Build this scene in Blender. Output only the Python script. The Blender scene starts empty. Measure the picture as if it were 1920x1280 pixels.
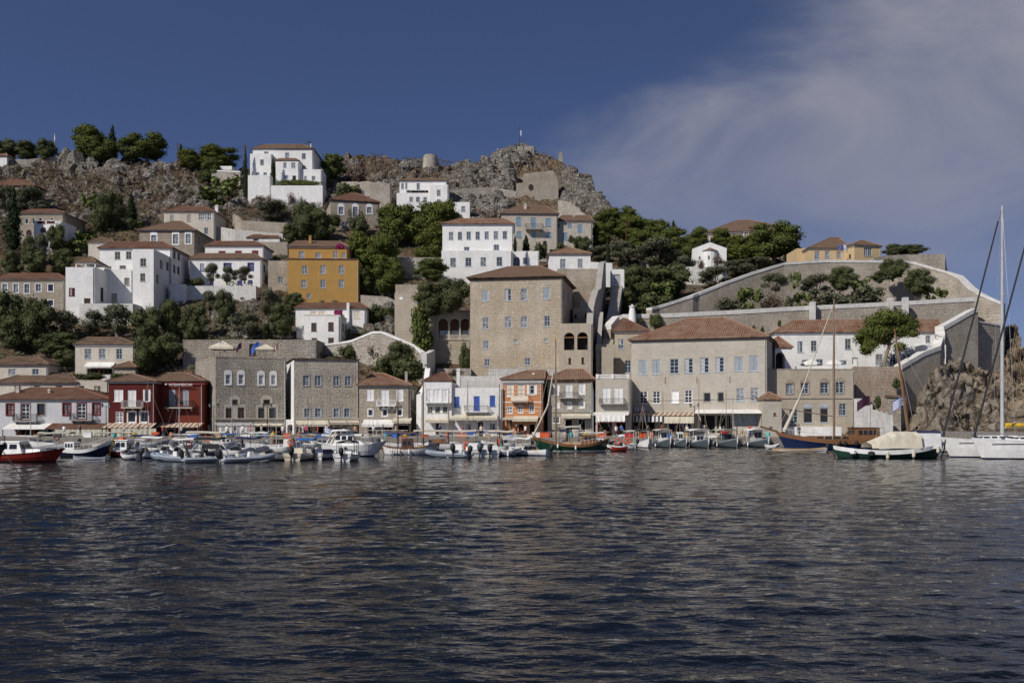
import bpy, math, random
import numpy as np
from mathutils import Vector, Matrix, noise
R=math.radians
sc=bpy.context.scene
# ---------------- camera, world, sun, exposure ----------------
F=1867.0; H=4.2; HY=780.0; CX=960.0
cam_d=bpy.data.cameras.new('camera'); cam=bpy.data.objects.new('camera',cam_d); sc.collection.objects.link(cam)
cam.location=(0,0,H); cam.rotation_euler=(R(90),0,0)
cam_d.sensor_width=36; cam_d.lens=F*36/1920; cam_d.shift_y=(HY-640)/1920
cam_d.clip_start=0.5; cam_d.clip_end=6000
sc.camera=cam
SAZ=R(46); SEL=R(39)
sv=Vector((-math.sin(SAZ)*math.cos(SEL),-math.cos(SAZ)*math.cos(SEL),math.sin(SEL)))
w=bpy.data.worlds.new('World'); sc.world=w; w.use_nodes=True
nt=w.node_tree; N=nt.nodes; Lk=nt.links; N.clear()
wo=N.new('ShaderNodeOutputWorld'); bg=N.new('ShaderNodeBackground'); Lk.new(bg.outputs[0],wo.inputs[0])
bg.inputs[1].default_value=0.058
sky=N.new('ShaderNodeTexSky'); sky.sky_type='NISHITA'; sky.sun_disc=False
sky.sun_elevation=SEL; sky.sun_rotation=math.atan2(sv.x,sv.y); sky.altitude=200; sky.air_density=1.0; sky.dust_density=0.3; sky.ozone_density=4.0
tc=N.new('ShaderNodeTexCoord')
def wm(op,a,b=None,c=None):
    n=N.new('ShaderNodeMath'); n.operation=op
    for i,v in enumerate((a,b,c)):
        if v is None: continue
        if isinstance(v,(int,float)): n.inputs[i].default_value=v
        else: Lk.new(v,n.inputs[i])
    return n.outputs[0]
sx=N.new('ShaderNodeSeparateXYZ'); Lk.new(tc.outputs['Generated'],sx.inputs[0])
cx=N.new('ShaderNodeCombineXYZ'); Lk.new(sx.outputs[0],cx.inputs[0]); Lk.new(sx.outputs[1],cx.inputs[1])
Lk.new(wm('ADD',wm('MULTIPLY',wm('ABSOLUTE',sx.outputs[2]),1.6),0.09),cx.inputs[2])
nv=N.new('ShaderNodeVectorMath'); nv.operation='NORMALIZE'; Lk.new(cx.outputs[0],nv.inputs[0]); Lk.new(nv.outputs[0],sky.inputs[0])
tint=N.new('ShaderNodeMix'); tint.data_type='RGBA'; tint.blend_type='MULTIPLY'; tint.inputs[0].default_value=1
Lk.new(sky.outputs[0],tint.inputs[6]); tint.inputs[7].default_value=(0.93,0.86,1.02,1)
# soft cloud bank to the north-east
mp=N.new('ShaderNodeMapping'); mp.inputs['Rotation'].default_value=(0,R(34),0); mp.inputs['Scale'].default_value=(2.6,2.0,5.6)
Lk.new(tc.outputs['Generated'],mp.inputs[0])
n1=N.new('ShaderNodeTexNoise'); n1.inputs['Scale'].default_value=1.7; n1.inputs['Detail'].default_value=9; n1.inputs['Roughness'].default_value=.56; n1.inputs['Distortion'].default_value=.5
Lk.new(mp.outputs[0],n1.inputs[0])
n2=N.new('ShaderNodeTexNoise'); n2.inputs['Scale'].default_value=1.1; n2.inputs['Detail'].default_value=3
mp2=N.new('ShaderNodeMapping'); mp2.inputs['Scale'].default_value=(3,2,5); mp2.inputs['Location'].default_value=(.7,.3,.9); Lk.new(tc.outputs['Generated'],mp2.inputs[0]); Lk.new(mp2.outputs[0],n2.inputs[0])
edge=wm('ADD',wm('ADD',sx.outputs[0],.29),wm('MULTIPLY',sx.outputs[2],-1.3))
edge=wm('ADD',edge,wm('MULTIPLY',wm('SUBTRACT',n1.outputs[0],.5),.30))
mr=N.new('ShaderNodeMapRange'); mr.interpolation_type='SMOOTHSTEP'; Lk.new(edge,mr.inputs[0]); mr.inputs[1].default_value=-.02; mr.inputs[2].default_value=.20
low=N.new('ShaderNodeMapRange'); low.interpolation_type='SMOOTHSTEP'; Lk.new(wm('ADD',sx.outputs[2],wm('MULTIPLY',wm('SUBTRACT',n2.outputs[0],.5),.25)),low.inputs[0]); low.inputs[1].default_value=.10; low.inputs[2].default_value=.33
low.inputs[3].default_value=.35
body=N.new('ShaderNodeMapRange'); Lk.new(n1.outputs[0],body.inputs[0]); body.inputs[1].default_value=.32; body.inputs[2].default_value=.62; body.inputs[3].default_value=.42
cm=wm('MULTIPLY',wm('MULTIPLY',mr.outputs[0],low.outputs[0]),body.outputs[0])
cmix=N.new('ShaderNodeMix'); cmix.data_type='RGBA'; Lk.new(wm('MULTIPLY',cm,.8),cmix.inputs[0]); Lk.new(tint.outputs[2],cmix.inputs[6]); cmix.inputs[7].default_value=(4.7,4.7,5.5,1)
Lk.new(cmix.outputs[2],bg.inputs[0])
sd=bpy.data.lights.new('sun','SUN'); so=bpy.data.objects.new('sun',sd); sc.collection.objects.link(so)
sd.energy=3.6; sd.angle=R(.5); sd.color=(1,.94,.86); so.rotation_euler=sv.to_track_quat('Z','Y').to_euler(); so.location=(-80,-80,120)
sc.view_settings.view_transform='Standard'; sc.view_settings.look='None'; sc.view_settings.exposure=0.2; sc.view_settings.gamma=1
try: sc.cycles.max_bounces=5; sc.cycles.diffuse_bounces=2; sc.cycles.glossy_bounces=3; sc.cycles.transparent_max_bounces=4
except Exception: pass
rnd=random.Random(7)
# ---------------- pixel geometry ----------------
CR={'P':(0,0,1),'A1':(0,220,400/1829),'A2':(380,220,400/1829),'A3':(760,220,400/1829),'A4':(1100,360,400/1829),'A5':(1480,420,440/1877),
'B1':(0,430,360/1707),'B2':(330,430,370/1754),'B3':(680,430,340/1612),'B4':(980,430,260/1233),
'C1':(0,630,280/1434),'C2':(190,640,280/1493),'C3':(440,640,280/1493),'C4':(660,660,280/1629),'C5':(920,660,280/1629),'C6':(1160,660,300/1745),'C7':(1420,640,280/1493),'C8':(1640,600,280/1280)}
def cp(c,x,y):
    o=CR[c]; return o[0]+x*o[2], o[1]+y*o[2]
def P(px,py,Y): return Vector(((px-CX)/F*Y, Y, H+(HY-py)/F*Y))
def interp(t,tab):
    if t<=tab[0][0]: return tab[0][1]
    for (a,b),(c,d) in zip(tab,tab[1:]):
        if t<=c: return b+(d-b)*(t-a)/(c-a)
    return tab[-1][1]
YG=[(255,360),(300,332),(350,300),(400,270),(450,246),(500,226),(550,209),(590,197),(640,184),(690,172),(740,164),(806,160),(815,150)]
YR=[(255,360),(300,332),(350,300),(400,270),(450,240),(500,222),(560,205),(600,193),(655,178),(700,166),(760,156),(800,150),(815,147)]
def Yg(px,py):
    k=min(1,max(0,(px-1690)/60)); return interp(py,YG)*(1-k)+interp(py,YR)*k
def G(px,py): return P(px,py,Yg(px,py))
SKY=[(-400,330),(0,303),(100,300),(150,292),(210,300),(320,305),(450,312),(560,325),(640,300),(690,290),(740,300),(800,300),(840,306),(870,308),(900,303),(930,291),(955,278),(975,266),(988,269),(1010,286),(1040,300),(1065,312),(1085,331),(1105,356),(1128,388),(1150,415),(1220,430),(1290,452),(1400,478),(1500,492),(1700,492),(1775,512),(1820,545),(1870,590),(1890,625),(1925,668),(1990,730),(2060,790),(2300,835)]
# ---------------- materials ----------------
MATS={}
def nm(name):
    m=bpy.data.materials.new(name); m.use_nodes=True; n=m.node_tree; b=n.nodes['Principled BSDF']; return m,n,b
def col(c): return (c[0],c[1],c[2],1)
def node(n,t,**k):
    x=n.nodes.new(t)
    for a,v in k.items():
        if a in('operation','blend_type','data_type','interpolation_type','feature','distance','wave_type','bands_direction','offset','squash','mode','layer_name','uv_map','attribute_name','noise_dimensions','voronoi_dimensions'): setattr(x,a,v)
    return x
def noise_n(n,src,scale,detail=4,rough=.55):
    x=n.nodes.new('ShaderNodeTexNoise'); x.inputs['Scale'].default_value=scale; x.inputs['Detail'].default_value=detail; x.inputs['Roughness'].default_value=rough
    n.links.new(src,x.inputs['Vector']); return x.outputs['Fac']
def ramp(n,src,a,b,lo,hi):
    x=n.nodes.new('ShaderNodeMapRange'); n.links.new(src,x.inputs[0]); x.inputs[1].default_value=a; x.inputs[2].default_value=b; x.inputs[3].default_value=lo; x.inputs[4].default_value=hi; return x.outputs[0]
def mixc(n,f,a,b,bt='MIX'):
    x=n.nodes.new('ShaderNodeMix'); x.data_type='RGBA'; x.blend_type=bt
    if isinstance(f,(int,float)): x.inputs[0].default_value=f
    else: n.links.new(f,x.inputs[0])
    for i,v in ((6,a),(7,b)):
        if isinstance(v,tuple): x.inputs[i].default_value=col(v)
        else: n.links.new(v,x.inputs[i])
    return x.outputs[2]
def bump(n,b,src,dist,st=1.0):
    x=n.nodes.new('ShaderNodeBump'); x.inputs['Distance'].default_value=dist; x.inputs['Strength'].default_value=st; n.links.new(src,x.inputs['Height']); n.links.new(x.outputs[0],b.inputs['Normal'])
def wallco(n):
    t=n.nodes.new('ShaderNodeTexCoord'); s=n.nodes.new('ShaderNodeSeparateXYZ'); n.links.new(t.outputs['Object'],s.inputs[0])
    a=n.nodes.new('ShaderNodeMath'); a.operation='ADD'; n.links.new(s.outputs[0],a.inputs[0]); n.links.new(s.outputs[1],a.inputs[1])
    c=n.nodes.new('ShaderNodeCombineXYZ'); n.links.new(a.outputs[0],c.inputs[0]); n.links.new(s.outputs[2],c.inputs[1])
    return t.outputs['Object'],c.outputs[0]
def m_plain(name,c,rough=.6,metal=0,var=.12,sc_=1.5,spec=.4):
    m,n,b=nm(name); t=n.nodes.new('ShaderNodeTexCoord')
    f=noise_n(n,t.outputs['Object'],sc_,4); k=ramp(n,f,.3,.7,0,1)
    n.links.new(mixc(n,k,tuple(x*(1-var) for x in c),tuple(min(1,x*(1+var)) for x in c)),b.inputs['Base Color'])
    b.inputs['Roughness'].default_value=rough; b.inputs['Metallic'].default_value=metal; b.inputs['Specular IOR Level'].default_value=spec
    MATS[name]=m; return m
def m_plaster(name,c,stain=(.35,.3,.24),amt=.35,course=0.0):
    m,n,b=nm(name); ob,wc=wallco(n)
    f=noise_n(n,ob,.35,5,.6); g=noise_n(n,ob,2.5,5,.65)
    mp_=n.nodes.new('ShaderNodeMapping'); mp_.inputs['Scale'].default_value=(2.2,.18,1); n.links.new(wc,mp_.inputs[0]); st=noise_n(n,mp_.outputs[0],1.0,5,.6)
    c1=mixc(n,ramp(n,f,.3,.7,0,1),tuple(x*.86 for x in c),tuple(min(.95,x*1.06) for x in c))
    c2=mixc(n,ramp(n,st,.50,.78,0,amt),c1,stain)
    c3=mixc(n,ramp(n,g,.6,.8,0,amt*.7),c2,stain); c3=mixc(n,ramp(n,noise_n(n,ob,9,4,.7),.35,.65,.16,0),c3,tuple(x*.55 for x in c))
    b.inputs['Roughness'].default_value=.9; b.inputs['Specular IOR Level'].default_value=.1
    h=g
    if course:
        br=n.nodes.new('ShaderNodeTexBrick'); br.inputs['Scale'].default_value=1; br.inputs['Brick Width'].default_value=.7; br.inputs['Row Height'].default_value=.34; br.inputs['Mortar Size'].default_value=.03; br.inputs['Mortar Smooth'].default_value=.9
        wp=n.nodes.new('ShaderNodeVectorMath'); wp.operation='MULTIPLY_ADD'; n.links.new(noise_v(n,ob,1.3),wp.inputs[0]); wp.inputs[1].default_value=(.25,.18,0); n.links.new(wc,wp.inputs[2]); n.links.new(wp.outputs[0],br.inputs[0])
        s=n.nodes.new('ShaderNodeMath'); s.operation='MULTIPLY_ADD'; n.links.new(br.outputs['Fac'],s.inputs[0]); s.inputs[1].default_value=-course*7; n.links.new(g,s.inputs[2]); h=s.outputs[0]
        br.inputs['Color1'].default_value=col((1-course*5,)*3); br.inputs['Color2'].default_value=(1,1,1,1); br.inputs['Mortar'].default_value=col((1-course*6,)*3); c3=mixc(n,1.0,c3,br.outputs['Color'],'MULTIPLY')
    n.links.new(c3,b.inputs['Base Color'])
    bump(n,b,h,.05)
    MATS[name]=m; return m
def noise_v(n,src,scale):
    x=n.nodes.new('ShaderNodeTexNoise'); x.inputs['Scale'].default_value=scale; n.links.new(src,x.inputs['Vector']); return x.outputs['Color']
def m_stone(name,ca,cb,mort,bw=.55,rh=.28,stain=(.2,.15,.1),amt=.3,bd=.09,patch=None):
    m,n,b=nm(name); ob,wc=wallco(n)
    wp=n.nodes.new('ShaderNodeVectorMath'); wp.operation='MULTIPLY_ADD'; n.links.new(noise_v(n,ob,1.9),wp.inputs[0]); wp.inputs[1].default_value=(.75,.42,0); n.links.new(wc,wp.inputs[2])
    br=n.nodes.new('ShaderNodeTexBrick'); n.links.new(wp.outputs[0],br.inputs[0]); br.inputs['Scale'].default_value=1; br.inputs['Brick Width'].default_value=bw; br.inputs['Row Height'].default_value=rh; br.inputs['Mortar Size'].default_value=.035; br.inputs['Mortar Smooth'].default_value=.6
    br.inputs['Color1'].default_value=col(ca); br.inputs['Color2'].default_value=col(cb); br.inputs['Mortar'].default_value=col(mort); br.offset=.42; br.squash=.7
    g=noise_n(n,ob,3.5,6,.7); f=noise_n(n,ob,.3,4,.6)
    vo=n.nodes.new('ShaderNodeTexVoronoi'); vo.inputs['Scale'].default_value=3.6; n.links.new(wp.outputs[0],vo.inputs[0])
    sp=n.nodes.new('ShaderNodeSeparateColor'); n.links.new(vo.outputs['Color'],sp.inputs[0])
    ca=tuple(min(.8,x*1.3) for x in ca); cb=tuple(min(.8,x*1.3) for x in cb); br.inputs['Color1'].default_value=col(ca); br.inputs['Color2'].default_value=col(cb); br.inputs['Mortar'].default_value=col(tuple(x*1.3 for x in mort))
    c0=mixc(n,ramp(n,sp.outputs[0],.0,1,.0,.45),br.outputs['Color'],tuple(x*.62 for x in ca))
    c0=mixc(n,ramp(n,sp.outputs[1],.8,.95,.0,.35),c0,tuple(min(.8,x*1.35) for x in cb))
    c1=mixc(n,ramp(n,f,.35,.68,0,amt),c0,stain)
    c2=mixc(n,ramp(n,g,.3,.6,.38,0),c1,tuple(x*.5 for x in ca))
    mp_=n.nodes.new('ShaderNodeMapping'); mp_.inputs['Scale'].default_value=(1.3,.13,1); n.links.new(wc,mp_.inputs[0]); c2=mixc(n,ramp(n,noise_n(n,mp_.outputs[0],1.0,6,.65),.48,.72,0,.5),c2,tuple(x*.55 for x in ca)); c2=mixc(n,ramp(n,noise_n(n,ob,.22,3,.5),.5,.7,0,.35),c2,tuple(min(.8,x*1.15) for x in cb))
    if patch:
        p=noise_n(n,ob,.35,5,.65); c2=mixc(n,ramp(n,p,.46,.58,0,.75),c2,patch)
    n.links.new(c2,b.inputs['Base Color']); b.inputs['Roughness'].default_value=.95; b.inputs['Specular IOR Level'].default_value=.08
    s=n.nodes.new('ShaderNodeMath'); s.operation='SUBTRACT'; n.links.new(g,s.inputs[0]); n.links.new(br.outputs['Fac'],s.inputs[1])
    bump(n,b,s.outputs[0],bd)
    MATS[name]=m; return m
def m_tile(name,ca,cb,cc):
    m,n,b=nm(name); u=n.nodes.new('ShaderNodeUVMap'); ob=n.nodes.new('ShaderNodeTexCoord').outputs['Object']
    br=n.nodes.new('ShaderNodeTexBrick'); br.offset=0; n.links.new(u.outputs[0],br.inputs[0]); br.inputs['Scale'].default_value=1; br.inputs['Brick Width'].default_value=.36; br.inputs['Row Height'].default_value=.45; br.inputs['Mortar Size'].default_value=.09; br.inputs['Mortar Smooth'].default_value=.6
    br.inputs['Color1'].default_value=col(ca); br.inputs['Color2'].default_value=col(cb); br.inputs['Mortar'].default_value=col(tuple(x*.22 for x in ca))
    f=noise_n(n,ob,.6,5,.65); g=noise_n(n,ob,5,3,.6)
    c1=mixc(n,ramp(n,f,.36,.62,0,.85),br.outputs['Color'],cc); c2=mixc(n,ramp(n,g,.46,.72,0,.75),c1,tuple(x*.4 for x in cc))
    n.links.new(c2,b.inputs['Base Color']); b.inputs['Roughness'].default_value=.9; b.inputs['Specular IOR Level'].default_value=.1
    wv=n.nodes.new('ShaderNodeTexWave'); wv.wave_type='BANDS'; wv.bands_direction='X'; wv.inputs['Scale'].default_value=1/.30/ (math.pi*2)*math.pi*2/ 1.0*0.16*2; n.links.new(u.outputs[0],wv.inputs[0])
    s=n.nodes.new('ShaderNodeMath'); s.operation='MULTIPLY_ADD'; n.links.new(br.outputs['Fac'],s.inputs[0]); s.inputs[1].default_value=-1; n.links.new(g,s.inputs[2])
    bump(n,b,s.outputs[0],.10)
    MATS[name]=m; return m
def m_stripe(name,ca,cb,wd):
    m,n,b=nm(name); t=n.nodes.new('ShaderNodeTexCoord'); s=n.nodes.new('ShaderNodeSeparateXYZ'); n.links.new(t.outputs['Object'],s.inputs[0])
    a=n.nodes.new('ShaderNodeMath'); a.operation='MULTIPLY'; n.links.new(s.outputs[0],a.inputs[0]); a.inputs[1].default_value=1/wd
    f=n.nodes.new('ShaderNodeMath'); f.operation='FRACT'; n.links.new(a.outputs[0],f.inputs[0]); g=n.nodes.new('ShaderNodeMath'); g.operation='GREATER_THAN'; n.links.new(f.outputs[0],g.inputs[0]); g.inputs[1].default_value=.5
    n.links.new(mixc(n,g.outputs[0],ca,cb),b.inputs['Base Color']); b.inputs['Roughness'].default_value=.9; MATS[name]=m
def m_leaf(name,ca,cb,cc=None,tr=.0):
    m,n,b=nm(name); g=n.nodes.new('ShaderNodeNewGeometry'); oi=n.nodes.new('ShaderNodeObjectInfo'); t=n.nodes.new('ShaderNodeTexCoord')
    f=noise_n(n,t.outputs['Object'],.9,3)
    a=n.nodes.new('ShaderNodeMath'); a.operation='MULTIPLY_ADD'; n.links.new(g.outputs['Random Per Island'],a.inputs[0]); a.inputs[1].default_value=.5; n.links.new(ramp(n,f,.3,.7,0,.5),a.inputs[2])
    c=mixc(n,a.outputs[0],ca,cb)
    if cc: c=mixc(n,ramp(n,oi.outputs['Random'],0,1,0,.6),c,cc)
    n.links.new(c,b.inputs['Base Color']); b.inputs['Roughness'].default_value=.75; b.inputs['Specular IOR Level'].default_value=.15
    MATS[name]=m
m_plaster('whitewash',(.84,.835,.81),(.45,.41,.36),.3,.018)
m_plaster('whitewash_old',(.70,.69,.66),(.3,.26,.2),.5,.03)
m_plaster('cream_wall',(.62,.57,.49),(.35,.28,.2),.4,.025)
m_plaster('pale_grey_wall',(.56,.57,.59),(.3,.27,.24),.4,.01)
m_plaster('red_wall',(.10,.022,.02),(.09,.02,.018),.35,.0)
m_plaster('brick_red_wall',(.165,.04,.026),(.14,.03,.02),.3,.0)
m_plaster('orange_wall',(.52,.235,.11),(.42,.2,.1),.3,.0)
m_plaster('ochre_wall',(.43,.26,.085),(.36,.17,.04),.45,.0)
m_plaster('yellow_wall',(.60,.45,.26),(.4,.27,.12),.35,.0)
m_plaster('grey_render',(.50,.46,.395),(.36,.28,.19),.4,.02)
m_plaster('tan_render',(.47,.415,.33),(.28,.21,.14),.5,.02)
m_plaster('concrete',(.38,.36,.33),(.2,.18,.15),.4,.0)
m_stone('grey_stone',(.37,.335,.285),(.49,.45,.385),(.22,.19,.15),.48,.27,(.24,.20,.155),.4,.24)
m_stone('patched_stone',(.45,.41,.345),(.53,.485,.41),(.26,.225,.18),.48,.27,(.26,.22,.17),.3,.22,(.54,.49,.40))
m_stone('tan_stone',(.42,.37,.295),(.48,.425,.345),(.36,.315,.25),.5,.25,(.44,.31,.16),.5,.06)
m_stone('warm_stone',(.37,.33,.27),(.46,.415,.35),(.28,.245,.20),.5,.27,(.30,.21,.13),.45,.11)
m_stone('fort_stone',(.36,.325,.27),(.44,.40,.34),(.27,.24,.195),.6,.26,(.25,.19,.13),.4,.07)
m_stone('pink_stone',(.36,.295,.235),(.45,.385,.32),(.25,.19,.14),.42,.22,(.3,.19,.12),.4,.08)
m_stone('rubble',(.44,.395,.335),(.56,.52,.46),(.22,.185,.15),.38,.24,(.22,.17,.12),.35,.16)
m_stone('pale_rubble',(.54,.49,.41),(.63,.59,.52),(.37,.32,.26),.38,.24,(.4,.34,.26),.3,.08)
m_stone('white_rubble',(.62,.60,.56),(.74,.72,.68),(.33,.29,.24),.42,.26,(.5,.44,.36),.3,.12)
m_tile('tile_orange',(.40,.20,.125),(.31,.145,.09),(.30,.21,.15))
m_tile('tile_red',(.29,.125,.08),(.21,.09,.06),(.20,.13,.095))
m_tile('tile_brown',(.30,.18,.12),(.38,.24,.16),(.20,.14,.10))
m_tile('tile_old',(.20,.135,.095),(.13,.09,.07),(.24,.16,.11))
for nm_,c in dict(frame_grey=(.36,.41,.46),frame_white=(.78,.78,.77),frame_pale=(.40,.44,.48),frame_blue=(.14,.25,.38),frame_navy=(.03,.05,.22),frame_red=(.16,.02,.02),frame_olive=(.33,.33,.27),frame_brown=(.11,.045,.03),
    shutter_blue=(.05,.12,.42),shutter_white=(.74,.74,.73),shutter_grey=(.30,.34,.37),shutter_slate=(.20,.30,.40),shutter_brown=(.075,.05,.04),shutter_dark=(.06,.06,.065),shutter_cream=(.68,.60,.48),
    canvas_beige=(.58,.53,.42),canvas_white=(.72,.71,.67),canvas_grey=(.40,.40,.40),canvas_olive=(.42,.41,.33),canvas_tan=(.52,.47,.38),
    iron=(.03,.03,.035),cornice=(.38,.37,.36),cornice_dark=(.15,.13,.12),wood_dark=(.10,.045,.025),wood_brown=(.19,.09,.038),wood_pale=(.40,.28,.15),pole_wood=(.20,.14,.10),
    boat_white=(.76,.76,.74),boat_grey=(.30,.33,.37),boat_slate=(.075,.095,.11),boat_blue=(.012,.024,.08),boat_navy=(.015,.022,.06),boat_green=(.012,.05,.03),boat_red=(.27,.028,.018),boat_darkred=(.10,.012,.015),boat_cream=(.60,.55,.42),boat_black=(.015,.015,.018),boat_stripe=(.25,.04,.04),
    rubber_grey=(.24,.28,.33),rubber_black=(.02,.02,.022),engine_black=(.025,.027,.03),orange_plastic=(.62,.10,.03),blue_plastic=(.03,.13,.42),red_plastic=(.5,.03,.03),yellow_plastic=(.62,.4,.04),teal_plastic=(.1,.4,.42),pink_cloth=(.6,.03,.2),
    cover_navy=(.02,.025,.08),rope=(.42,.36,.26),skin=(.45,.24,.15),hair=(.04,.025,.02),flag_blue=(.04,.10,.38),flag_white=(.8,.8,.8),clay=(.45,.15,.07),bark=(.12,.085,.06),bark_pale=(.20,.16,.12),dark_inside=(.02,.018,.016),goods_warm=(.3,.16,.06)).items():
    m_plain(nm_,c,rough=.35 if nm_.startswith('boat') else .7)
m_plain('aluminium',(.46,.47,.48),.45,.15); m_plain('steel',(.55,.56,.58),.3,.8)
m,n,b=nm('glass'); b.inputs['Base Color'].default_value=(.02,.024,.03,1); b.inputs['Roughness'].default_value=.12; b.inputs['Specular IOR Level'].default_value=.5; MATS['glass']=m
m,n,b=nm('glass_curtain'); t=n.nodes.new('ShaderNodeTexCoord'); n.links.new(mixc(n,ramp(n,noise_n(n,t.outputs['Object'],2.,2),.4,.6,0,1),(.10,.10,.11),(.36,.36,.36)),b.inputs['Base Color']); b.inputs['Roughness'].default_value=.2; MATS['glass_curtain']=m
m_stripe('stripe_canvas',(.7,.7,.68),(.06,.06,.06),.62)
m_stripe('stripe_tile',(.50,.46,.38),(.30,.16,.09),.75)
m_leaf('pine_leaf',(.034,.056,.012),(.15,.16,.03),(.07,.09,.03))
m_leaf('broad_leaf',(.034,.048,.016),(.115,.13,.05),(.08,.085,.04))
m_leaf('olive_leaf',(.06,.07,.038),(.17,.175,.11),(.10,.105,.06))
m_leaf('cypress_leaf',(.012,.022,.009),(.035,.05,.018))
m_leaf('cactus_leaf',(.04,.07,.02),(.20,.22,.06))
m_leaf('dry_leaf',(.085,.062,.05),(.19,.135,.105),(.11,.075,.045))
m_leaf('scrub_leaf',(.045,.05,.026),(.14,.13,.06),(.09,.06,.03))
m_leaf('flower_leaf',(.25,.02,.10),(.45,.04,.2))
# ground materials
def m_rock(name,ca,cb,cc,scl=1.0,grass=(.17,.115,.06),gamt=.8):
    m,n,b=nm(name); g=n.nodes.new('ShaderNodeNewGeometry'); t=n.nodes.new('ShaderNodeTexCoord'); ob=t.outputs['Object']
    a=noise_n(n,ob,.16*scl,6,.65); d=noise_n(n,ob,1.3*scl,8,.7); e=noise_n(n,ob,.07*scl,4,.6)
    vo=n.nodes.new('ShaderNodeTexVoronoi'); vo.feature='DISTANCE_TO_EDGE'; vo.inputs['Scale'].default_value=.55*scl; wp=n.nodes.new('ShaderNodeVectorMath'); wp.operation='MULTIPLY_ADD'; n.links.new(noise_v(n,ob,.9*scl),wp.inputs[0]); wp.inputs[1].default_value=(1.4,1.4,1.4); n.links.new(ob,wp.inputs[2]); n.links.new(wp.outputs[0],vo.inputs[0])
    c=mixc(n,ramp(n,a,.35,.65,0,1),ca,cb); c=mixc(n,ramp(n,e,.45,.62,0,.8),c,cc)
    c=mixc(n,ramp(n,vo.outputs[0],0,.10,.75,0),c,tuple(x*.25 for x in ca)); c=mixc(n,ramp(n,d,.3,.6,.7,0),c,tuple(x*.35 for x in ca))
    s=n.nodes.new('ShaderNodeSeparateXYZ'); n.links.new(g.outputs['Normal'],s.inputs[0])
    gm=n.nodes.new('ShaderNodeMath'); gm.operation='MULTIPLY'; n.links.new(ramp(n,s.outputs[2],.45,.8,0,1),gm.inputs[0]); n.links.new(ramp(n,noise_n(n,ob,.35*scl,5,.7),.38,.52,0,gamt),gm.inputs[1])
    gc=mixc(n,ramp(n,d,.3,.7,0,1),tuple(x*.5 for x in grass),grass)
    c=mixc(n,gm.outputs[0],c,gc); n.links.new(c,b.inputs['Base Color']); b.inputs['Roughness'].default_value=.95; b.inputs['Specular IOR Level'].default_value=.05
    ad=n.nodes.new('ShaderNodeMath'); ad.operation='MULTIPLY_ADD'; n.links.new(ramp(n,vo.outputs[0],0,.2,0,1),ad.inputs[0]); ad.inputs[1].default_value=.8; n.links.new(d,ad.inputs[2]); bump(n,b,ad.outputs[0],.6/scl); MATS[name]=m
m_rock('hill_rock',(.22,.19,.155),(.31,.275,.23),(.22,.15,.09),1.3)
m_rock('boulder_rock',(.25,.235,.205),(.38,.355,.315),(.23,.185,.135),1.5,gamt=.15)
m_rock('cliff_rock',(.35,.265,.18),(.45,.365,.26),(.31,.29,.26),.45,(.15,.11,.06),.5)
m,n,b=nm('sea_water'); t=n.nodes.new('ShaderNodeTexCoord'); b.inputs['Base Color'].default_value=(.004,.006,.008,1); b.inputs['Roughness'].default_value=.03; b.inputs['IOR'].default_value=1.33; b.inputs['Specular IOR Level'].default_value=.5
def wave_n(n,scale,rot,s,detail=4):
    mp=n.nodes.new('ShaderNodeMapping'); mp.inputs['Scale'].default_value=s; mp.inputs['Rotation'].default_value=(0,0,R(rot)); n.links.new(t.outputs['Object'],mp.inputs[0]); return noise_n(n,mp.outputs[0],scale,detail,.55)
def madd(n,a,k,b_):
    x=n.nodes.new('ShaderNodeMath'); x.operation='MULTIPLY_ADD'; n.links.new(a,x.inputs[0]); x.inputs[1].default_value=k
    if isinstance(b_,(int,float)): x.inputs[2].default_value=b_
    else: n.links.new(b_,x.inputs[2])
    return x.outputs[0]
wv=madd(n,wave_n(n,2.4,-9,(.5,1,1),3),.35,madd(n,wave_n(n,6.5,14,(.55,1,1),3),.12,0.0))
bump(n,b,wv,.20); MATS['sea_water']=m
m_plain('quay_stone',(.235,.21,.18),.9,0,.3,3); m_plain('paving',(.25,.23,.20),.9,0,.2,2)
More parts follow.
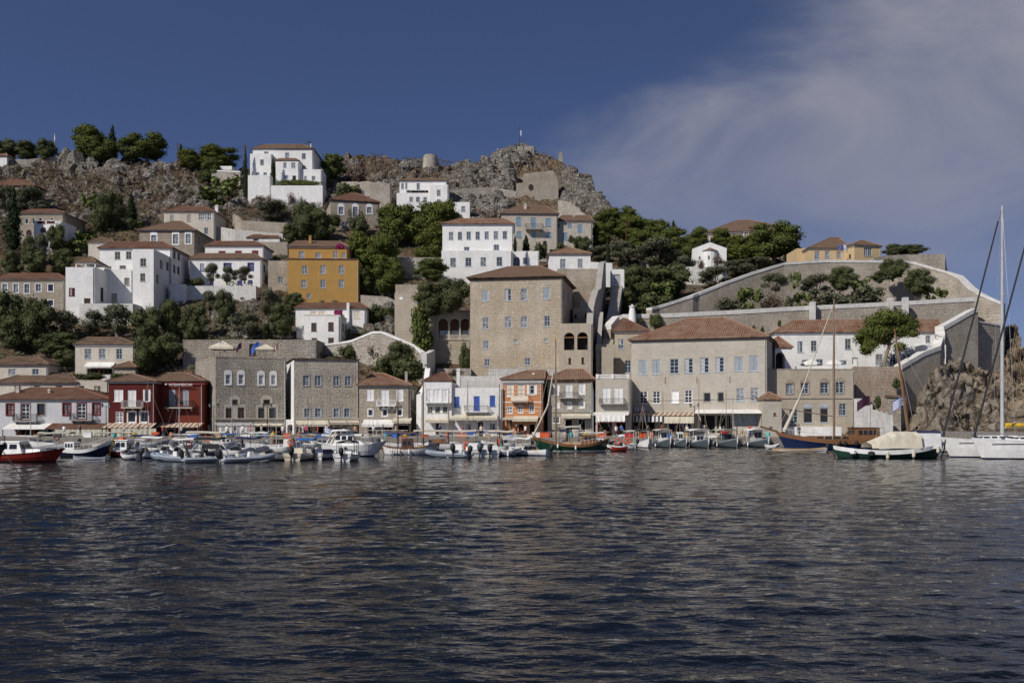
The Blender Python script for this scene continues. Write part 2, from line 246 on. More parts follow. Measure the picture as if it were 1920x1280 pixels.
# ---------------- mesh builder ----------------
class MB:
    def __init__(s): s.v=[];s.f=[];s.m=[];s.uv={}
    def add(s,vs,fs,mi=0):
        o=len(s.v); s.v+=[tuple(v) for v in vs]; s.f+=[tuple(i+o for i in f) for f in fs]; s.m+=[mi]*len(fs)
    def quad(s,a,b,c,d,mi=0,uv=None):
        s.add([a,b,c,d],[(0,1,2,3)],mi)
        if uv: s.uv[len(s.f)-1]=uv
    def tri(s,a,b,c,mi=0,uv=None):
        s.add([a,b,c],[(0,1,2)],mi)
        if uv: s.uv[len(s.f)-1]=uv
    def box(s,x0,x1,y0,y1,z0,z1,mi=0,top=None):
        if top is None: tx=ty=0
        else: tx,ty=top
        s.add([(x0,y0,z0),(x1,y0,z0),(x1,y1,z0),(x0,y1,z0),(x0+tx,y0+ty,z1),(x1-tx,y0+ty,z1),(x1-tx,y1-ty,z1),(x0+tx,y1-ty,z1)],
              [(0,3,2,1),(4,5,6,7),(0,1,5,4),(1,2,6,5),(2,3,7,6),(3,0,4,7)],mi)
    def fbox(s,FP,u0,u1,o0,o1,z0,z1,mi=0):
        p=[FP(u,o,z) for z in (z0,z1) for (u,o) in ((u0,o0),(u1,o0),(u1,o1),(u0,o1))]
        s.add(p,[(0,3,2,1),(4,5,6,7),(0,1,5,4),(1,2,6,5),(2,3,7,6),(3,0,4,7)],mi)
    def tube(s,pts,rad,n=8,mi=0,cap=True):
        pts=[Vector(p) for p in pts]; k=len(pts); rad=rad if isinstance(rad,(list,tuple)) else [rad]*k; o=len(s.v)
        for i,p in enumerate(pts):
            d=(pts[min(i+1,k-1)]-pts[max(i-1,0)]).normalized(); a=Vector((0,0,1)) if abs(d.z)<.9 else Vector((1,0,0)); e1=d.cross(a).normalized(); e2=d.cross(e1)
            for j in range(n):
                t=2*math.pi*j/n; q=p+(e1*math.cos(t)+e2*math.sin(t))*rad[i]; s.v.append(tuple(q))
        for i in range(k-1):
            for j in range(n): s.f.append((o+i*n+j,o+i*n+(j+1)%n,o+(i+1)*n+(j+1)%n,o+(i+1)*n+j)); s.m.append(mi)
        if cap: s.f.append(tuple(o+j for j in range(n))[::-1]); s.f.append(tuple(o+(k-1)*n+j for j in range(n))); s.m+=[mi,mi]
    def ball(s,c,r,n=8,mi=0,sz=1):
        vs=[];fs=[]
        for i in range(n//2+1):
            a=math.pi*i/(n//2)
            for j in range(n): b_=2*math.pi*j/n; vs.append((c[0]+r*math.sin(a)*math.cos(b_),c[1]+r*math.sin(a)*math.sin(b_),c[2]+r*sz*math.cos(a)))
        for i in range(n//2):
            for j in range(n): fs.append((i*n+j,i*n+(j+1)%n,(i+1)*n+(j+1)%n,(i+1)*n+j))
        s.add(vs,fs,mi)
    def build(s,name,mats,parent=None,loc=None,smooth=False):
        me=bpy.data.meshes.new(name); me.from_pydata(s.v,[],s.f)
        if isinstance(mats,str): mats=[mats]
        for q in mats: me.materials.append(MATS[q])
        if len(mats)>1: me.polygons.foreach_set('material_index',s.m)
        if s.uv:
            ul=me.uv_layers.new(name='UVMap')
            for fi,uv in s.uv.items():
                p=me.polygons[fi]
                for k,li in enumerate(p.loop_indices): ul.data[li].uv=uv[k]
        if smooth: me.polygons.foreach_set('use_smooth',[True]*len(me.polygons))
        me.update()
        o=bpy.data.objects.new(name,me); sc.collection.objects.link(o)
        if parent: o.parent=parent
        if loc is not None: o.location=loc
        return o
def tag(o,label,cat=None,group=None,kind=None):
    if label: o['label']=label
    if cat: o['category']=cat
    if group: o['group']=group
    if kind: o['kind']=kind
    return o
def empty(name,label,cat,loc,rz=0,group=None):
    o=bpy.data.objects.new(name,None); sc.collection.objects.link(o); o.location=loc; o.rotation_euler=(0,0,rz); o.empty_display_size=.3
    return tag(o,label,cat,group)
def structure(o,label=None,cat=None): o['kind']='structure'; return tag(o,label,cat)
# ---------------- terrain, sea, quay ----------------
QZ=1.2
def fbm(v,o=5,l=2.1,g=.5):
    return noise.fractal(v,1.0,l,o,noise_basis='PERLIN_ORIGINAL')
def rockiness(px,py):
    a=min(1,max(0,(430-py)/70)); 
    if px<430: a=min(1,max(0,(470-py)/80))
    b=min(1,max(0,(px-1690)/40))*1.0
    c=0.5*min(1,max(0,(px-1380)/60))*min(1,max(0,(620-py)/30)) if px<1800 else 0
    return max(a,b,c)
def terrain(name,pxa,pxb,step,rows,mat,label):
    cols=[pxa+step*i for i in range(int((pxb-pxa)/step)+1)]
    vs=[];fs=[]
    nr=rows+4
    for pxc in cols:
        top=interp(pxc,SKY)
        for r in range(rows+1):
            t=r/rows; py=822+(top-822)*t; Y=Yg(pxc,min(py,815)) 
            p=P(pxc,py,Y)
            if py>806 and pxc<1690: p.z=QZ-.3
            k=rockiness(pxc,py)
            q=p*.11; q2=p*.35
            rk=1-abs(noise.noise(p*.16+Vector((3,7,1))))*2.4
            d=k*(noise.noise(q)*1.6+rk*1.5+noise.noise(q2)*1.1+noise.noise(p*.9)*.55-.6)+(1-k)*(noise.noise(q)*.6)
            vo_=noise.voronoi(p*.22)[0]; vo2=noise.voronoi(p*.6)[0]; d+=k*((vo_[1]-vo_[0])*2.2+(vo2[1]-vo2[0])*.8-1.0)
            if py>800: d*=max(0,(822-py)/22)
            if pxc>1690: d=(noise.noise(p*.075)*4.5+(1-abs(noise.noise(p*.13+Vector((5,1,2))))*2.6)*1.6+noise.noise(p*.32)*1.7+(1-abs(noise.noise(p*.6))*2)*.7+noise.noise(p*1.5)*.35-2.0+(vo_[1]-vo_[0])*3.6+(vo2[1]-vo2[0])*2.0)*k*min(1,max(0,(815-py)/30))
            if py<top+22 and 840<pxc<1200: d*=.45
            dirv=Vector((0,-.62,.78)); p=p+dirv*d*(1.25 if py<360 else 1)
            vs.append(p)
        p=vs[-1]
        for dy,dz in ((10,-2),(40,-22),(120,-70),(200,-110)): vs.append(p+Vector((0,dy,dz)))
    n=rows+5
    for i in range(len(cols)-1):
        for r in range(n-1): a=i*n+r; fs.append((a,a+n,a+n+1,a+1))
    me=bpy.data.meshes.new(name); me.from_pydata([tuple(v) for v in vs],[],fs); me.materials.append(MATS[mat]); 
    o=bpy.data.objects.new(name,me); sc.collection.objects.link(o); return structure(o,label,None)
terrain('hillside',-420,1692,5,230,'hill_rock','steep rocky hill with dry grass above the harbour town')
terrain('rock_headland',1692,2300,3.2,200,'cliff_rock','orange and grey rock headland below the fort wall')
rs_=np.random.RandomState(4); NW=90
wl_=np.exp(rs_.uniform(math.log(.28),math.log(4.5),NW)); th_=rs_.normal(R(6),R(25),NW); kx=2*math.pi/wl_*np.sin(th_); ky=2*math.pi/wl_*np.cos(th_); ph_=rs_.uniform(0,6.28,NW); am_=.0042*wl_**.75/(1+(wl_/2.4)**2)
def sea_z(x,y):
    g=.75+.35*np.sin(x*.05+y*.021+1)*np.sin(y*.043-x*.012)+.2*np.sin(x*.11-y*.07)
    z=np.zeros_like(x)
    for a,k1,k2,p_ in zip(am_,kx,ky,ph_):
        q_=np.sin(k1*x+k2*y+p_); z+=a*(q_+.3*(1-np.abs(q_))**2)
    return z*g
def sea_block(y0,y1,dy,dx,hw0,hw1,V,Fc):
    ys=np.linspace(y0,y1,int((y1-y0)/dy)+1); nx=int((hw1-hw0)/dx)+1; xs=np.linspace(hw0,hw1,nx); X_,Y_=np.meshgrid(xs,ys); Z_=sea_z(X_,Y_)
    if y1>120: Z_*=np.clip((150-Y_)/20,0,1)
    o=sum(len(v) for v in V); V.append(np.stack([X_,Y_,Z_],-1).reshape(-1,3)); r,c=X_.shape; i=np.arange((r-1)*c).reshape(r-1,c)[:,:-1].ravel()+o
    Fc.append(np.stack([i,i+1,i+1+c,i+c],1))
V_=[];F_=[]
sea_block(6,22,.08,.12,-16,16,V_,F_); sea_block(22,50,.14,.22,-36,36,V_,F_); sea_block(50,140,.28,.5,-120,120,V_,F_)
for s_ in (-1,1):
    for (a_,c_,d_,e_,g_) in ((-20,6,.6,0,16),(6,22,.3,16,36),(-20,22,.6,36,60) if False else (-20,6,.6,16,36),(-20,50,.7,36,120)): sea_block(a_,c_,d_,d_,min(s_*e_,s_*g_),max(s_*e_,s_*g_),V_,F_)
o_=sum(len(v) for v in V_); V_.append(np.array([(-1600,-60,-.16),(2500,-60,-.16),(2500,3500,-.16),(-1600,3500,-.16)],float)); F_.append(np.array([[o_,o_+1,o_+2,o_+3]]))
V_=np.concatenate(V_); F_=np.concatenate(F_); me=bpy.data.meshes.new('sea'); me.vertices.add(len(V_)); me.vertices.foreach_set('co',V_.astype(np.float32).ravel()); me.loops.add(len(F_)*4); me.polygons.add(len(F_)); me.loops.foreach_set('vertex_index',F_.astype(np.int32).ravel()); me.polygons.foreach_set('loop_start',(np.arange(len(F_))*4).astype(np.int32)); me.polygons.foreach_set('use_smooth',np.ones(len(F_),bool)); me.materials.append(MATS['sea_water']); me.update(calc_edges=True)
o=bpy.data.objects.new('sea',me); sc.collection.objects.link(o); structure(o,'dark choppy harbour water')
mb=MB()
X0=P(-420,800,136).x; X1=P(1700,800,136).x
mb.box(X0,X1,138,162,-2,QZ); structure(mb.build('quay','quay_stone'),'stone quay along the harbour')
mb=MB(); mb.quad((X0,138.4,QZ+.006),(X1,138.4,QZ+.006),(X1,160,QZ+.006),(X0,160,QZ+.006)); structure(mb.build('pavement','paving'))
mb=MB(); rr=random.Random(3)
for i in range(90):
    x=P(1690,0,143).x+i*.55+rr.random()*.3; s_=rr.uniform(.5,1.1); mb.box(x-s_/2,x+s_/2,143-s_/2+rr.random()*.5,144+s_/2,-.4,rr.uniform(.6,1.5),top=(.12,.12))
mb.box(P(1690,0,145).x,P(2300,0,145).x,145,149,-1,1.9)
structure(mb.build('breakwater','quay_stone'),'low stone mole at the foot of the rocks')
# ---------------- buildings ----------------
class Bld:
    def __init__(s,name,label,cat,crop,x0,x1,yt,yb,Y,d=10,yaw=0,wall='whitewash',group=None,drop=4,cap=None):
        th=R(yaw); s.th=th; xl,_=cp(crop,x0,0); xr,_=cp(crop,x1,0); ytp=cp(crop,0,yt)[1]; ybp=cp(crop,0,yb)[1]
        aL=(xl-CX)/F; aR=(xr-CX)/F; s.u=Vector((math.cos(th),-math.sin(th),0)); s.n=Vector((-math.sin(th),-math.cos(th),0))
        if yaw>=0: Rp=Vector((aR*Y,Y,0)); w_=(Rp.x-aL*Y)/(math.cos(th)+aL*math.sin(th)); L=Rp-s.u*w_
        else: L=Vector((aL*Y,Y,0)); w_=(aR*Y-L.x)/(math.cos(th)+aR*math.sin(th))
        s.w=w_; s.d=d; s.wall=wall; s.Y=Y
        s.zt=H+(HY-ytp)/F*Y; s.zb=H+(HY-ybp)/F*Y-drop
        if s.zb<QZ+1.2: s.zb=QZ
        s.L=L; s.root=empty(name,label,cat,(L.x,L.y,s.zb),-th,group); s.h=s.zt-s.zb
        s.holes={'F':[],'R':[],'L':[]}; s.extra=[]
    def loc(s,px,py,out=0,side='F'):
        a=(px-CX)/F; b=(HY-py)/F; L=s.L
        if side=='F': nn=s.n; O=L
        elif side=='R': nn=s.u; O=L+s.u*s.w
        else: nn=-s.u; O=L
        t=(out+O.dot(nn))/(Vector((a,1,0)).dot(nn)); p=Vector((a*t,t,0))
        z=H+b*t-s.zb
        if side=='F': return (p-L).dot(s.u),z
        return (p-O).dot(-s.n),z
    def FP(s,side):
        if side=='F': return lambda u,o,z:(u,-o,z)
        if side=='R': return lambda u,o,z:(s.w+o,u,z)
        return lambda u,o,z:(-o,u,z)
    def rect(s,c,r,side='F',out=0):
        (x0,y0),(x1,y1)=cp(c,r[0],r[1]),cp(c,r[2],r[3]); xm=(x0+x1)/2; ym=(y0+y1)/2
        u0=s.loc(x0,ym,out,side)[0]; u1=s.loc(x1,ym,out,side)[0]; z1=s.loc(xm,y0,out,side)[1]; z0=s.loc(xm,y1,out,side)[1]
        if u0>u1: u0,u1=u1,u0
        return u0,u1,z0,z1
    def win(s,kind,c,rects,fr='frame_grey',pane='glass',side='F',sur=None,sh='shutter_white',name='window',hood=False,rec=.24):
        FP=s.FP(side); pane0=pane
        for r in rects:
            pane=pane0
            if kind in('sash','open') and pane0=='glass' and rnd.random()<.3: pane='glass_curtain'
            u0,u1,z0,z1=s.rect(c,r,side)
            lim=s.w if side=='F' else s.d
            if u1<.1 or u0>lim-.1: continue
            u0=max(u0,.06);u1=min(u1,lim-.06); z1=min(z1,s.h-.05); z0=max(z0,.02)
            if u1-u0<.15 or z1-z0<.15: continue
            arch=kind in('arch','archwin')
            s.holes[side].append((u0,u1,z0,z1,arch,rec if kind not in('arch','shop') else 1.6))
            mb=MB(); w_=u1-u0; hh=z1-z0; ft=min(.11,w_*.14)
            if kind=='arch':
                if sur:
                    q=MB(); hood_arc(q,FP,u0,u1,z0,z1,.16,.06); q.build('arch_surround',sur,s.root)
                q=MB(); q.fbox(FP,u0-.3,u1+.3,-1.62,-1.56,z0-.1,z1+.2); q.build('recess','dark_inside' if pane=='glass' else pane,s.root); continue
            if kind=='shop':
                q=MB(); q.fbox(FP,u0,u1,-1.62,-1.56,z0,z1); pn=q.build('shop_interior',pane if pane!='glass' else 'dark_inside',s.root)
                rr=random.Random(int(u0*100)); ng=int(w_*1.3)
                for k in range(ng):
                    q=MB(); uu=u0+.15+(w_-.5)*k/max(1,ng); q.fbox(FP,uu,uu+rr.uniform(.15,.4),-rr.uniform(.9,1.3),-.7,z0,z0+rr.uniform(.4,1.3)); q.build('goods',rr.choice(['goods_warm','canvas_tan','frame_white','orange_plastic','wood_brown','boat_navy']),s.root)
                q=MB(); q.fbox(FP,u0,u0+.07,-.15,-.05,z0,z1); q.fbox(FP,u1-.07,u1,-.15,-.05,z0,z1); q.fbox(FP,u0+.07,u1-.07,-.15,-.05,z1-.09,z1); q.build('shop_frame',fr,s.root); continue
            o0,o1=-.15,-.06
            mb.fbox(FP,u0,u0+ft,o0,o1,z0,z1); mb.fbox(FP,u1-ft,u1,o0,o1,z0,z1); mb.fbox(FP,u0+ft,u1-ft,o0,o1,z1-ft,z1); mb.fbox(FP,u0+ft,u1-ft,o0,o1,z0,z0+ft)
            if kind in('sash','open','door','archwin','half'):
                um=(u0+u1)/2; mb.fbox(FP,um-.04,um+.04,o0,o1-.02,z0+ft,z1-ft)
                nb=3 if hh>1.1 else 1
                for k in range(1,nb+1):
                    z=z0+hh*k/(nb+1); b_=.05 if k==2 else .025
                    mb.fbox(FP,u0+ft,u1-ft,o0,o1-.03,z-b_,z+b_)
                if kind=='half': pass
            if sur or hood:
                q=MB(); t=.22 if hood and sur=='frame_white' else .13; mm=sur or fr
                q.fbox(FP,u0-t,u0,-.02,.05,z0-t,z1+t); q.fbox(FP,u1,u1+t,-.02,.05,z0-t,z1+t); q.fbox(FP,u0,u1,-.02,.05,z1,z1+t); q.fbox(FP,u0,u1,-.02,.08,z0-t,z0)
                if hood: hood_fan(q,FP,u0-t,u1+t,z1+t,.055)
                q.build('window_surround',mm,s.root)
            else: mb.fbox(FP,u0-.08,u1+.08,-.02,.07,z0-.07,z0)
            wo_=mb.build(name,fr,s.root)
            q=MB()
            if kind in('shut','opensh'):
                if kind=='shut':
                    um=(u0+u1)/2
                    for a_,b_ in ((u0+ft,um-.02),(um+.02,u1-ft)):
                        q.fbox(FP,a_,b_,-.13,-.10,z0+ft,z1-ft)
                        q.fbox(FP,a_,a_+.07,-.10,-.075,z0+ft,z1-ft); q.fbox(FP,b_-.07,b_,-.10,-.075,z0+ft,z1-ft)
                        k=max(2,int(hh/.28))
                        for i in range(k+1):
                            z=z0+ft+(hh-2*ft-.05)*i/k; q.fbox(FP,a_+.07,b_-.07,-.10,-.08,z,z+.06)
                    q.build('shutter',sh,wo_)
                else:
                    for a_,b_ in ((u0-w_*.52,u0-.03),(u1+.03,u1+w_*.52)):
                        q=MB(); q.fbox(FP,a_,b_,.02,.06,z0,z1)
                        for i in range(5): z=z0+hh*(i+.3)/5; q.fbox(FP,a_+.06,b_-.06,.06,.075,z,z+.08)
                        q.build('shutter',sh,wo_)
                    q=MB(); q.fbox(FP,u0+ft*.5,u1-ft*.5,-.20,-.16,z0+ft*.5,z1-ft*.5); q.build('pane',pane,wo_)
            elif kind=='grille':
                q.fbox(FP,u0,u1,-.22,-.18,z0,z1); q.build('pane',pane,wo_); q=MB()
                for i in range(1,6):
                    u=u0+w_*i/6; q.fbox(FP,u-.015,u+.015,-.08,-.06,z0,z1)
                    z=z0+hh*i/6; q.fbox(FP,u0,u1,-.06,-.045,z-.015,z+.015)
                q.build('grille','iron',wo_)
            else:
                q.fbox(FP,u0+ft*.5,u1-ft*.5,-.20,-.16,z0+ft*.5,z1-ft*.5)
                if kind=='half':
                    q.build('pane','glass',wo_); q=MB(); um=(u0+u1)/2; q.fbox(FP,u0+ft,um,-.155,-.13,z0+ft,z1-ft); q.build('curtain','canvas_grey',wo_)
                else: q.build('pane',pane,wo_)
    def wallface(s,q,side,wd):
        FP=s.FP(side); hs=[h for h in s.holes[side]]
        good=[]
        for h in hs:
            if all(h[1]<=g[0]+.001 or h[0]>=g[1]-.001 or h[3]<=g[2]+.001 or h[2]>=g[3]-.001 for g in good): good.append(h)
        us=sorted({0.0,wd}|{x for g in good for x in g[:2]}); zs=sorted({0.0,s.h}|{x for g in good for x in g[2:4]})
        for a,b_ in zip(us,us[1:]):
            for c,d_ in zip(zs,zs[1:]):
                um=(a+b_)/2; zm=(c+d_)/2
                if any(g[0]<um<g[1] and g[2]<zm<g[3] for g in good): continue
                q.quad(FP(a,0,c),FP(b_,0,c),FP(b_,0,d_),FP(a,0,d_))
        for (u0,u1,z0,z1,arch,rc) in good:
            q.quad(FP(u0,0,z0),FP(u1,0,z0),FP(u1,-rc,z0),FP(u0,-rc,z0))
            if not arch:
                q.quad(FP(u0,0,z0),FP(u0,0,z1),FP(u0,-rc,z1),FP(u0,-rc,z0)); q.quad(FP(u1,0,z0),FP(u1,0,z1),FP(u1,-rc,z1),FP(u1,-rc,z0)); q.quad(FP(u0,0,z1),FP(u1,0,z1),FP(u1,-rc,z1),FP(u0,-rc,z1))
            else:
                r=(u1-u0)/2; uc=(u0+u1)/2; zs_=max(z0+.05,z1-r); rz=z1-zs_
                q.quad(FP(u0,0,z0),FP(u0,0,zs_),FP(u0,-rc,zs_),FP(u0,-rc,z0)); q.quad(FP(u1,0,z0),FP(u1,0,zs_),FP(u1,-rc,zs_),FP(u1,-rc,z0))
                pts=[(uc-r*math.cos(math.pi*i/12),zs_+rz*math.sin(math.pi*i/12)) for i in range(13)]
                for i in range(12):
                    a,b_=pts[i],pts[i+1]; q.quad(FP(a[0],0,a[1]),FP(b_[0],0,b_[1]),FP(b_[0],-rc,b_[1]),FP(a[0],-rc,a[1]))
                    cor=(u0,z1) if i<6 else (u1,z1); q.tri(FP(cor[0],0,cor[1]),FP(a[0],0,a[1]),FP(b_[0],0,b_[1]))
    def finish(s,parapet=None):
        q=MB(); s.wallface(q,'F',s.w); s.wallface(q,'R',s.d); s.wallface(q,'L',s.d)
        w_,d_,h=s.w,s.d,s.h
        q.quad((0,d_,0),(w_,d_,0),(w_,d_,h),(0,d_,h)); q.quad((0,0,h),(w_,0,h),(w_,d_,h),(0,d_,h))
        q.build('wall',s.wall,s.root)
        if h>5.5 and s.w>5 and s.root.get('category') not in('wall','tower'):
            q=MB(); x=w_-.22; q.tube([(x,-.09,.3),(x,-.09,h-.25),(x,-.02,h-.15)],.055,6); q.build('drainpipe',rnd.choice(['cornice','iron','frame_pale']),s.root)
        if parapet:
            q=MB(); q.box(-.03,w_+.03,-.03,.3,h+.003,h+.18); q.box(-.03,.3,.3,d_,h+.003,h+.18); q.box(w_-.3,w_+.03,.3,d_,h+.003,h+.18); q.build('parapet',parapet,s.root)
        return s
    def roof(s,c,yr,xr0=None,xr1=None,mat='tile_orange',ov=.4,cor='cornice',hl=None,hr=None,thick=.16,corh=.2):
        w_,d_,h=s.w,s.d,s.h; ym=d_/2
        mid=s.L+s.u*(w_/2)-s.n*ym; py=cp(c,0,yr)[1]; zr=max(h+.5,H+(HY-py)/F*mid.y-s.zb)
        def rx(x,dflt):
            if x is None: return dflt
            pxx=cp(c,x,0)[0]; a=(pxx-CX)/F
            O=s.L-s.n*ym; t=O.dot(s.n)/(Vector((a,1,0)).dot(s.n)); return (Vector((a*t,t,0))-O).dot(s.u)
        x0=rx(xr0,min(ym,w_/2-.05)); x1=rx(xr1,w_-min(ym,w_/2-.05)); x0=max(-ov+.05,min(x0,w_-.2)); x1=min(w_+ov-.05,max(x1,x0+.1))
        A,B_,C_,D_=(-ov,-ov),(w_+ov,-ov),(w_+ov,d_+ov),(-ov,d_+ov); ze=h+thick
        E0=(x0,ym,zr+thick);E1=(x1,ym,zr+thick)
        q=MB(); sl=math.hypot(ym+ov,zr-h); 
        q.quad((*A,ze),(*B_,ze),E1,E0,0,[(A[0],0),(B_[0],0),(x1,sl),(x0,sl)])
        q.quad((*C_,ze),(*D_,ze),E0,E1,0,[(C_[0],0),(D_[0],0),(x0,sl),(x1,sl)])
        sr=math.hypot(w_+ov-x1,zr-h); q.tri((*B_,ze),(*C_,ze),E1,0,[(B_[1],0),(C_[1],0),(ym,sr)])
        sr=math.hypot(x0+ov,zr-h); q.tri((*D_,ze),(*A,ze),E0,0,[(D_[1],0),(A[1],0),(ym,sr)])
        for a,b_ in ((A,B_),(B_,C_),(C_,D_),(D_,A)): q.quad((*a,h+.02),(*b_,h+.02),(*b_,ze),(*a,ze),0,[(0,0),(0,0),(0,.1),(0,.1)])
        q.quad((*A,h+.02),(*D_,h+.02),(*C_,h+.02),(*B_,h+.02),0,[(0,0)]*4)
        rf=q.build('roof',mat,s.root)
        # ridge and hip tile rolls
        q=MB(); q.tube([E0,E1],.13,6)
        for a,e in ((A,E0),(D_,E0),(B_,E1),(C_,E1)): q.tube([(a[0],a[1],ze),e],.11,6)
        q.uv={i:[(.1,.1)]*len(q.f[i]) for i in range(len(q.f))}
        q.build('ridge_tiles',mat,rf)
        if cor:
            q=MB(); k=ov*.55; q.box(-k,w_+k,-k,d_+k,h-corh,h+.015); q.build('cornice',cor,s.root)
        return rf
    def chimney(s,c,r,out=-2,mat=None,y=None):
        u0,u1,z0,z1=s.rect(c,r,'F',out); q=MB(); t=(u1-u0)
        q.box(u0,u1,-out,-out+t,z0-1.5,z1-.12); q.box(u0-.08,u1+.08,-out-.08,-out+t+.08,z1-.12,z1); q.box(u0+.06,u1-.06,-out+.06,-out+t-.06,z1+.002,z1+.18); q.build('chimney',mat or s.wall,s.root)
    def balcony(s,c,r,slab=.16,out=.95,rail='iron',smat='concrete',brackets=3,solid=False,top_rail=None):
        u0,u1,z0,z1=s.rect(c,r,'F',out*.6); q=MB(); q.box(u0,u1,-out,-.001,z0,z0+slab)
        for i in range(brackets):
            u=u0+.2+(u1-u0-.5)*i/max(1,brackets-1); q.add([(u,-out*.8,z0-.002),(u+.12,-out*.8,z0-.002),(u+.12,-.01,z0-.45),(u,-.01,z0-.45),(u,-.01,z0-.002),(u+.12,-.01,z0-.002)],[(0,1,2,3),(0,3,4),(1,5,2)])
        bo=q.build('balcony',smat,s.root); q=MB(); zb_=z0+slab; 
        if solid: q.box(u0,u1,-out,-out+.05,zb_+.05,z1)
        else:
            n_=int((u1-u0)/.16)
            for i in range(n_+1): u=u0+.03+(u1-u0-.06)*i/n_; q.box(u-.018,u+.018,-out+.02,-out+.055,zb_,z1-.05)
            for xx in (u0+.02,u1-.02):
                for i in range(1,6): yy=-out+out*i/6; q.box(xx-.018,xx+.018,yy-.018,yy+.018,zb_,z1-.05)
        q.box(u0,u1,-out,-out+.07,z1-.05,z1); q.box(u0,u0+.06,-out+.07,0,z1-.05,z1); q.box(u1-.06,u1,-out+.07,0,z1-.05,z1)
        q.build('railing',rail,bo)
    def awning(s,c,r,out=1.8,mat='canvas_beige',val=.28,name='awning',thick=.04,frame='iron'):
        u0,u1,_,z1=s.rect(c,r,'F',0); v0,v1,z0,_=s.rect(c,r,'F',out); u0,u1=v0,v1
        q=MB(); n_=max(3,int((u1-u0)/.5)); vs=[]
        for i in range(n_+1):
            u=u0+(u1-u0)*i/n_
            for j in range(5):
                t=j/4; sag=-.10*math.sin(math.pi*t)*(1 if i%4 else .35)
                vs.append((u,-out*t-.02,z1+(z0+val-z1)*t+sag))
            vs.append((u,-out-.02,z0+.05*((i%2)*.6)))
        fs=[(i*6+j,(i+1)*6+j,(i+1)*6+j+1,i*6+j+1) for i in range(n_) for j in range(5)]
        q.add(vs,fs); a=q.build(name,mat,s.root,smooth=False)
        q=MB(); q.tube([(u0,-out,z0+val-.03),(u1,-out,z0+val-.03)],.035,6)
        for u in (u0+.1,u1-.1): q.tube([(u,-out,z0+val-.05),(u,-.03,z0+val-.1)],.025,6)
        q.build('awning_frame',frame,a)
    def canopy(s,c,r,out=2.6,mat='stripe_tile',post=True,thick=.1):
        u0,u1,_,z1=s.rect(c,r,'F',0); v0,v1,z0,_=s.rect(c,r,'F',out)
        q=MB(); q.add([(u0,-.02,z1-thick),(u1,-.02,z1-thick),(u1,-out,z0-thick),(u0,-out,z0-thick),(u0,-.02,z1),(u1,-.02,z1),(u1,-out,z0),(u0,-out,z0)],[(0,3,2,1),(4,5,6,7),(0,1,5,4),(1,2,6,5),(2,3,7,6),(3,0,4,7)])
        q.uv={i:[(q.v[k][0],-q.v[k][1]) for k in f] for i,f in enumerate(q.f)}
        a=q.build('canopy',mat,s.root)
        if post:
            n_=max(1,int((u1-u0)/3.6))
            for i in range(n_+1): q=MB(); u=u0+.1+(u1-u0-.2)*i/n_; q.box(u-.05,u+.05,-out+.05,-out+.15,0,z0-thick-.002); q.build('post','iron',a)
        return u0,u1,z0,z1
    def drape(s,c,r,out=2.6,mat='canvas_beige'):
        u0,u1,z0,z1=s.rect(c,r,'F',out); q=MB(); n_=max(4,int((u1-u0)/.25))
        vs=[]
        for i in range(n_+1):
            u=u0+(u1-u0)*i/n_; o=.03*math.sin(i*2.1)
            vs+=[(u,-out+o,z1),(u,-out-.05+o*2,(z0+z1)/2),(u,-out-.08+o*2,z0+.10*(i%2))]
        q.add(vs,[(i*3+j,(i+1)*3+j,(i+1)*3+j+1,i*3+j+1) for i in range(n_) for j in range(2)]); q.build('awning',mat,s.root)
    def band(s,c,r,mat='cornice',out=.12,name='ledge'):
        u0,u1,z0,z1=s.rect(c,r); q=MB(); q.box(u0,u1,-out,-.002,z0,z1); q.build(name,mat,s.root)
    def slab(s,c,r,y0,y1,mat,name):
        u0,u1,z0,z1=s.rect(c,r,'F',-y0); q=MB(); q.box(u0,u1,y0,y1,z0,z1); return q.build(name,mat,s.root)
def hood_arc(q,FP,u0,u1,z0,z1,t,o):
    r=(u1-u0)/2; uc=(u0+u1)/2; zs=max(z0+.05,z1-r); rz=z1-zs
    for i in range(12):
        a,b_=math.pi*i/12,math.pi*(i+1)/12
        pa=[(uc-r*math.cos(x),zs+rz*math.sin(x)) for x in (a,b_)]; pb=[(uc-(r+t)*math.cos(x),zs+(rz+t)*math.sin(x)) for x in (a,b_)]
        v=[FP(*(pa[0][0],0.001,pa[0][1])),FP(pa[1][0],.001,pa[1][1]),FP(pb[1][0],.001,pb[1][1]),FP(pb[0][0],.001,pb[0][1]),FP(pa[0][0],o,pa[0][1]),FP(pa[1][0],o,pa[1][1]),FP(pb[1][0],o,pb[1][1]),FP(pb[0][0],o,pb[0][1])]
        q.add(v,[(4,5,6,7),(0,1,5,4),(3,2,6,7)])
    q.fbox(FP,u0-t,u0,.001,o,z0,zs); q.fbox(FP,u1,u1+t,.001,o,z0,zs)
def hood_fan(q,FP,u0,u1,z1,o):
    r=(u1-u0)/2; uc=(u0+u1)/2; n_=10; hz=r*.8
    pts=[(uc-r*math.cos(math.pi*i/n_),z1+hz*math.sin(math.pi*i/n_)) for i in range(n_+1)]
    for i in range(n_):
        a,b_=pts[i],pts[i+1]; q.tri(FP(uc,o,z1),FP(a[0],o,a[1]),FP(b_[0],o,b_[1])); q.quad(FP(a[0],0,a[1]),FP(b_[0],0,b_[1]),FP(b_[0],o,b_[1]),FP(a[0],o,a[1]))
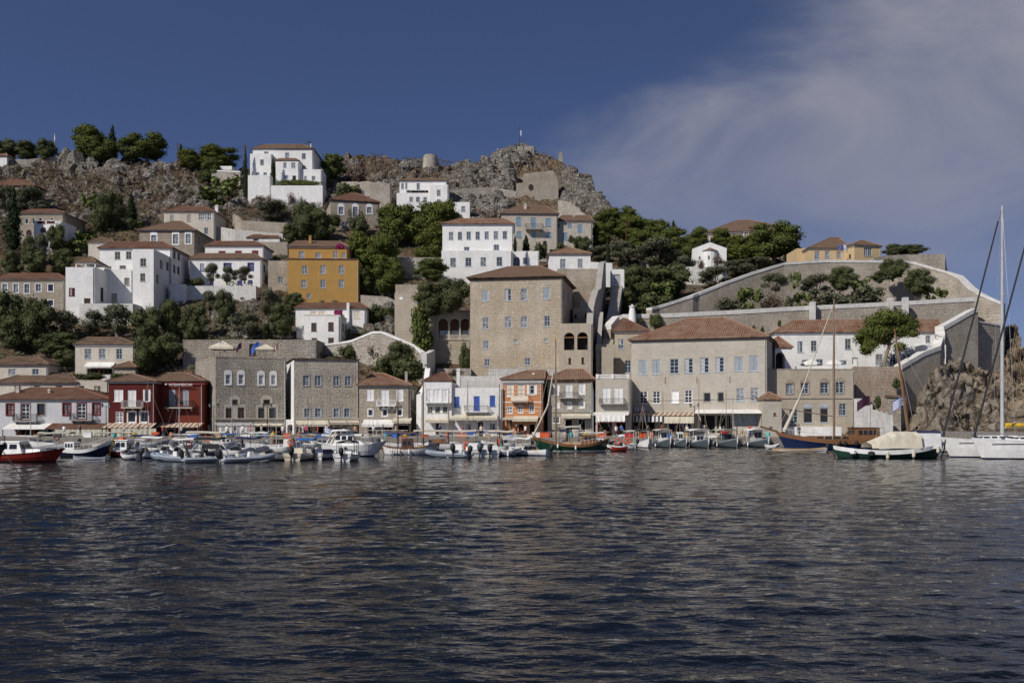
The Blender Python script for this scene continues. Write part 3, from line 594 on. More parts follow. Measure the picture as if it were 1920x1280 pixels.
def pathwall(name,label,cat,pts,thick=.6,mat='rubble',bottom=None,coping=None,ch=.35,step=2.0,jag=0,drop=3,group=None,kind=None):
    """pts: (px,ytop_px,Y[,ybottom_px])"""
    W=[];
    for a,b_ in zip(pts,pts[1:]):
        pa=P(a[0],a[1],a[2]); pb=P(b_[0],b_[1],b_[2]); n_=max(1,int((pb-pa).length/step))
        for i in range(n_): 
            t=i/n_; W.append((pa.lerp(pb,t),t,a,b_))
    W.append((P(*pts[-1][:3]),1,pts[-2],pts[-1]))
    top=[]; bot=[]
    for p,t,a,b_ in W:
        za=P(a[0],a[3],a[2]).z if len(a)>3 else None; zb_=P(b_[0],b_[3],b_[2]).z if len(b_)>3 else None
        if za is not None and zb_ is not None: z=za+(zb_-za)*t-drop
        else: z=(bottom if bottom is not None else p.z-6)
        q=p.copy(); 
        if jag: q.z+=noise.noise(p*.6)*jag
        top.append(q); bot.append(Vector((p.x,p.y,min(z,q.z-.3))))
    c=top[0].copy(); c.z=min(b_.z for b_ in bot)
    root=None
    def nrm(i):
        d=(top[min(i+1,len(top)-1)]-top[max(0,i-1)]); d.z=0; d.normalize(); n_=Vector((d.y,-d.x,0)); return n_ if n_.y<0 or abs(n_.y)<.2 else -n_
    ns=[nrm(i) for i in range(len(top))]
    q=MB()
    def ribbon(q,T,B_,o0,o1):
        k=len(q.v); n_=len(T)
        for i in range(n_):
            f=ns[i]
            for pt,o in ((B_[i],o0),(T[i],o0),(T[i],o1),(B_[i],o1)): q.v.append(tuple(pt+f*o-c))
        for i in range(n_-1):
            for j in range(4): q.f.append((k+i*4+j,k+(i+1)*4+j,k+(i+1)*4+(j+1)%4,k+i*4+(j+1)%4)); q.m.append(0)
        q.f.append((k,k+1,k+2,k+3)); q.f.append((k+n_*4-4,k+n_*4-3,k+n_*4-2,k+n_*4-1)); q.m+=[0,0]
    if coping:
        root=empty(name,label,cat,c,0,group); T2=[t-Vector((0,0,ch)) for t in top]
        ribbon(q,T2,bot,0,-thick); q.build('masonry',mat,root)
        q=MB(); ribbon(q,top,[t+Vector((0,0,.003)) for t in T2],.10,-thick-.1); q.build('coping',coping,root); o=root
        if kind: o['kind']=kind
        return o
    ribbon(q,top,bot,0,-thick); o=q.build(name,mat,None,c); tag(o,label,cat,group,kind); return o
HS=None
def B(name,label,crop,x0,x1,yt,yb,Y=None,cat='house',**k):
    if Y is None: Y=Yg(*cp(crop,(x0+x1)/2,yb))-2
    return Bld(name,label,cat,crop,x0,x1,yt,yb,Y,**k)
# ======== front row, left to right ========
b=B('town_house','low white harbour house with dark red window frames, tiled roof and two balconies',*('C1',-60,1040,610,978),Y=150,d=12,wall='pale_grey_wall')
b.win('sash','C1',[(62,650,132,758),(605,646,677,758),(890,645,960,753)],fr='frame_red',pane='glass_curtain',sur='frame_red'); b.win('dark','C1',[(358,648,432,758)],fr='frame_brown',sur='frame_olive')
b.win('door','C1',[(205,650,287,800),(743,645,826,790)],fr='frame_white',sur='frame_red',name='door')
b.roof('C1',505,300,760,mat='tile_red'); b.chimney('C1',(150,490,182,575),-3,'cream_wall'); b.chimney('C1',(458,515,482,585),-3,'cream_wall')
b.balcony('C1',(130,748,355,822)); b.balcony('C1',(675,740,890,812))
b.canopy('C1',(95,838,500,888),2.4,'canvas_white'); b.canopy('C1',(505,835,1040,886),2.4,'tile_red'); b.drape('C1',(525,895,1040,960),2.4,'canvas_olive')
b.win('shop','C1',[(150,890,500,976),(540,890,760,976),(800,890,1010,976)],fr='iron'); b.finish()
b=B('row_house','long low cream house with an old dark tiled roof behind the white harbour house','C1',-40,735,452,700,Y=162.6,d=9,wall='cream_wall',drop=8)
b.win('sash','C1',[(140,475,200,545),(325,472,385,540),(535,475,600,540)],fr='frame_olive'); b.roof('C1',365,250,690,mat='tile_old'); b.finish()
b=B('row_house','small cream house with flat roof terrace beside the dark red house','C1',737,1042,432,700,Y=162.5,d=8,wall='cream_wall',drop=8)
b.win('dark','C1',[(742,475,810,515)],fr='frame_olive'); b.win('half','C1',[(903,477,968,547)],fr='frame_olive'); b.finish('cream_wall'); b.slab('C1',(975,370,1060,430),1,1.4,'whitewash_old','terrace_wall')
b=B('row_house','cream house at the left edge with small grey windows and dark tiled roof','C1',-120,460,277,440,Y=166,d=9,wall='cream_wall',drop=8)
b.win('sash','C1',[(80,315,150,370),(308,313,373,370)],fr='frame_pale'); b.roof('C1',210,60,370,mat='tile_old'); b.finish()
b=B('terrace_house','cream stone house with three pale windows above a white awning','C1',722,1290,85,370,Y=169.5,d=9,wall='cream_wall',drop=4)
b.win('sash','C1',[(812,120,877,218),(950,120,1015,218),(1115,120,1175,220)],fr='frame_pale'); b.win('shop','C1',[(830,305,1080,365)],fr='frame_white'); b.roof('C1',22,830,1160,mat='tile_old',ov=.3,cor='frame_pale'); b.awning('C1',(802,250,1075,303),1.4,'canvas_white',.2)
b.finish()
b=B('garden_shed','small stone lean-to with tiled roof beside the white awning','C1',1100,1300,305,380,Y=167,d=4,wall='warm_stone'); b.roof('C1',252,mat='tile_brown',cor=None); b.finish()
b=B('red_house','dark red house with white shutters, left one of the red pair','C2',75,538,405,965,Y=148.4,d=12,wall='red_wall')
b.win('shut','C2',[(125,480,218,600)],fr='frame_white'); b.win('shut','C2',[(262,485,348,648)],fr='frame_white',name='door'); b.win('opensh','C2',[(438,482,474,600)],fr='frame_white'); b.win('sash','C2',[(140,700,220,810)],fr='frame_white',pane='glass_curtain'); b.win('dark','C2',[(265,700,345,808),(390,700,468,808)],fr='frame_white',sur='frame_white')
b.roof('C2',335,300,320,mat='tile_brown',cor='cornice'); b.balcony('C2',(205,590,410,668),rail='cornice',smat='canvas_tan'); b.canopy('C2',(60,815,555,858),2.2,'stripe_tile'); b.drape('C2',(97,870,548,955),2.2,'canvas_olive'); b.win('shop','C2',[(95,870,300,962),(345,870,520,962)],fr='iron'); b.finish()
b=B('red_house','brick red house with white sign lettering and iron balcony, right one of the red pair','C2',540,1018,402,965,Y=150.8,d=12,wall='brick_red_wall')
b.win('shut','C2',[(668,474,745,650),(805,474,880,650)],fr='frame_red',sh='shutter_grey',name='door',rec=.4)
b.roof('C2',325,640,860,mat='tile_brown',cor='frame_red',corh=.5); b.balcony('C2',(640,590,910,668),out=.9,smat='canvas_tan'); b.band('C2',(620,452,930,462),'frame_red',.1)
b.canopy('C2',(550,812,1025,852),2.0,'stripe_tile'); b.win('dark','C2',[(640,870,740,962),(800,865,900,962)],fr='cornice',name='door')
cu=bpy.data.curves.new('sign_lettering','FONT'); cu.body='INTERAMERICAN'; cu.size=.62; cu.extrude=.02
u0,u1,z0,z1=b.rect('C2',(690,413,920,436)); to=bpy.data.objects.new('tmp',cu); sc.collection.objects.link(to)
bpy.context.view_layer.update(); dg=bpy.context.evaluated_depsgraph_get(); me=bpy.data.meshes.new_from_object(to.evaluated_get(dg)); bpy.data.objects.remove(to)
me.materials.clear(); me.materials.append(MATS['frame_white']); wd=max(v.co.x for v in me.vertices); hh=max(v.co.y for v in me.vertices)
for v in me.vertices: v.co=Vector((u0+v.co.x*(u1-u0)/wd,-.62-v.co.z,z0-.12+v.co.y*(z1-z0)/hh))
to=bpy.data.objects.new('sign_lettering',me); sc.collection.objects.link(to); to.parent=b.root
q=MB(); uu=b.rect('C2',(640,413,670,436)); q.ball(((uu[0]+uu[1])/2,-.4,(uu[2]+uu[3])/2-.1),.2,10,0,.75); q.build('sign_emblem','frame_white',b.root)
b.finish()
b=B('alley_shop','small white shop front between the red house and the stone warehouse','C2',1020,1150,845,965,Y=153,d=6,wall='whitewash_old'); b.win('dark','C2',[(1050,888,1090,962)],fr='frame_brown',name='door'); b.finish('canvas_grey')
b=B('stone_warehouse','tall grey stone warehouse with four white hooded windows','P',404.3,536,670,815,Y=149.5,d=16,yaw=-28,wall='grey_stone')
b.win('open','C2',[(1243,330,1292,425),(1372,330,1422,425)],fr='frame_white',sur='frame_white',hood=True); b.win('open','C3',[(240,335,287,430),(363,335,408,430)],fr='frame_white',sur='frame_white',hood=True)
b.win('shut','C2',[(1245,665,1308,765),(1365,662,1428,765)],fr='frame_brown',sh='shutter_brown'); b.win('shut','C3',[(235,665,297,768),(345,665,415,768)],fr='shutter_dark',sh='shutter_dark'); b.win('grille','C2',[(1308,580,1362,628)],fr='wood_brown'); b.win('grille','C3',[(290,575,352,628)],fr='wood_brown')
FPx=b.FP('F')
for cc,xa,xb,xc,xd,xe,xf,sa,sb in (('C2',1228,1243,1310,1363,1430,1446,1305,1365),('C3',218,233,299,343,417,432,287,355)):
    q=MB()
    for a_,c_ in ((xa,xb),(xc,xd),(xe,xf)):
        u0,u1,z0,z1=b.rect(cc,(a_,655,c_,768)); q.fbox(FPx,u0,u1,.002,.02,z0,z1)
    u0,u1,z0,z1=b.rect(cc,(xa,632,xf,655)); q.fbox(FPx,u0,u1,.002,.02,z0,z1)
    u0,u1,z0,z1=b.rect(cc,(sa-25,580,sa-3,632)); q.fbox(FPx,u0,u1,.002,.02,z0,z1); u2,u3,_,_=b.rect(cc,(sb+3,580,sb+22,632)); q.fbox(FPx,u2,u3,.002,.02,z0,z1); hood_fan(q,FPx,u0,u3,z1,.02)
    q.build('plaster_surround','canvas_tan',b.root)
b.band('C3',(-230,766,508,777),'canvas_tan',.15); b.awning('C3',(-170,812,205,850),2.2,'canvas_grey',.1); b.drape('C3',(-170,852,203,950),2.2,'canvas_white'); b.awning('C3',(208,818,508,850),1.6,'canvas_beige',.15)
b.win('shop','C3',[(-160,860,180,930),(210,855,350,945),(375,860,480,945)],fr='iron'); b.finish('warm_stone')
b.win('sash','C2',[(895,305,950,362)],side='L')
b=B('alley_arch','narrow white archway between the two stone warehouses','C3',512,608,780,965,Y=152,d=8,wall='whitewash'); b.win('arch','C3',[(522,828,585,960)]); b.finish()
b=B('stone_warehouse','pale patched stone warehouse with grey framed windows and beige awnings','P',551.6,673,672.5,815,Y=150,d=14,yaw=-17,wall='patched_stone')
b.win('sash','C3',[(683,340,745,442)],fr='frame_grey',hood=True,sur='concrete'); b.win('half','C3',[(800,342,862,442),(987,347,1047,442),(1103,348,1163,442)],fr='frame_grey',hood=True,sur='concrete'); b.win('sash','C3',[(695,668,752,755),(803,668,862,755),(988,668,1045,755),(1095,668,1150,755)],fr='frame_grey',sur='frame_pale')
b.band('C3',(600,766,1245,776),'canvas_tan',.15); b.awning('C3',(620,784,948,850),2,'canvas_beige'); b.awning('C3',(952,784,1128,830),1.8,'canvas_tan'); b.awning('C3',(1132,784,1255,830),1.8,'canvas_tan')
b.win('shop','C3',[(655,850,775,962),(815,850,905,962)],fr='iron'); b.win('dark','C3',[(985,850,1070,925)],fr='frame_white'); b.win('shut','C3',[(1125,848,1188,935)],fr='frame_white',name='door')
b.finish(); q=MB(); q.box(-.05,-.003,0,b.d,0,b.h-.05); q.build('side_wall','whitewash',b.root); q=MB(); q.box(-.3,b.w+.2,-.25,b.d,b.h+.004,b.h+.12); q.build('coping','tile_brown',b.root)
b=B('harbour_house','grey stone house with orange hip roof, white shutters and white balcony','C4',78,635,368,937,Y=150,d=15,wall='warm_stone')
b.win('shut','C4',[(157,403,238,530),(477,403,558,535)],fr='frame_white'); b.win('shut','C4',[(315,410,402,582)],fr='frame_white',name='door'); b.win('dark','C4',[(178,625,230,695),(333,620,385,697),(490,622,545,695)],fr='frame_white',sur='frame_white'); b.win('shut','P',[(773,730,777,750),(785,731,787,742)],fr='frame_pale',side='R')
b.roof('C4',240,230,340,mat='tile_orange',cor='concrete'); b.balcony('C4',(268,520,475,590),rail='frame_white',smat='frame_white',brackets=4); b.chimney('C4',(577,220,605,330),-6,'concrete')
b.awning('C4',(105,735,450,815),2.2,'canvas_white'); b.awning('C4',(438,718,640,775),1.8,'canvas_beige'); b.win('shop','C4',[(170,815,240,930),(325,815,440,930),(480,790,620,930)],fr='frame_white'); b.finish()
b=B('white_house','white house with a long white balcony and small tiled roof beside the blue shutters','C4',785,1087,318,937,Y=149.5,d=9,wall='whitewash')
b.win('sash','C4',[(825,597,877,662),(908,593,960,660),(990,593,1043,660)],fr='frame_olive'); b.win('shut','C4',[(812,405,872,545),(885,405,968,545),(982,405,1050,545)],fr='frame_white',sh='frame_white',name='door'); b.balcony('C4',(795,480,1080,555),rail='frame_white',smat='frame_white',brackets=4)
b.roof('C4',235,960,1020,mat='tile_red',cor=None,ov=.15); b.awning('C4',(800,720,1060,770),1.6); b.win('dark','C4',[(912,775,970,930)],fr='frame_brown',name='door'); b.finish(); b.chimney('C4',(1140,190,1178,310),-5,'whitewash')
b=B('white_house','white house with three blue shuttered openings and small balcony','C4',1088,1640,388,937,Y=150,d=7,wall='whitewash')
b.win('shut','C4',[(1113,485,1173,600),(1503,473,1563,590)],fr='shutter_blue',sh='shutter_blue'); b.win('shut','C4',[(1328,480,1393,638)],fr='shutter_blue',sh='shutter_blue',name='door'); b.balcony('C4',(1225,583,1480,655),rail='iron',smat='whitewash')
b.awning('C4',(1075,680,1320,742),1.8); b.awning('C4',(1325,678,1585,740),1.8); b.win('sash','C4',[(1243,778,1300,845),(1505,775,1562,845)],fr='frame_pale'); b.win('dark','C4',[(1372,755,1430,930)],fr='frame_brown',name='door'); b.finish()
b=B('orange_house','orange house with cream balcony and tiled hip roof','C5',130,565,300,937,Y=149.6,d=10,yaw=8,wall='orange_wall')
b.win('shut','C5',[(173,357,250,485)],fr='frame_white',sh='shutter_cream'); b.win('shut','C5',[(290,350,370,520)],fr='frame_white',sh='shutter_cream',name='door'); b.win('opensh','C5',[(425,360,480,465)],fr='frame_white'); b.win('sash','C5',[(178,585,238,668),(297,583,355,663),(418,573,478,662)],fr='frame_white'); b.win('shut','C5',[(580,345,612,475)],side='R',fr='frame_white')
for y in (540,345): b.band('C5',(134,y,563,y+9),'frame_white',.03,'string_course')
for y in (399,447,597,640): b.band('C5',(134,y,563,y+4),'shutter_cream',.015,'string_course')
b.roof('C5',210,400,600,mat='tile_orange',cor='cornice',corh=.5); b.chimney('C5',(455,235,478,275),-2,'shutter_cream'); b.balcony('C5',(225,475,412,545),rail='shutter_cream',smat='concrete',solid=True); b.awning('C5',(235,695,510,755),1.8); b.awning('C5',(132,708,245,738),1.2)
b.win('shop','C5',[(300,780,360,932),(420,780,485,932)],fr='canvas_olive'); b.win('dark','C5',[(172,740,235,932)],fr='wood_brown',pane='wood_brown',name='door'); b.finish()
b=B('harbour_house','stone house with white shutters and black iron balcony beside the orange house','C5',622,1113,302,937,Y=150.5,d=11,yaw=4,wall='patched_stone')
b.win('shut','C5',[(678,352,750,470),(957,343,1032,462)],fr='frame_white'); b.win('shut','C5',[(813,350,892,492)],fr='frame_white',name='door'); b.win('shut','C5',[(690,540,752,612),(832,538,885,618),(965,535,1027,612)],fr='frame_white')
b.roof('C5',198,830,1010,mat='tile_orange',cor='tile_red',corh=.25); b.balcony('C5',(745,437,948,505)); b.band('C5',(630,648,1113,656),'concrete',.12); b.awning('C5',(770,672,1092,722),1.5); b.win('sash','C5',[(675,697,755,775)],fr='frame_white'); b.win('shop','C5',[(810,728,895,930),(955,728,1035,930)],fr='frame_white'); b.finish()
b=B('harbour_house','narrow grey rendered house with white balustrade on its roof terrace','C5',1145,1520,292,937,Y=149,d=9,yaw=10,wall='grey_render')
b.win('shut','C5',[(1217,390,1307,560),(1345,387,1440,558)],fr='frame_white',name='door'); b.balcony('C5',(1187,503,1457,570)); b.canopy('C5',(1120,655,1512,680),2,'canvas_white',False); b.drape('C5',(1145,685,1465,760),2,'canvas_white')
b.win('shop','C5',[(1165,765,1325,925),(1365,765,1475,930)],fr='red_plastic'); b.finish()
u0,u1,z0,z1=b.rect('C5',(1148,243,1512,290)); q=MB(); q.box(u0,u1,-.05,.25,z1-.14,z1)
for k in range(3): uu=u0+(u1-u0-.4)*k/2; q.box(uu,uu+.4,-.08,.28,z0,z1+.06)
for k in range(26): uu=u0+.5+(u1-u0-1)*k/25; q.tube([(uu,.1,z0),(uu,.1,z0+.3),(uu,.1,z1-.14)],[.05,.09,.04],6,cap=False)
q.build('balustrade','whitewash',b.root)
b=B('arched_house','tan house with an arched gateway and arched glazed door above the harbour houses','P',1117,1190,645,745,Y=163,d=9,yaw=6,wall='tan_render',drop=6)
b.win('sash','B4',[(848,975,900,1062),(955,965,1018,1035)],fr='frame_pale'); b.win('arch','C5',[(1210,85,1308,215)],sur='canvas_white'); b.win('archwin','C5',[(1462,85,1532,225)],fr='frame_pale',sur=None); b.finish()
b=B('small_tower','corner tower with red tiled hip roof beside the stairway','A4',240,520,1195,1400,Y=164.5,d=7,yaw=10,wall='tan_render',drop=10); b.win('half','B4',[(848,975,900,1062)],fr='frame_pale'); b.win('shut','B4',[(955,965,1018,1010)],fr='frame_pale',sh='shutter_grey'); b.roof('A4',1090,310,330,mat='tile_red',cor='cornice'); b.finish()
b=B('large_mansion','wide grey mansion with red hip roof and eight tall upper windows','P',1184,1437.5,632,815,Y=149,d=15,yaw=20,wall='grey_render',cat='mansion')
b.win('shut','C6',[(218,88,312,245),(363,80,460,240),(1262,50,1360,210),(1422,40,1525,207)],fr='frame_pale',sh='shutter_grey'); b.win('open','C6',[(558,72,655,235)],fr='frame_grey'); b.win('half','C6',[(715,67,812,228),(888,60,985,225),(1052,55,1150,217)],fr='frame_grey')
b.win('sash','C6',[(228,425,315,560),(368,423,455,560),(717,412,803,553)],fr='frame_white'); b.win('dark','C6',[(570,418,657,556)],fr='frame_white',pane='frame_white'); b.win('grille','C6',[(925,440,1005,543),(1078,435,1150,541)],fr='frame_olive'); b.win('sash','C6',[(1283,393,1370,538),(1437,388,1525,533)],fr='frame_pale')
b.roof('A4',1088,870,1180,mat='tile_orange',cor='cornice_dark',ov=.5)
b.canopy('C6',(120,655,850,685),2.2,'stripe_tile'); b.canopy('C6',(852,625,1585,660),2.2,'canvas_white'); b.drape('C6',(160,698,480,762),2.2,'stripe_canvas'); b.drape('C6',(497,702,823,778),2.2,'canvas_beige')
b.win('shop','C6',[(150,765,390,880),(415,765,475,880),(895,690,1050,880),(1070,690,1250,880)],fr='iron'); b.win('shop','C6',[(535,778,795,880)],fr='frame_navy',pane='frame_navy'); b.win('shut','C6',[(1275,680,1420,800),(1430,680,1570,800)],fr='shutter_grey',sh='shutter_grey')
for r_ in ((182,605,228,643),(248,605,293,643)):
    u0,u1,z0,z1=b.rect('C6',r_); q=MB(); q.box(u0,u1,-.38,-.05,z0,z1); ac=q.build('air_conditioner','frame_white',b.root); q=MB(); uc=(u0+u1)/2; zc=(z0+z1)/2; q.tube([(uc,-.381,zc),(uc,-.40,zc)],(z1-z0)*.38,12); q.build('fan_grille','cornice',ac)
for k in range(4): 
    u0,u1,z0,z1=b.rect('C6',((505,850,1210,1595)[k],260-k*4,(510,855,1215,1600)[k],345-k*4)); q=MB(); q.box(u0,u0+.08,-.05,-.002,z0,z0+1.0); q.build('iron_tie','wood_dark',b.root)
b.finish()
b=B('kiosk_building','small square stone building with tiny tiled roof beside the large mansion','C7',65,243,585,932,Y=146,d=4,wall='grey_render'); b.roof('C7',517,mat='tile_orange',cor=None,ov=.2); b.win('dark','C7',[(162,713,188,740)],fr='wood_brown',pane='wood_brown'); b.finish()
b=B('museum_building','stone building with four hooded windows below a white terrace','C7',92,966,285,932,Y=151,d=14,wall='tan_render',cat='building')
b.win('sash','C7',[(287,420,360,520),(630,412,712,518),(784,406,864,515)],fr='frame_grey',hood=True,sur='warm_stone'); b.win('open','C7',[(435,414,514,520)],fr='frame_grey',hood=True,sur='warm_stone'); b.win('sash','C7',[(320,675,405,815),(812,617,890,740)],fr='frame_grey'); b.win('dark','C7',[(460,668,555,815),(625,665,713,812)],fr='frame_grey',pane='dark_inside',name='door')
b.band('C7',(458,628,553,660),'frame_grey',.04,'sign'); b.band('C7',(622,622,712,658),'frame_grey',.04,'sign'); b.band('C7',(262,570,962,575),'iron',.05,'cable'); b.finish('warm_stone')
u0,u1,z0,z1=b.rect('C7',(250,818,790,872)); q=MB(); q.box(u0,u1,-2.5,-.01,0,z1-z0+.6); q.build('entrance_platform','whitewash',b.root)
b=B('arch_gatehouse','small white gatehouse with dark arch and red roof above the museum terrace','C7',178,345,66,285,Y=157,d=7,yaw=0,wall='whitewash'); b.win('arch','C7',[(183,108,275,280)]); b.roof('C7',-40,200,215,mat='tile_orange',cor=None,ov=.2); b.finish()
b=B('reddish_wall','reddish stone retaining wall right of the museum building','C7',985,1432,250,932,Y=156,d=6,wall='pink_stone',cat='wall'); b.finish()
b=B('white_hotel','long white building with red tiled roof behind the umbrella pine','A5',-115,1228,866,1160,Y=168,d=5,yaw=3,wall='whitewash',cat='building')
b.win('half','A5',[(65,937,107,1025)],fr='frame_grey'); b.win('open','A5',[(172,932,220,1017),(445,917,493,1003)],fr='frame_grey',pane='dark_inside'); b.win('sash','A5',[(100,1085,160,1155),(215,1080,270,1150),(400,1090,460,1150)],fr='frame_pale'); b.win('dark','A5',[(503,1067,550,1140)],fr='frame_olive',pane='frame_white'); b.win('sash','A5',[(690,1040,750,1125),(800,1038,855,1125),(905,1035,965,1090),(1090,890,1130,950)],fr='frame_pale'); b.win('dark','A5',[(1172,885,1195,935)],fr='frame_olive')
b.roof('A5',775,30,1260,mat='tile_orange',cor='frame_pale',ov=.3); b.finish()
q=MB(); u0,u1,z0,z1=b.rect('A5',(1000,955,1180,1130)); q.box(u0,u1,-4,-.01,z0,z1-.5); q.build('porch','whitewash',b.root)
pathwall('terrace_wall','low white terrace wall on top of the museum building','wall',[(1492,687,158,693),(1600,683,158,693)],.3,'whitewash',drop=0)
for (x0,x1,y0,lab) in ((92,250,1078,'left white parasol on the museum terrace'),(283,440,1076,'right white parasol on the museum terrace')):
    ax,ay=cp('A5',x0,y0); bx,_=cp('A5',x1,y0); p=P((ax+bx)/2,694,160); r0=(bx-ax)/2/F*160; top=P(0,ay,160).z; e=empty('parasol',lab,'parasol',p,0,'white parasols on the museum terrace')
    q=MB(); q.tube([(0,0,0),(0,0,top-p.z-.05)],.04,6); q.build('pole','frame_white',e)
    q=MB(); h_=top-p.z; vs=[(0,0,h_)]+[(r0*math.cos(a*math.pi/4+.39),r0*math.sin(a*math.pi/4+.39),h_-.75) for a in range(8)]+[(r0*math.cos(a*math.pi/4+.39),r0*math.sin(a*math.pi/4+.39),h_-1.05) for a in range(8)]
    q.add(vs,[(0,1+a,1+(a+1)%8) for a in range(8)]+[(1+a,9+a,9+(a+1)%8,1+(a+1)%8) for a in range(8)]); q.build('canopy','canvas_white',e)
# ======== middle rows ========
b=B('terrace_building','stone terrace block with doorway above the warehouses','B2',62,1250,990,1140,Y=172,d=8,wall='grey_stone',cat='building',drop=5); b.win('dark','B2',[(650,1015,712,1120)],fr='wood_dark',pane='dark_inside',name='door'); b.finish('warm_stone')
for (x0,x1,y0,y1,lab) in ((275,560,990,1070,'larger white parasol on the stone terrace above the warehouses'),(690,905,1018,1075,'smaller white parasol on the stone terrace above the warehouses')):
    ax,ay=cp('B2',x0,y0); bx,by=cp('B2',x1,y1); p=P((ax+bx)/2,674,168); r0=(bx-ax)/2/F*168; e=empty('parasol',lab,'parasol',p,.3,'parasols on the stone terrace'); h_=P(0,ay,168).z-p.z
    q=MB(); q.tube([(0,0,0),(0,0,h_-.05)],.05,6); q.build('pole','frame_white',e); dz=h_-(P(0,by,168).z-p.z)
    q=MB(); vs=[(0,0,h_)]+[(r0*1.05*math.cos(a*math.pi/2+.6),r0*1.05*math.sin(a*math.pi/2+.6),h_-dz*.75) for a in range(4)]+[(r0*1.05*math.cos(a*math.pi/2+.6),r0*1.05*math.sin(a*math.pi/2+.6),h_-dz) for a in range(4)]
    q.add(vs,[(0,1+a,1+(a+1)%4) for a in range(4)]+[(1+a,5+a,5+(a+1)%4,1+(a+1)%4) for a in range(4)]); q.build('canopy','canvas_beige',e)
b=B('lower_house','white two storey house with four dark brown shutters below the ochre house','B2',1136,1460,766,1030,Y=181,d=7,wall='whitewash',drop=3)
b.win('shut','B2',[(1202,830,1250,905),(1353,825,1402,902),(1205,965,1253,1003),(1353,962,1403,1018)],fr='frame_brown',sh='shutter_brown'); b.win('shut','B2',[(1478,835,1492,905),(1503,843,1516,918)],fr='frame_brown',sh='shutter_brown',side='R'); b.finish('cream_wall')
b=B('lower_house','white house with low red roof and red flowers directly below the ochre house','B2',1063,1690,703,900,Y=189,d=7,wall='whitewash',drop=5)
b.win('shut','B2',[(1195,728,1250,760),(1268,728,1332,760),(1580,725,1635,790)],fr='shutter_cream',sh='shutter_cream'); b.win('dark','B2',[(1410,718,1480,762)],fr='frame_red'); b.roof('B2',660,1130,1640,mat='tile_red',cor='concrete',ov=.3); b.chimney('B2',(1517,660,1540,790),.5); b.finish()
q=MB(); u0,u1,z0,z1=b.rect('B2',(1405,728,1470,752),'F',.3); 
for k in range(60): q.ball((rnd.uniform(u0,u1),-.3-rnd.random()*.3,rnd.uniform(z0,z1)),.12,5)
q.build('flower_box','flower_leaf',b.root)
b=B('garden_wall_house','white garden wall with dark doorway left of the brown shuttered house','B2',600,1136,900,1000,Y=186,d=1,wall='whitewash_old',cat='wall'); b.win('dark','B2',[(1018,895,1072,996)],fr='wood_dark',pane='dark_inside',name='door'); b.finish()
b=B('ochre_house','tall ochre house with nine grey framed windows, lower block','B2',992,1625,265,650,Y=203,d=10,wall='ochre_wall',yaw=-3,drop=2)
b.win('sash','B2',[(1120,322,1168,397),(1283,320,1333,395),(1447,320,1495,395),(1115,450,1160,520),(1283,450,1330,520),(1447,448,1492,518),(1163,568,1198,615)],fr='frame_pale',pane='glass_curtain'); b.win('sash','B2',[(1040,560,1095,590)],fr='frame_pale'); b.band('B2',(990,258,1625,270),'wood_dark',.1,'parapet_ledge'); b.finish()
u0=Bld('upper_storey','x','x','B2',1003,1530,157,300,209,8,-3,'ochre_wall'); ub=u0; ub.win('sash','B2',[(1092,193,1140,257),(1240,205,1290,257),(1398,192,1438,257),(1478,205,1510,257)],fr='frame_pale',pane='glass_curtain'); ub.roof('B2',113,1060,1460,mat='tile_brown',cor='cornice',ov=.35); ub.chimney('B2',(1180,60,1203,147),-2)
tag(ub.root,'upper storey of the ochre house set back behind a terrace under a long tiled roof','house'); ub.root.name='ochre_house'; ub.finish()
b=B('infill_house','narrow stone house between the white house and the ochre house','B2',818,1000,278,570,Y=211,d=8,wall='warm_stone'); b.win('sash','B2',[(905,420,950,475)],fr='frame_pale'); b.finish()
b=B('blue_trim_house','white house with blue framed windows above a white terrace wall','B2',120,760,265,520,Y=213,d=8,wall='whitewash')
b.win('sash','B2',[(427,303,487,370),(640,300,687,365)],fr='frame_navy',pane='glass_curtain',sur='frame_navy'); b.win('shut','B2',[(213,305,250,372)],fr='frame_navy',sh='frame_grey'); b.win('dark','B2',[(300,455,335,500),(545,455,590,490),(640,450,680,480)],fr='frame_navy',pane='frame_navy'); b.win('dark','B2',[(778,315,792,380)],fr='frame_navy',side='R')
b.roof('B2',222,200,700,mat='tile_brown',ov=.3); b.finish()
b=B('upper_white_house','white house with three dark red shuttered windows under a red roof','B2',258,780,150,240,Y=222,d=8,wall='whitewash')
b.win('shut','B2',[(378,192,440,222),(525,190,585,218),(675,188,733,235)],fr='frame_red',sh='frame_red'); b.roof('B2',113,330,700,mat='tile_red',ov=.3); b.finish()
b=B('terrace_wall','high whitewashed terrace wall below the blue framed house','B2',85,710,502,730,Y=205,d=6,wall='whitewash_old',cat='wall'); b.finish()
b=B('white_mansion_block','large white mansion with grey windows and red roof on the left, main block','B1',885,1525,172,660,Y=206,d=11,wall='whitewash',cat='mansion')
b.win('sash','B1',[(1020,198,1070,267),(1120,195,1170,263),(945,327,990,352),(1063,320,1120,350)],fr='frame_olive'); b.win('dark','B1',[(1540,190,1560,260),(1580,205,1600,275),(1540,315,1560,388),(1577,330,1597,400)],fr='frame_olive',side='R'); b.roof('B1',118,1000,1450,mat='tile_red',ov=.35); b.finish()
b=B('white_mansion_tower','tall white projecting tower wing of the left mansion','B1',1180,1366,176,850,Y=197,d=9,wall='whitewash',cat='house wing',drop=2)
b.win('sash','B1',[(1247,258,1300,328),(1247,390,1292,462)],fr='frame_olive'); b.win('sash','B1',[(1420,272,1445,350),(1478,290,1500,365),(1390,400,1410,480)],fr='frame_olive',side='R'); b.finish()
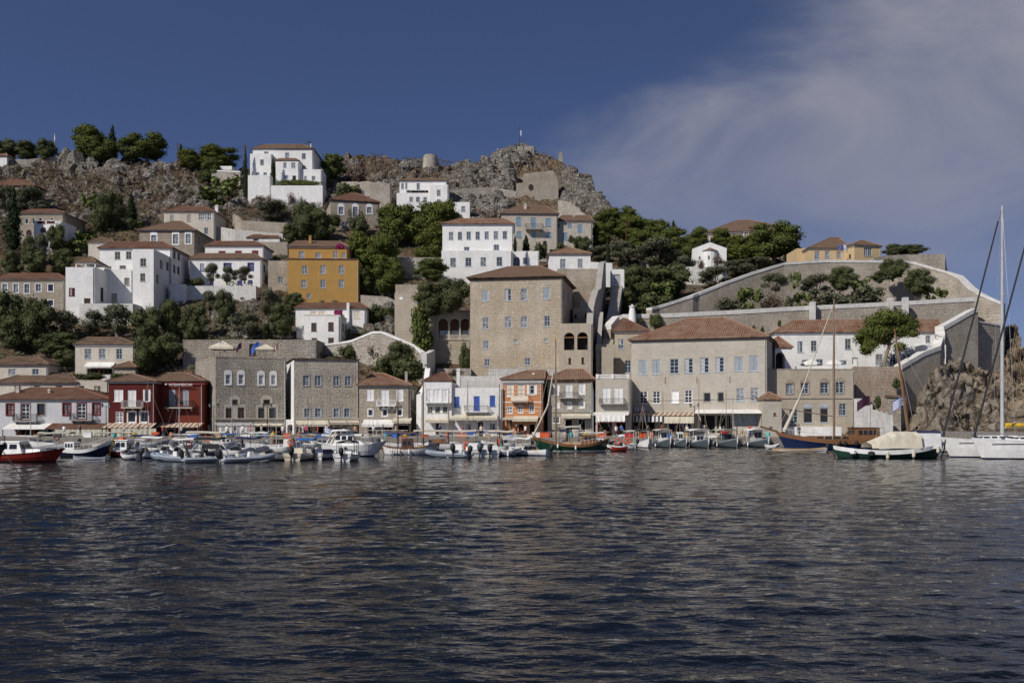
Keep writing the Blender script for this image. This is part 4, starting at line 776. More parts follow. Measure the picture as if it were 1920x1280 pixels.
b=B('white_mansion_wing','middle white wing with terrace door between the tower and the left block','B1',925,1182,356,720,Y=199,d=6.5,wall='whitewash',cat='house wing',drop=4)
b.win('sash','B1',[(1105,430,1152,498)],fr='frame_olive'); b.win('dark','B1',[(988,568,1040,655)],fr='frame_olive',pane='frame_olive',name='door'); b.finish()
b=B('white_left_block','white cube shaped block with half open red shutter and dark doorway','B1',583,840,336,740,Y=193,d=7,wall='whitewash',drop=3)
b.win('half','B1',[(613,520,667,593)],fr='frame_red'); b.win('dark','B1',[(747,612,805,712)],fr='wood_brown',pane='dark_inside',name='door'); b.win('dark','B1',[(893,517,920,640)],fr='frame_brown',side='R'); b.finish()
e=Bld('roof_kiosk','open kiosk with tiled roof standing on the white cube shaped block','kiosk','B1',672,850,298,336,194,5,0,'whitewash',drop=0)
q=MB()
for xx in (0,e.w/2-.1,e.w-.2):
    for yy in (0,e.d-.2): q.box(xx,xx+.2,yy,yy+.2,0,e.h)
q.build('posts','whitewash',e.root); e.roof('B1',248,mat='tile_brown',cor='whitewash',ov=.25,corh=.1)
b=B('lower_terrace','white lower terrace wall below the middle wing','B1',705,1180,658,960,Y=192.5,d=5,wall='whitewash_old',cat='wall'); b.finish()
b=B('right_terrace','white terrace with propped poles right of the tower wing','B1',1500,1640,486,660,Y=203,d=8,wall='whitewash',cat='wall'); b.finish()
q=MB()
for k in range(9):
    x=rnd.uniform(-5,b.w-.5); q.tube([(x,-rnd.uniform(.3,1),1),(x+rnd.uniform(-.8,.8),-.1,rnd.uniform(4,7.5))],.07,5)
o=q.build('scaffold_poles','wood_brown',None,b.root.location); tag(o,'bundle of wooden poles leaning beside the white mansion','poles')
b=B('annex_house','cream annex behind the left mansion with thin tiled roof','B1',785,1010,118,300,Y=213,d=7,wall='cream_wall'); b.roof('B1',90,820,990,mat='tile_old',cor='concrete',ov=.2); b.finish()
b=B('hooded_house','grey stone house with three white hooded windows and brown hip roof','A1',1195,1670,972,1250,Y=224,d=15,wall='warm_stone',drop=2)
b.win('sash','A1',[(1297,1010,1343,1075),(1483,1003,1530,1087),(1592,1000,1637,1083)],fr='frame_pale',sur='frame_white',hood=True,pane='glass_curtain'); b.win('sash','A1',[(1695,1015,1712,1100),(1742,1040,1758,1095),(1800,1055,1812,1110)],fr='frame_olive',side='R',sur='canvas_tan')
b.roof('A1',897,1480,1560,mat='tile_brown',cor='cornice',ov=.45); b.finish(); q=MB(); q.box(b.w+.003,b.w+.05,0,b.d,0,b.h-.25); 
b=B('cream_house','cream house with a wide glazed window and two grey shutters under red roof','A1',1405,1840,812,1100,Y=241,d=12,wall='cream_wall',drop=2)
b.win('shut','A1',[(1458,838,1490,895),(1605,833,1635,893)],fr='frame_olive',sh='frame_olive'); b.win('sash','A1',[(1702,815,1738,883),(1738,815,1775,883),(1775,815,1812,883)],fr='frame_white'); b.win('sash','A1',[(1750,945,1785,1000)],fr='frame_pale'); b.roof('A1',772,1520,1760,mat='tile_red',ov=.3); b.finish(); b.chimney('A2',(105,762,130,808),-4,'whitewash')
b=B('far_left_building','stone building with pale window surrounds below the cypress at the left edge','B1',-80,575,447,760,Y=198,d=10,wall='warm_stone',drop=2)
b.win('sash','B1',[(22,485,65,555),(120,485,165,565),(217,485,262,568),(317,485,365,552)],fr='frame_pale',sur='frame_white'); b.win('dark','B1',[(427,488,475,552),(427,628,475,680)],fr='frame_pale',sur='frame_white'); b.roof('B1',400,60,520,mat='tile_red',cor='concrete',ov=.3); b.finish()
b=B('upper_left_house','stone house with brown windows high on the left slope','A1',150,550,825,1030,Y=240,d=12,wall='warm_stone'); b.win('dark','A1',[(160,865,182,915),(213,865,243,915),(275,865,300,915),(330,860,362,890),(430,860,460,885)],fr='canvas_white'); b.win('archwin','A1',[(225,963,272,1008)],fr='frame_brown'); b.roof('A1',795,250,480,mat='tile_red',cor='concrete',ov=.35); b.finish()
b=B('white_loggia','white block with two arched windows and red balustrade openings','A1',290,530,888,1060,Y=236,d=8,wall='whitewash'); b.win('archwin','A1',[(345,942,397,987),(415,940,467,985)],fr='frame_brown'); b.win('dark','A1',[(318,887,388,910),(400,885,470,908)],fr='frame_red',pane='dark_inside'); b.finish()
b=B('far_roof_house','half hidden house with dark red roof at the left edge of the rocky slope','A1',-60,300,590,640,Y=272,d=6,wall='warm_stone',drop=1); b.roof('A1',540,60,220,mat='tile_red',cor=None); b.finish()
b=B('ridge_house','tiny white house at the left end of the ridge','A1',-60,60,335,365,Y=322,d=8,wall='whitewash'); b.roof('A1',312,mat='tile_orange',cor=None); b.finish()
b=B('small_shed_house','small white outbuilding with red roof above the upper white house','B2',632,920,80,120,Y=236,d=6,wall='whitewash_old',drop=1); b.win('dark','B2',[(685,85,735,105)],fr='frame_grey'); b.roof('B2',53,690,900,mat='tile_red',cor=None,ov=.2); b.finish()
b=B('shed_base','stone base wall under the small white outbuilding','B2',700,990,112,200,Y=233,d=3,wall='warm_stone',cat='wall'); b.finish()
# ======== upper row ========
W5='whitewash'
b=B('hilltop_villa','big white villa on the upper left slope with tiled roof, main block','A2',430,945,272,560,Y=290,d=12,wall=W5,cat='villa'); b.win('sash','A2',[(707,303,742,353),(850,308,885,358),(850,415,885,443),(527,293,565,312)],fr='frame_pale'); b.roof('A2',238,520,860,mat='tile_brown',cor='cornice',ov=.4); b.chimney('A2',(914,232,930,268),-3); b.finish()
b=B('villa_wing','white left tower wing of the hilltop villa','A2',406,594,312,520,Y=286,d=9,wall=W5,cat='house wing'); b.win('sash','A2',[(493,362,525,410),(455,472,487,495),(520,472,552,495)],fr='frame_pale'); b.finish()
b=B('villa_bastion','white buttress block below the left wing of the hilltop villa','A2',388,582,497,720,Y=280,d=7,wall=W5,cat='house wing',drop=6); b.finish()
b=B('villa_wing','white middle wing of the hilltop villa with dark doorway','A2',625,828,375,580,Y=286,d=7,wall=W5,cat='house wing'); b.win('sash','A2',[(692,388,720,433),(760,388,795,433),(697,497,735,528)],fr='frame_pale',pane='glass_curtain'); b.win('dark','A2',[(770,500,800,537)],fr='frame_brown',name='door'); b.roof('A2',358,660,800,mat='tile_brown',cor=None,ov=.15); b.finish()
b=B('villa_wing','white right wing of the hilltop villa with flat roof','A2',826,1021,446,590,Y=287,d=8,wall=W5,cat='house wing'); b.win('sash','A2',[(870,503,893,545),(935,503,965,540)],fr='frame_pale'); b.finish()
b=B('villa_terrace','long white retaining wall in front of the hilltop villa','A2',586,1028,585,728,Y=279,d=6,wall=W5,cat='wall',drop=6); b.finish()
b=B('hooded_stone_house','stone house with three white hooded windows and red hip roof below the villa','A2',1098,1512,708,960,Y=254,d=13,yaw=-16,wall='warm_stone'); 
b.win('sash','A2',[(1165,768,1208,832),(1288,768,1330,858),(1408,770,1450,825)],fr='frame_pale',sur='frame_white',hood=True,pane='glass_curtain'); b.balcony('A2',(1250,790,1345,862),out=.8); b.win('sash','A2',[(1190,895,1245,955)],fr='frame_pale'); b.roof('A2',650,1270,1310,mat='tile_red',cor='cornice_dark',ov=.35); b.finish()
b=B('slope_villa','white villa with covered balcony above the umbrella pines','A3',-50,355,548,760,Y=273,d=9,wall=W5,cat='villa',drop=1); b.win('sash','A3',[(-35,565,-12,615),(0,562,18,615),(97,565,125,618)],fr='frame_pale'); b.win('shop','A3',[(8,623,200,648)],fr='frame_white'); b.roof('A3',530,0,320,mat='tile_brown',cor='frame_pale',ov=.3); b.finish()
b=B('villa_wing','white lower front of the slope villa with row of windows','A3',-75,368,650,780,Y=270,d=2.5,wall=W5,cat='house wing'); b.win('sash','A3',[(35,682,67,725),(92,682,125,725),(155,685,187,725)],fr='frame_pale'); b.finish()
b=B('villa_wing','white right block of the slope villa with one grey window','A3',208,368,580,780,Y=269.5,d=7,wall=W5,cat='house wing'); b.win('sash','A3',[(270,622,303,672),(272,705,305,725)],fr='frame_pale'); b.finish()
b=B('small_annex','small white cube with single window right of the slope villa','A3',415,552,727,830,Y=262,d=6,wall=W5); b.win('sash','A3',[(480,762,515,808)],fr='frame_pale'); b.finish()
b=B('great_mansion_upper','long white mansion with seven grey windows in a row, upper block','A3',318,925,918,1200,Y=212,d=10,wall=W5,cat='mansion')
b.win('sash','A3',[(373,983,412,1050),(450,982,488,1049),(525,980,563,1047),(602,980,640,1047),(680,978,717,1044),(758,976,797,1043),(835,975,873,1041),(503,1110,550,1142),(757,1090,805,1140)],fr='frame_grey'); b.roof('A3',876,450,850,mat='tile_orange',cor='frame_pale',ov=.35); b.finish()
b=B('great_mansion_lower','white lower block with four grey windows under the seven window mansion','A3',310,918,1142,1350,Y=209,d=4,wall=W5,cat='house wing',drop=5); b.win('sash','A3',[(385,1205,435,1280),(515,1203,567,1277),(645,1200,693,1273),(782,1197,832,1272)],fr='frame_grey'); b.finish()
b=B('great_mansion_annex','low white annex with arched glazed door right of the four window block','A3',921,1146,1146,1300,Y=210.5,d=6,wall=W5,cat='house wing'); b.win('archwin','A3',[(925,1197,983,1277)],fr='frame_grey'); b.win('sash','A3',[(1008,1202,1045,1255)],fr='frame_grey'); b.finish()
b=B('blue_shutter_mansion','pale stone mansion with blue shutters and iron balcony below the ruin','A3',825,1303,828,1060,Y=234,d=12,yaw=-2,wall='pale_rubble',cat='mansion',drop=3)
b.win('shut','A3',[(952,855,995,927),(1078,860,1120,950),(1203,865,1247,935),(955,975,997,1030),(1083,975,1120,1028),(1207,985,1250,1030)],fr='frame_blue',sh='shutter_slate'); b.balcony('A3',(1030,913,1180,962),out=1.5,brackets=2); b.roof('A3',762,960,1200,mat='tile_brown',cor='cornice',ov=.4); b.chimney('A3',(1017,740,1040,808),-3,'cream_wall'); b.finish()
b=B('stone_extension','lower stone extension with blue shutters right of the mansion below the ruin','A3',1303,1605,893,1065,Y=236,d=8,wall='pale_rubble',drop=3); b.win('shut','A3',[(1393,913,1428,943),(1477,920,1517,985),(1350,990,1390,1055)],fr='frame_blue',sh='shutter_slate'); b.win('dark','A3',[(1302,910,1322,940)],fr='frame_blue'); b.roof('A3',848,1340,1580,mat='tile_brown',cor='cornice',ov=.3); b.chimney('A3',(1437,842,1455,888),-3,'cream_wall'); b.finish()
b=B('terrace_wall','pale stone terrace wall with small opening under the blue shuttered mansion','A3',955,1236,1037,1200,Y=229,d=4,wall='pale_rubble',cat='wall',drop=1); b.win('dark','A3',[(1180,1060,1212,1100)],fr='wood_dark',pane='dark_inside'); b.finish()
b=B('white_cottage','small white cottage with two grey shuttered windows and orange hip roof','B4',238,603,222,350,Y=206,d=8,wall=W5,drop=2); b.win('sash','B4',[(333,263,382,345),(490,262,535,338)],fr='frame_pale',pane='glass_curtain'); b.roof('B4',167,mat='tile_orange',cor='cornice',ov=.35); b.finish()
b=B('tower_mansion','massive tall tan stone mansion with low hip roof in the middle of the harbour','P',881.4,1053.8,518.5,705,Y=166,d=16,yaw=10,wall='tan_stone',cat='mansion',drop=6)
b.win('shut','B3',[(1060,540,1122,640)],fr='frame_pale',sh='shutter_grey'); b.win('half','B3',[(1260,528,1322,633)],fr='frame_pale',); b.win('sash','B3',[(1405,525,1465,632),(1066,783,1122,882),(1406,772,1464,873)],fr='frame_pale',pane='glass_curtain'); b.win('shut','B4',[(183,516,247,620)],fr='frame_pale',sh='shutter_grey'); b.win('open','B3',[(1266,775,1322,875)],fr='frame_pale'); b.win('open','B4',[(190,767,245,862)],fr='frame_pale'); b.win('sash','B3',[(1070,988,1122,1060),(1082,1148,1132,1215),(1440,1140,1492,1207)],fr='frame_pale'); b.win('dark','B3',[(1342,976,1385,1012)],fr='frame_pale',pane='frame_olive'); b.win('dark','B4',[(187,968,229,1002)],fr='frame_pale',pane='frame_olive')
b.win('sash','B4',[(362,530,372,625),(400,560,408,655),(428,590,435,680),(365,775,376,860)],fr='frame_grey',side='R')
b.roof('B3',338,1290,1580,mat='tile_brown',cor='tile_old',ov=.55); b.finish()
b=B('loggia_annex','stone annex with two large dark arches beside the tall tan mansion','B4',325,618,834,1280,Y=161,d=10,yaw=7,wall='tan_render',cat='annex',drop=6); b.win('arch','B4',[(367,917,460,1072),(484,912,579,1070)],rec=2); b.win('dark','B4',[(407,1142,430,1195),(523,1138,545,1193)],fr='wood_dark',pane='dark_inside')
for r_ in ((367,955,460,966),(484,955,579,966)): b.band('B4',r_,'wood_brown',.02,'tie_beam')
b.finish()
b=B('back_house','small stone house with slatted windows behind the arch annex','B4',455,640,552,850,Y=181,d=8,wall='pink_stone'); b.win('shut','B4',[(517,632,568,697),(600,632,640,692)],fr='frame_pale',sh='shutter_grey'); b.finish()
b=B('stone_house','stone lower house with square hole window behind the arch annex','B4',448,640,697,850,Y=177,d=3,wall='tan_render'); b.win('dark','B4',[(553,748,580,790),(460,757,482,790)],fr='wood_dark',pane='dark_inside'); b.finish()
b=B('retaining_wall','high brown stone retaining wall under the white cottage','B4',310,712,350,560,Y=196,d=5,wall='warm_stone',cat='wall',drop=8); b.finish()
b=B('arcade_building','tan stone building with three arches and balustrade left of the tall mansion','B3',570,958,718,1240,Y=173,d=9,yaw=0,wall='tan_stone',cat='building',drop=3); b.win('arch','B3',[(670,790,758,972),(776,790,857,972),(872,790,950,972)],pane='wood_brown',sur='canvas_tan')
for a_,c_ in ((672,757),(777,856),(873,949)):
    u0,u1,z0,z1=b.rect('B3',(a_,935,c_,972)); q=MB(); q.box(u0,u1,-.02,.12,z1-.1,z1)
    for k in range(8): uu=u0+.1+(u1-u0-.2)*k/7; q.tube([(uu,.05,z0),(uu,.05,z0+.25),(uu,.05,z1-.1)],[.04,.08,.03],6,cap=False)
    q.build('balustrade','canvas_tan',b.root)
for a_,c_ in ((672,757),(777,856),(873,949)):
    u0,u1,z0,z1=b.rect('B3',(a_+8,893,c_-3,940)); q=MB(); q.box(u0,u1,1.3,1.5,z0,z1); q.build('inner_door','frame_white',b.root)
b.band('B3',(600,972,955,982),'canvas_tan',.15); b.finish()
b=B('gate_tower','blank tan stone tower block with small white plaque left of the arches','B3',284,490,565,1010,Y=177,d=8,yaw=5,wall='tan_render',cat='tower',drop=3); b.band('B3',(328,602,358,625),'frame_white',.05,'plaque'); b.finish()
b=B('ruined_wall','ruined stone upper wall behind the blank tan tower block','B3',290,560,490,620,Y=181,d=3,wall='warm_stone',cat='wall'); b.finish()
b=B('white_buttress','white stepped wall above the blue shuttered house','C4',1185,1660,262,400,Y=160.5,d=2,wall='whitewash_old',cat='wall'); b.finish()
b=B('white_buttress','white rubble foundation wall below the tall tan mansion','C5',-30,760,180,320,Y=163,d=2,wall='white_rubble',cat='wall'); b.finish()
b=B('dry_wall','stone garden wall under the round bush left of the tall mansion','C4',925,1298,178,290,Y=167,d=2,wall='rubble',cat='wall'); b.finish()
# church, school, fort top
b=B('stone_school','stone building with white arched windows and broad tiled roof behind the church','P',1324,1488,431,480,Y=236,d=20,yaw=12,wall='pink_stone',cat='building'); b.win('archwin','A4',[(1055,388,1103,435),(1190,372,1240,430),(1350,350,1385,400)],fr='frame_white',sur='frame_white'); b.roof('A4',245,1290,1400,mat='tile_brown',cor='canvas_white',ov=.4); b.finish()
b=B('yellow_house','long yellow house with grey windows on the fort terrace','A5',155,475,197,300,Y=208,d=9,yaw=0,wall='yellow_wall'); b.win('sash','A5',[(203,217,243,285),(285,215,323,275),(378,217,415,270)],fr='frame_grey'); b.roof('A5',115,330,400,mat='tile_brown',cor='cornice',ov=.3); b.finish()
b=B('yellow_house','square yellow pavilion with one wide window at the right end of the yellow house','A5',520,732,170,300,Y=204,d=8,wall='yellow_wall',yaw=-16); b.win('sash','A5',[(597,190,630,255),(630,190,660,255)],fr='frame_grey'); b.roof('A5',135,570,600,mat='tile_brown',cor='cornice',ov=.25); b.finish()
b=B('yellow_house','narrow yellow wing at the left end of the yellow house','A5',60,156,195,300,Y=212,d=8,wall='yellow_wall'); b.win('sash','A5',[(112,235,135,290)],fr='frame_grey'); b.finish()
# church
ch=Bld('white_church','small white church with gable, apse and round bush on the slope','church','A4',905,1200,478,640,221,12,4,'whitewash',drop=3); q=MB(); w_,d_,h_=ch.w,ch.d,ch.h; zr=P(1329.6,453,221).z-ch.zb
for yy in (0,d_): q.add([(0,yy,0),(w_,yy,0),(w_,yy,h_),(w_*.5,yy,zr),(0,yy,h_)],[(0,1,2,3,4)])
q.quad((0,0,0),(0,d_,0),(0,d_,h_),(0,0,h_)); q.quad((w_,0,0),(w_,d_,0),(w_,d_,h_),(w_,0,h_)); q.build('wall','whitewash',ch.root)
q=MB()
for s_ in (0,1): 
    x=0 if s_==0 else w_; e_=-.2 if s_==0 else .2
    q.quad((x+e_,-.15,h_-.05),(x+e_,d_+.2,h_-.05),(w_*.5,d_+.2,zr+.08),(w_*.5,-.15,zr+.08),0,[(0,0),(d_,0),(d_,5),(0,5)])
q.build('roof','tile_orange',ch.root)
ax,ay=ch.loc(*cp('A4',1000,560)),ch.loc(*cp('A4',1115,505)); uc=(ax[0]+ay[0])/2; ra=(ay[0]-ax[0])/2; q=MB()
arc=[(uc-ra*math.cos(math.pi*i/6),-ra*.8*math.sin(math.pi*i/6)) for i in range(7)]
for a_,c_ in zip(arc,arc[1:]): q.quad((*a_,0),(*c_,0),(*c_,ay[1]),(*a_,ay[1]))
ap=q.build('apse','whitewash',ch.root); q=MB(); zt=ch.loc(*cp('A4',1050,475))[1]
arc2=[(uc-(ra+.25)*math.cos(math.pi*i/6),-(ra+.2)*.85*math.sin(math.pi*i/6)) for i in range(7)]
for a_,c_ in zip(arc2,arc2[1:]): q.tri((*a_,ay[1]),(*c_,ay[1]),(uc,0,zt),0,[(a_[0],0),(c_[0],0),(uc,2)])
q.build('apse_roof','tile_orange',ap)
for r_ in ((963,553,975,577),(1043,543,1054,573)):
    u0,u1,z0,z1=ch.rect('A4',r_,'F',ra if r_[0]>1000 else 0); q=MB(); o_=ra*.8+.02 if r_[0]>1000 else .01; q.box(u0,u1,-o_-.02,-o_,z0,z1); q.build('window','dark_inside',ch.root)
q=MB(); q.box(w_*.5-.06,w_*.5+.06,0,.12,zr,zr+1.0); q.box(w_*.5-.3,w_*.5+.3,.02,.1,zr+.55,zr+.67); q.build('cross','whitewash',ch.root)
b=B('church_wall','white base wall below the church','A4',818,1200,640,780,Y=215,d=1.5,wall='whitewash_old',cat='wall'); b.finish()
b=B('white_gate','small white gate building at the top of the stairway','A4',215,322,662,785,Y=197,d=3,wall='whitewash',cat='gate'); b.win('grille','A4',[(230,705,290,780)],fr='frame_pale',pane='frame_white',name='gate'); b.finish()
# walls
pathwall('stairway_wall','tall jagged wall descending beside the stairway, grey and leaning','wall',[(1112,668,164,760),(1110,625,167,740),(1112,575,171,720),(1119,548,176,690),(1126,541,180,650),(1128,525,186,620),(1131,495,193,580),(1136,489,199,540)],.9,'grey_render',coping='concrete',ch=.25,step=1,jag=.5,drop=2)
pathwall('stairway_parapet','lower curved parapet wall on the left of the stairway','wall',[(1124,664,163,700),(1127,625,167,670),(1130,585,173,640)],.5,'grey_render',coping='concrete',ch=.2,drop=3)
q=MB()
for i in range(46):
    t=i/45; Y0=165+31*t; pa=P(1127+22*t,655-120*t,Y0); pb=P(1147+20*t,655-120*t,Y0); q.box(pa.x,pb.x,Y0,Y0+.75,pa.z-3,pa.z)
structure(q.build('stairway','grey_render'),'long stone stairway climbing between the mansions')
pathwall('stone_wall','low stone wall with plants across the foot of the stairway','wall',[(1129,650,161,700),(1150,652,161,700)],1,'tan_render')
WC='whitewash_old'
pathwall('fort_wall','lower fort wall with white coping and a small turret behind the red roofs','wall',[(1145,609,170,700),(1160,592,172,700),(1168,589,172,700),(1241,588,172,680),(1400,580,173,680),(1500,574,174,680),(1667,566,175,680),(1827,557,176,700)],1.4,'fort_stone',coping=WC,ch=.75,drop=4)
pathwall('fort_wall','upper fort wall with white coping climbing to the yellow house','wall',[(1222,576,180,600),(1236,573,181,600),(1299,553,183,600),(1310,549,184,600),(1362,528,186,600),(1415,509,188,600),(1470,492,190,600),(1548,487,191,600),(1653,488,191,600),(1711,490,190,620),(1775,508,187,640),(1794,516,185,680),(1815,537,182,700),(1834,548,180,720),(1879,567,177,740)],1.4,'fort_stone',coping=WC,ch=.5,drop=6)
pathwall('fort_wall','sloping bastion wall with white coping descending to the museum building','wall',[(1690,684,158,760),(1733,659,161,760),(1763,648,163,760),(1768,632,164,760),(1771,626,164,760),(1768,612,165,760),(1824,580,168,740),(1834,577,168.5,740)],1.3,'fort_stone',coping=WC,ch=.7,drop=6)
pathwall('fort_wall','shaded end wall of the bastion at the right above the rocks','wall',[(1833,601,171,740),(1880,609,174,740),(1888,620,186,740)],1.3,'fort_stone',coping=WC,ch=.3,drop=6)
pathwall('fort_wall','topmost stone platform wall right of the yellow house','wall',[(1638,484,196,520),(1660,479,197,520),(1700,477,198,520),(1772,476,198,520),(1776,508,208,520)],2,'fort_stone',drop=2)
for x,lab in ((1524,'left white strip'),(1669.5,'middle white strip'),(1698,'right white strip')):
    a_=P(x-4.5,interp(x,[(1500,572),(1827,557)]),173.2); b_=P(x+4.5,0,173.2); q=MB(); q.box(a_.x,b_.x,172.9,173.9,P(0,628,173).z,a_.z+.5); tag(q.build('pilaster','whitewash_old'),'whitewashed buttress on the lower fort wall, '+lab,'buttress')
q=MB(); p=P(1185.5,590,171); q.tube([(0,0,-1.8),(0,0,.2),(0,0,1.3)],[.75,.6,.42],14); q.tube([(0,0,1.3),(0,0,1.5)],[.55,.55],14); q.ball((0,0,1.65),.18,8); tag(q.build('turret','whitewash',None,p),'small round white turret on the lower fort wall','turret')
pathwall('stone_wall','curved garden wall with white coping below the brown shuttered house','wall',[(596,646,178,680),(640,641,177,680),(660,637,176,690),(685,627,174,700),(700,621,173,700),(715,621,172,700),(745,633,170,710),(777,647,169,720),(790,660,167,730)],.7,'rubble',coping='whitewash',ch=.35,drop=4)
pathwall('buttress_wall','white curved flank wall between the orange roofed house and white house','wall',[(797,690,153,815),(795,705,151.5,815),(790,740,150.5,815)],.8,'whitewash',drop=1)
pathwall('buttress_wall','tall white curved wall end above the flank wall','wall',[(800,663,163,720),(808,660,166,720),(816,655,170,720)],.9,'whitewash_old',drop=4)
pathwall('stone_wall','stone wall at the far left under the dark trees','wall',[(-60,654,182,690),(75,656,181,700)],.8,'rubble')
pathwall('stone_wall','long stone retaining wall above the upper white house','wall',[(436,402,252,430),(442,405,246,435),(452,413,244,440),(540,418,243,440)],.8,'warm_stone',drop=2)
pathwall('stone_wall','white rubble terrace wall behind the grey roofed sheds','wall',[(405,424,243,470),(440,430,240,470),(530,438,238,470)],.8,'white_rubble',drop=2)
pathwall('stone_wall','ridge wall at the left end of the skyline','wall',[(-60,301,326,325),(50,299,326,315),(110,293,328,305)],1,'rubble',drop=1)
pathwall('stone_wall','stone terrace wall with white coping left of the hilltop villa','wall',[(397,319,300,345),(450,321,298,350)],.8,'rubble',coping='whitewash',drop=1)
pathwall('stone_wall','broken dry stone wall between the stone house and the slope villa','wall',[(640,340,288,380),(700,341,284,380),(712,342,276,400)],1.2,'rubble',jag=.8,drop=2)
pathwall('stone_wall','ruined wall stub beside the slope villa','wall',[(694,345,272,390),(731,340,271,390)],2,'rubble',jag=1,drop=2)
pathwall('stone_wall','old retaining wall across the slope left of the ruin','wall',[(842,356,283,372),(922,350,285,372),(968,358,284,380)],.8,'rubble',jag=.5,drop=2)
pathwall('stone_wall','stone garden wall behind the small pine left of the great mansion','wall',[(736,482,219,520),(828,483,218,520)],.8,'rubble',drop=2)
pathwall('stone_wall','small garden wall below the ochre house to the right','wall',[(676,553,201,600),(725,556,200,600),(745,566,199,600)],.8,'rubble',drop=2)
pathwall('stone_wall','pale stone wall behind the dark olive trees right of the stairway','wall',[(1200,490,226,500),(1240,492,226,502),(1285,495,224,505)],.5,'rubble',drop=1)
pathwall('white_wall','white wall at the end of the cottage','wall',[(1106,491,205,520),(1148,493,205,520)],.5,'whitewash',drop=2)
pathwall('stone_wall','pale rubble wall behind the extension below the ruin','wall',[(1046,375,262,420),(1062,378,258,430),(1085,395,250,440),(1112,415,246,450)],.9,'rubble',drop=2,jag=.4)
# ruin
e=empty('ruined_building','roofless ruin with arched opening on the rocky hill','ruin',P(968,392,287))
q=MB(); c_=P(968,392,287)
def pv(x,y,Y): return P(*cp('A3',x,y),Y)-c_
out=[(950,565),(1005,562),(1012,485),(1150,468),(1270,455),(1282,500),(1300,505),(1310,560),(1312,700),(1300,780),(950,760)]
lo=[pv(x,y,287) for x,y in out]; hi=[v+Vector((0,4,0)) for v in lo]; n_=len(out); q.add(lo+hi,[tuple(range(n_)),tuple(range(n_,2*n_))[::-1]]+[(i,(i+1)%n_,n_+(i+1)%n_,n_+i) for i in range(n_)]); q.build('masonry','warm_stone',e)
lo=[pv(x,y,285.8) for x,y in ((1105,565),(1312,568),(1312,760),(1290,790),(1105,775))]; hi=[v+Vector((0,1.17,0)) for v in lo]; n_=5; q=MB(); q.add(lo+hi,[tuple(range(n_)),tuple(range(n_,2*n_))[::-1]]+[(i,(i+1)%n_,n_+(i+1)%n_,n_+i) for i in range(n_)]); q.build('front_wall','fort_stone',e)
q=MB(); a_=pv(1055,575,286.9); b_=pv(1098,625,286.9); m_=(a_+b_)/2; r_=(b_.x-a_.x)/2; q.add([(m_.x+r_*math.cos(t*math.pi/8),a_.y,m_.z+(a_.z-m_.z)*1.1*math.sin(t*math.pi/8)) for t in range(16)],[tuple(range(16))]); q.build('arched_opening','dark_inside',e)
q=MB(); p=P(807,303,322); r_=12/F*322; q.tube([(0,0,-4),(0,0,-1),(0,0,1.2),(0,0,1.9)],[r_*1.3,r_*1.2,r_*1.1,r_*1.02],20); tag(q.build('round_tower','rubble',None,p),'ruined round stone windmill tower on the ridge','tower')
q=MB(); p=P(1051,300,338); q.box(-.9,.9,-.7,.7,-4,2.4,top=(.35,.2)); tag(q.build('ruin_pillar','rubble',None,p),'lone stone pillar on the right shoulder of the peak','pillar')
q=MB(); p=P(985,280,338); q.box(-3.2,3.2,-1,2,-4,0.9,top=(.5,.4)); tag(q.build('summit_platform','rubble',None,p),'rough stone platform on the summit','platform')
# flag on the summit
def flag(parent,x,y,z,w_,h_,name='flag',droop=.3,blue='flag_blue',white='flag_white',seed=1):
    q=MB(); nx=9
    def pt(i,zf):
        t=i/nx; return (x+w_*t*.95,y+.12*h_*math.sin(t*6+seed),z-h_*(1-zf)-droop*t*t*h_+.05*h_*math.sin(t*5))
    for s_ in range(9):
        for i in range(nx):
            mi=s_%2; 
            if s_<5 and i<3: mi=1 if (s_==2 or i==1) else 0
            q.quad(pt(i,1-s_/9),pt(i+1,1-s_/9),pt(i+1,1-(s_+1)/9),pt(i,1-(s_+1)/9),mi)
    return q.build(name,[blue,white],parent)
e=empty('flagpole','flagpole with a small white and blue flag on the summit','flagpole',P(974,272,336)); q=MB(); q.tube([(0,0,-.5),(0,0,6.6)],[.12,.06],6); q.build('pole','iron',e); flag(e,.05,0,5.3,1.0,2.0,droop=.9)
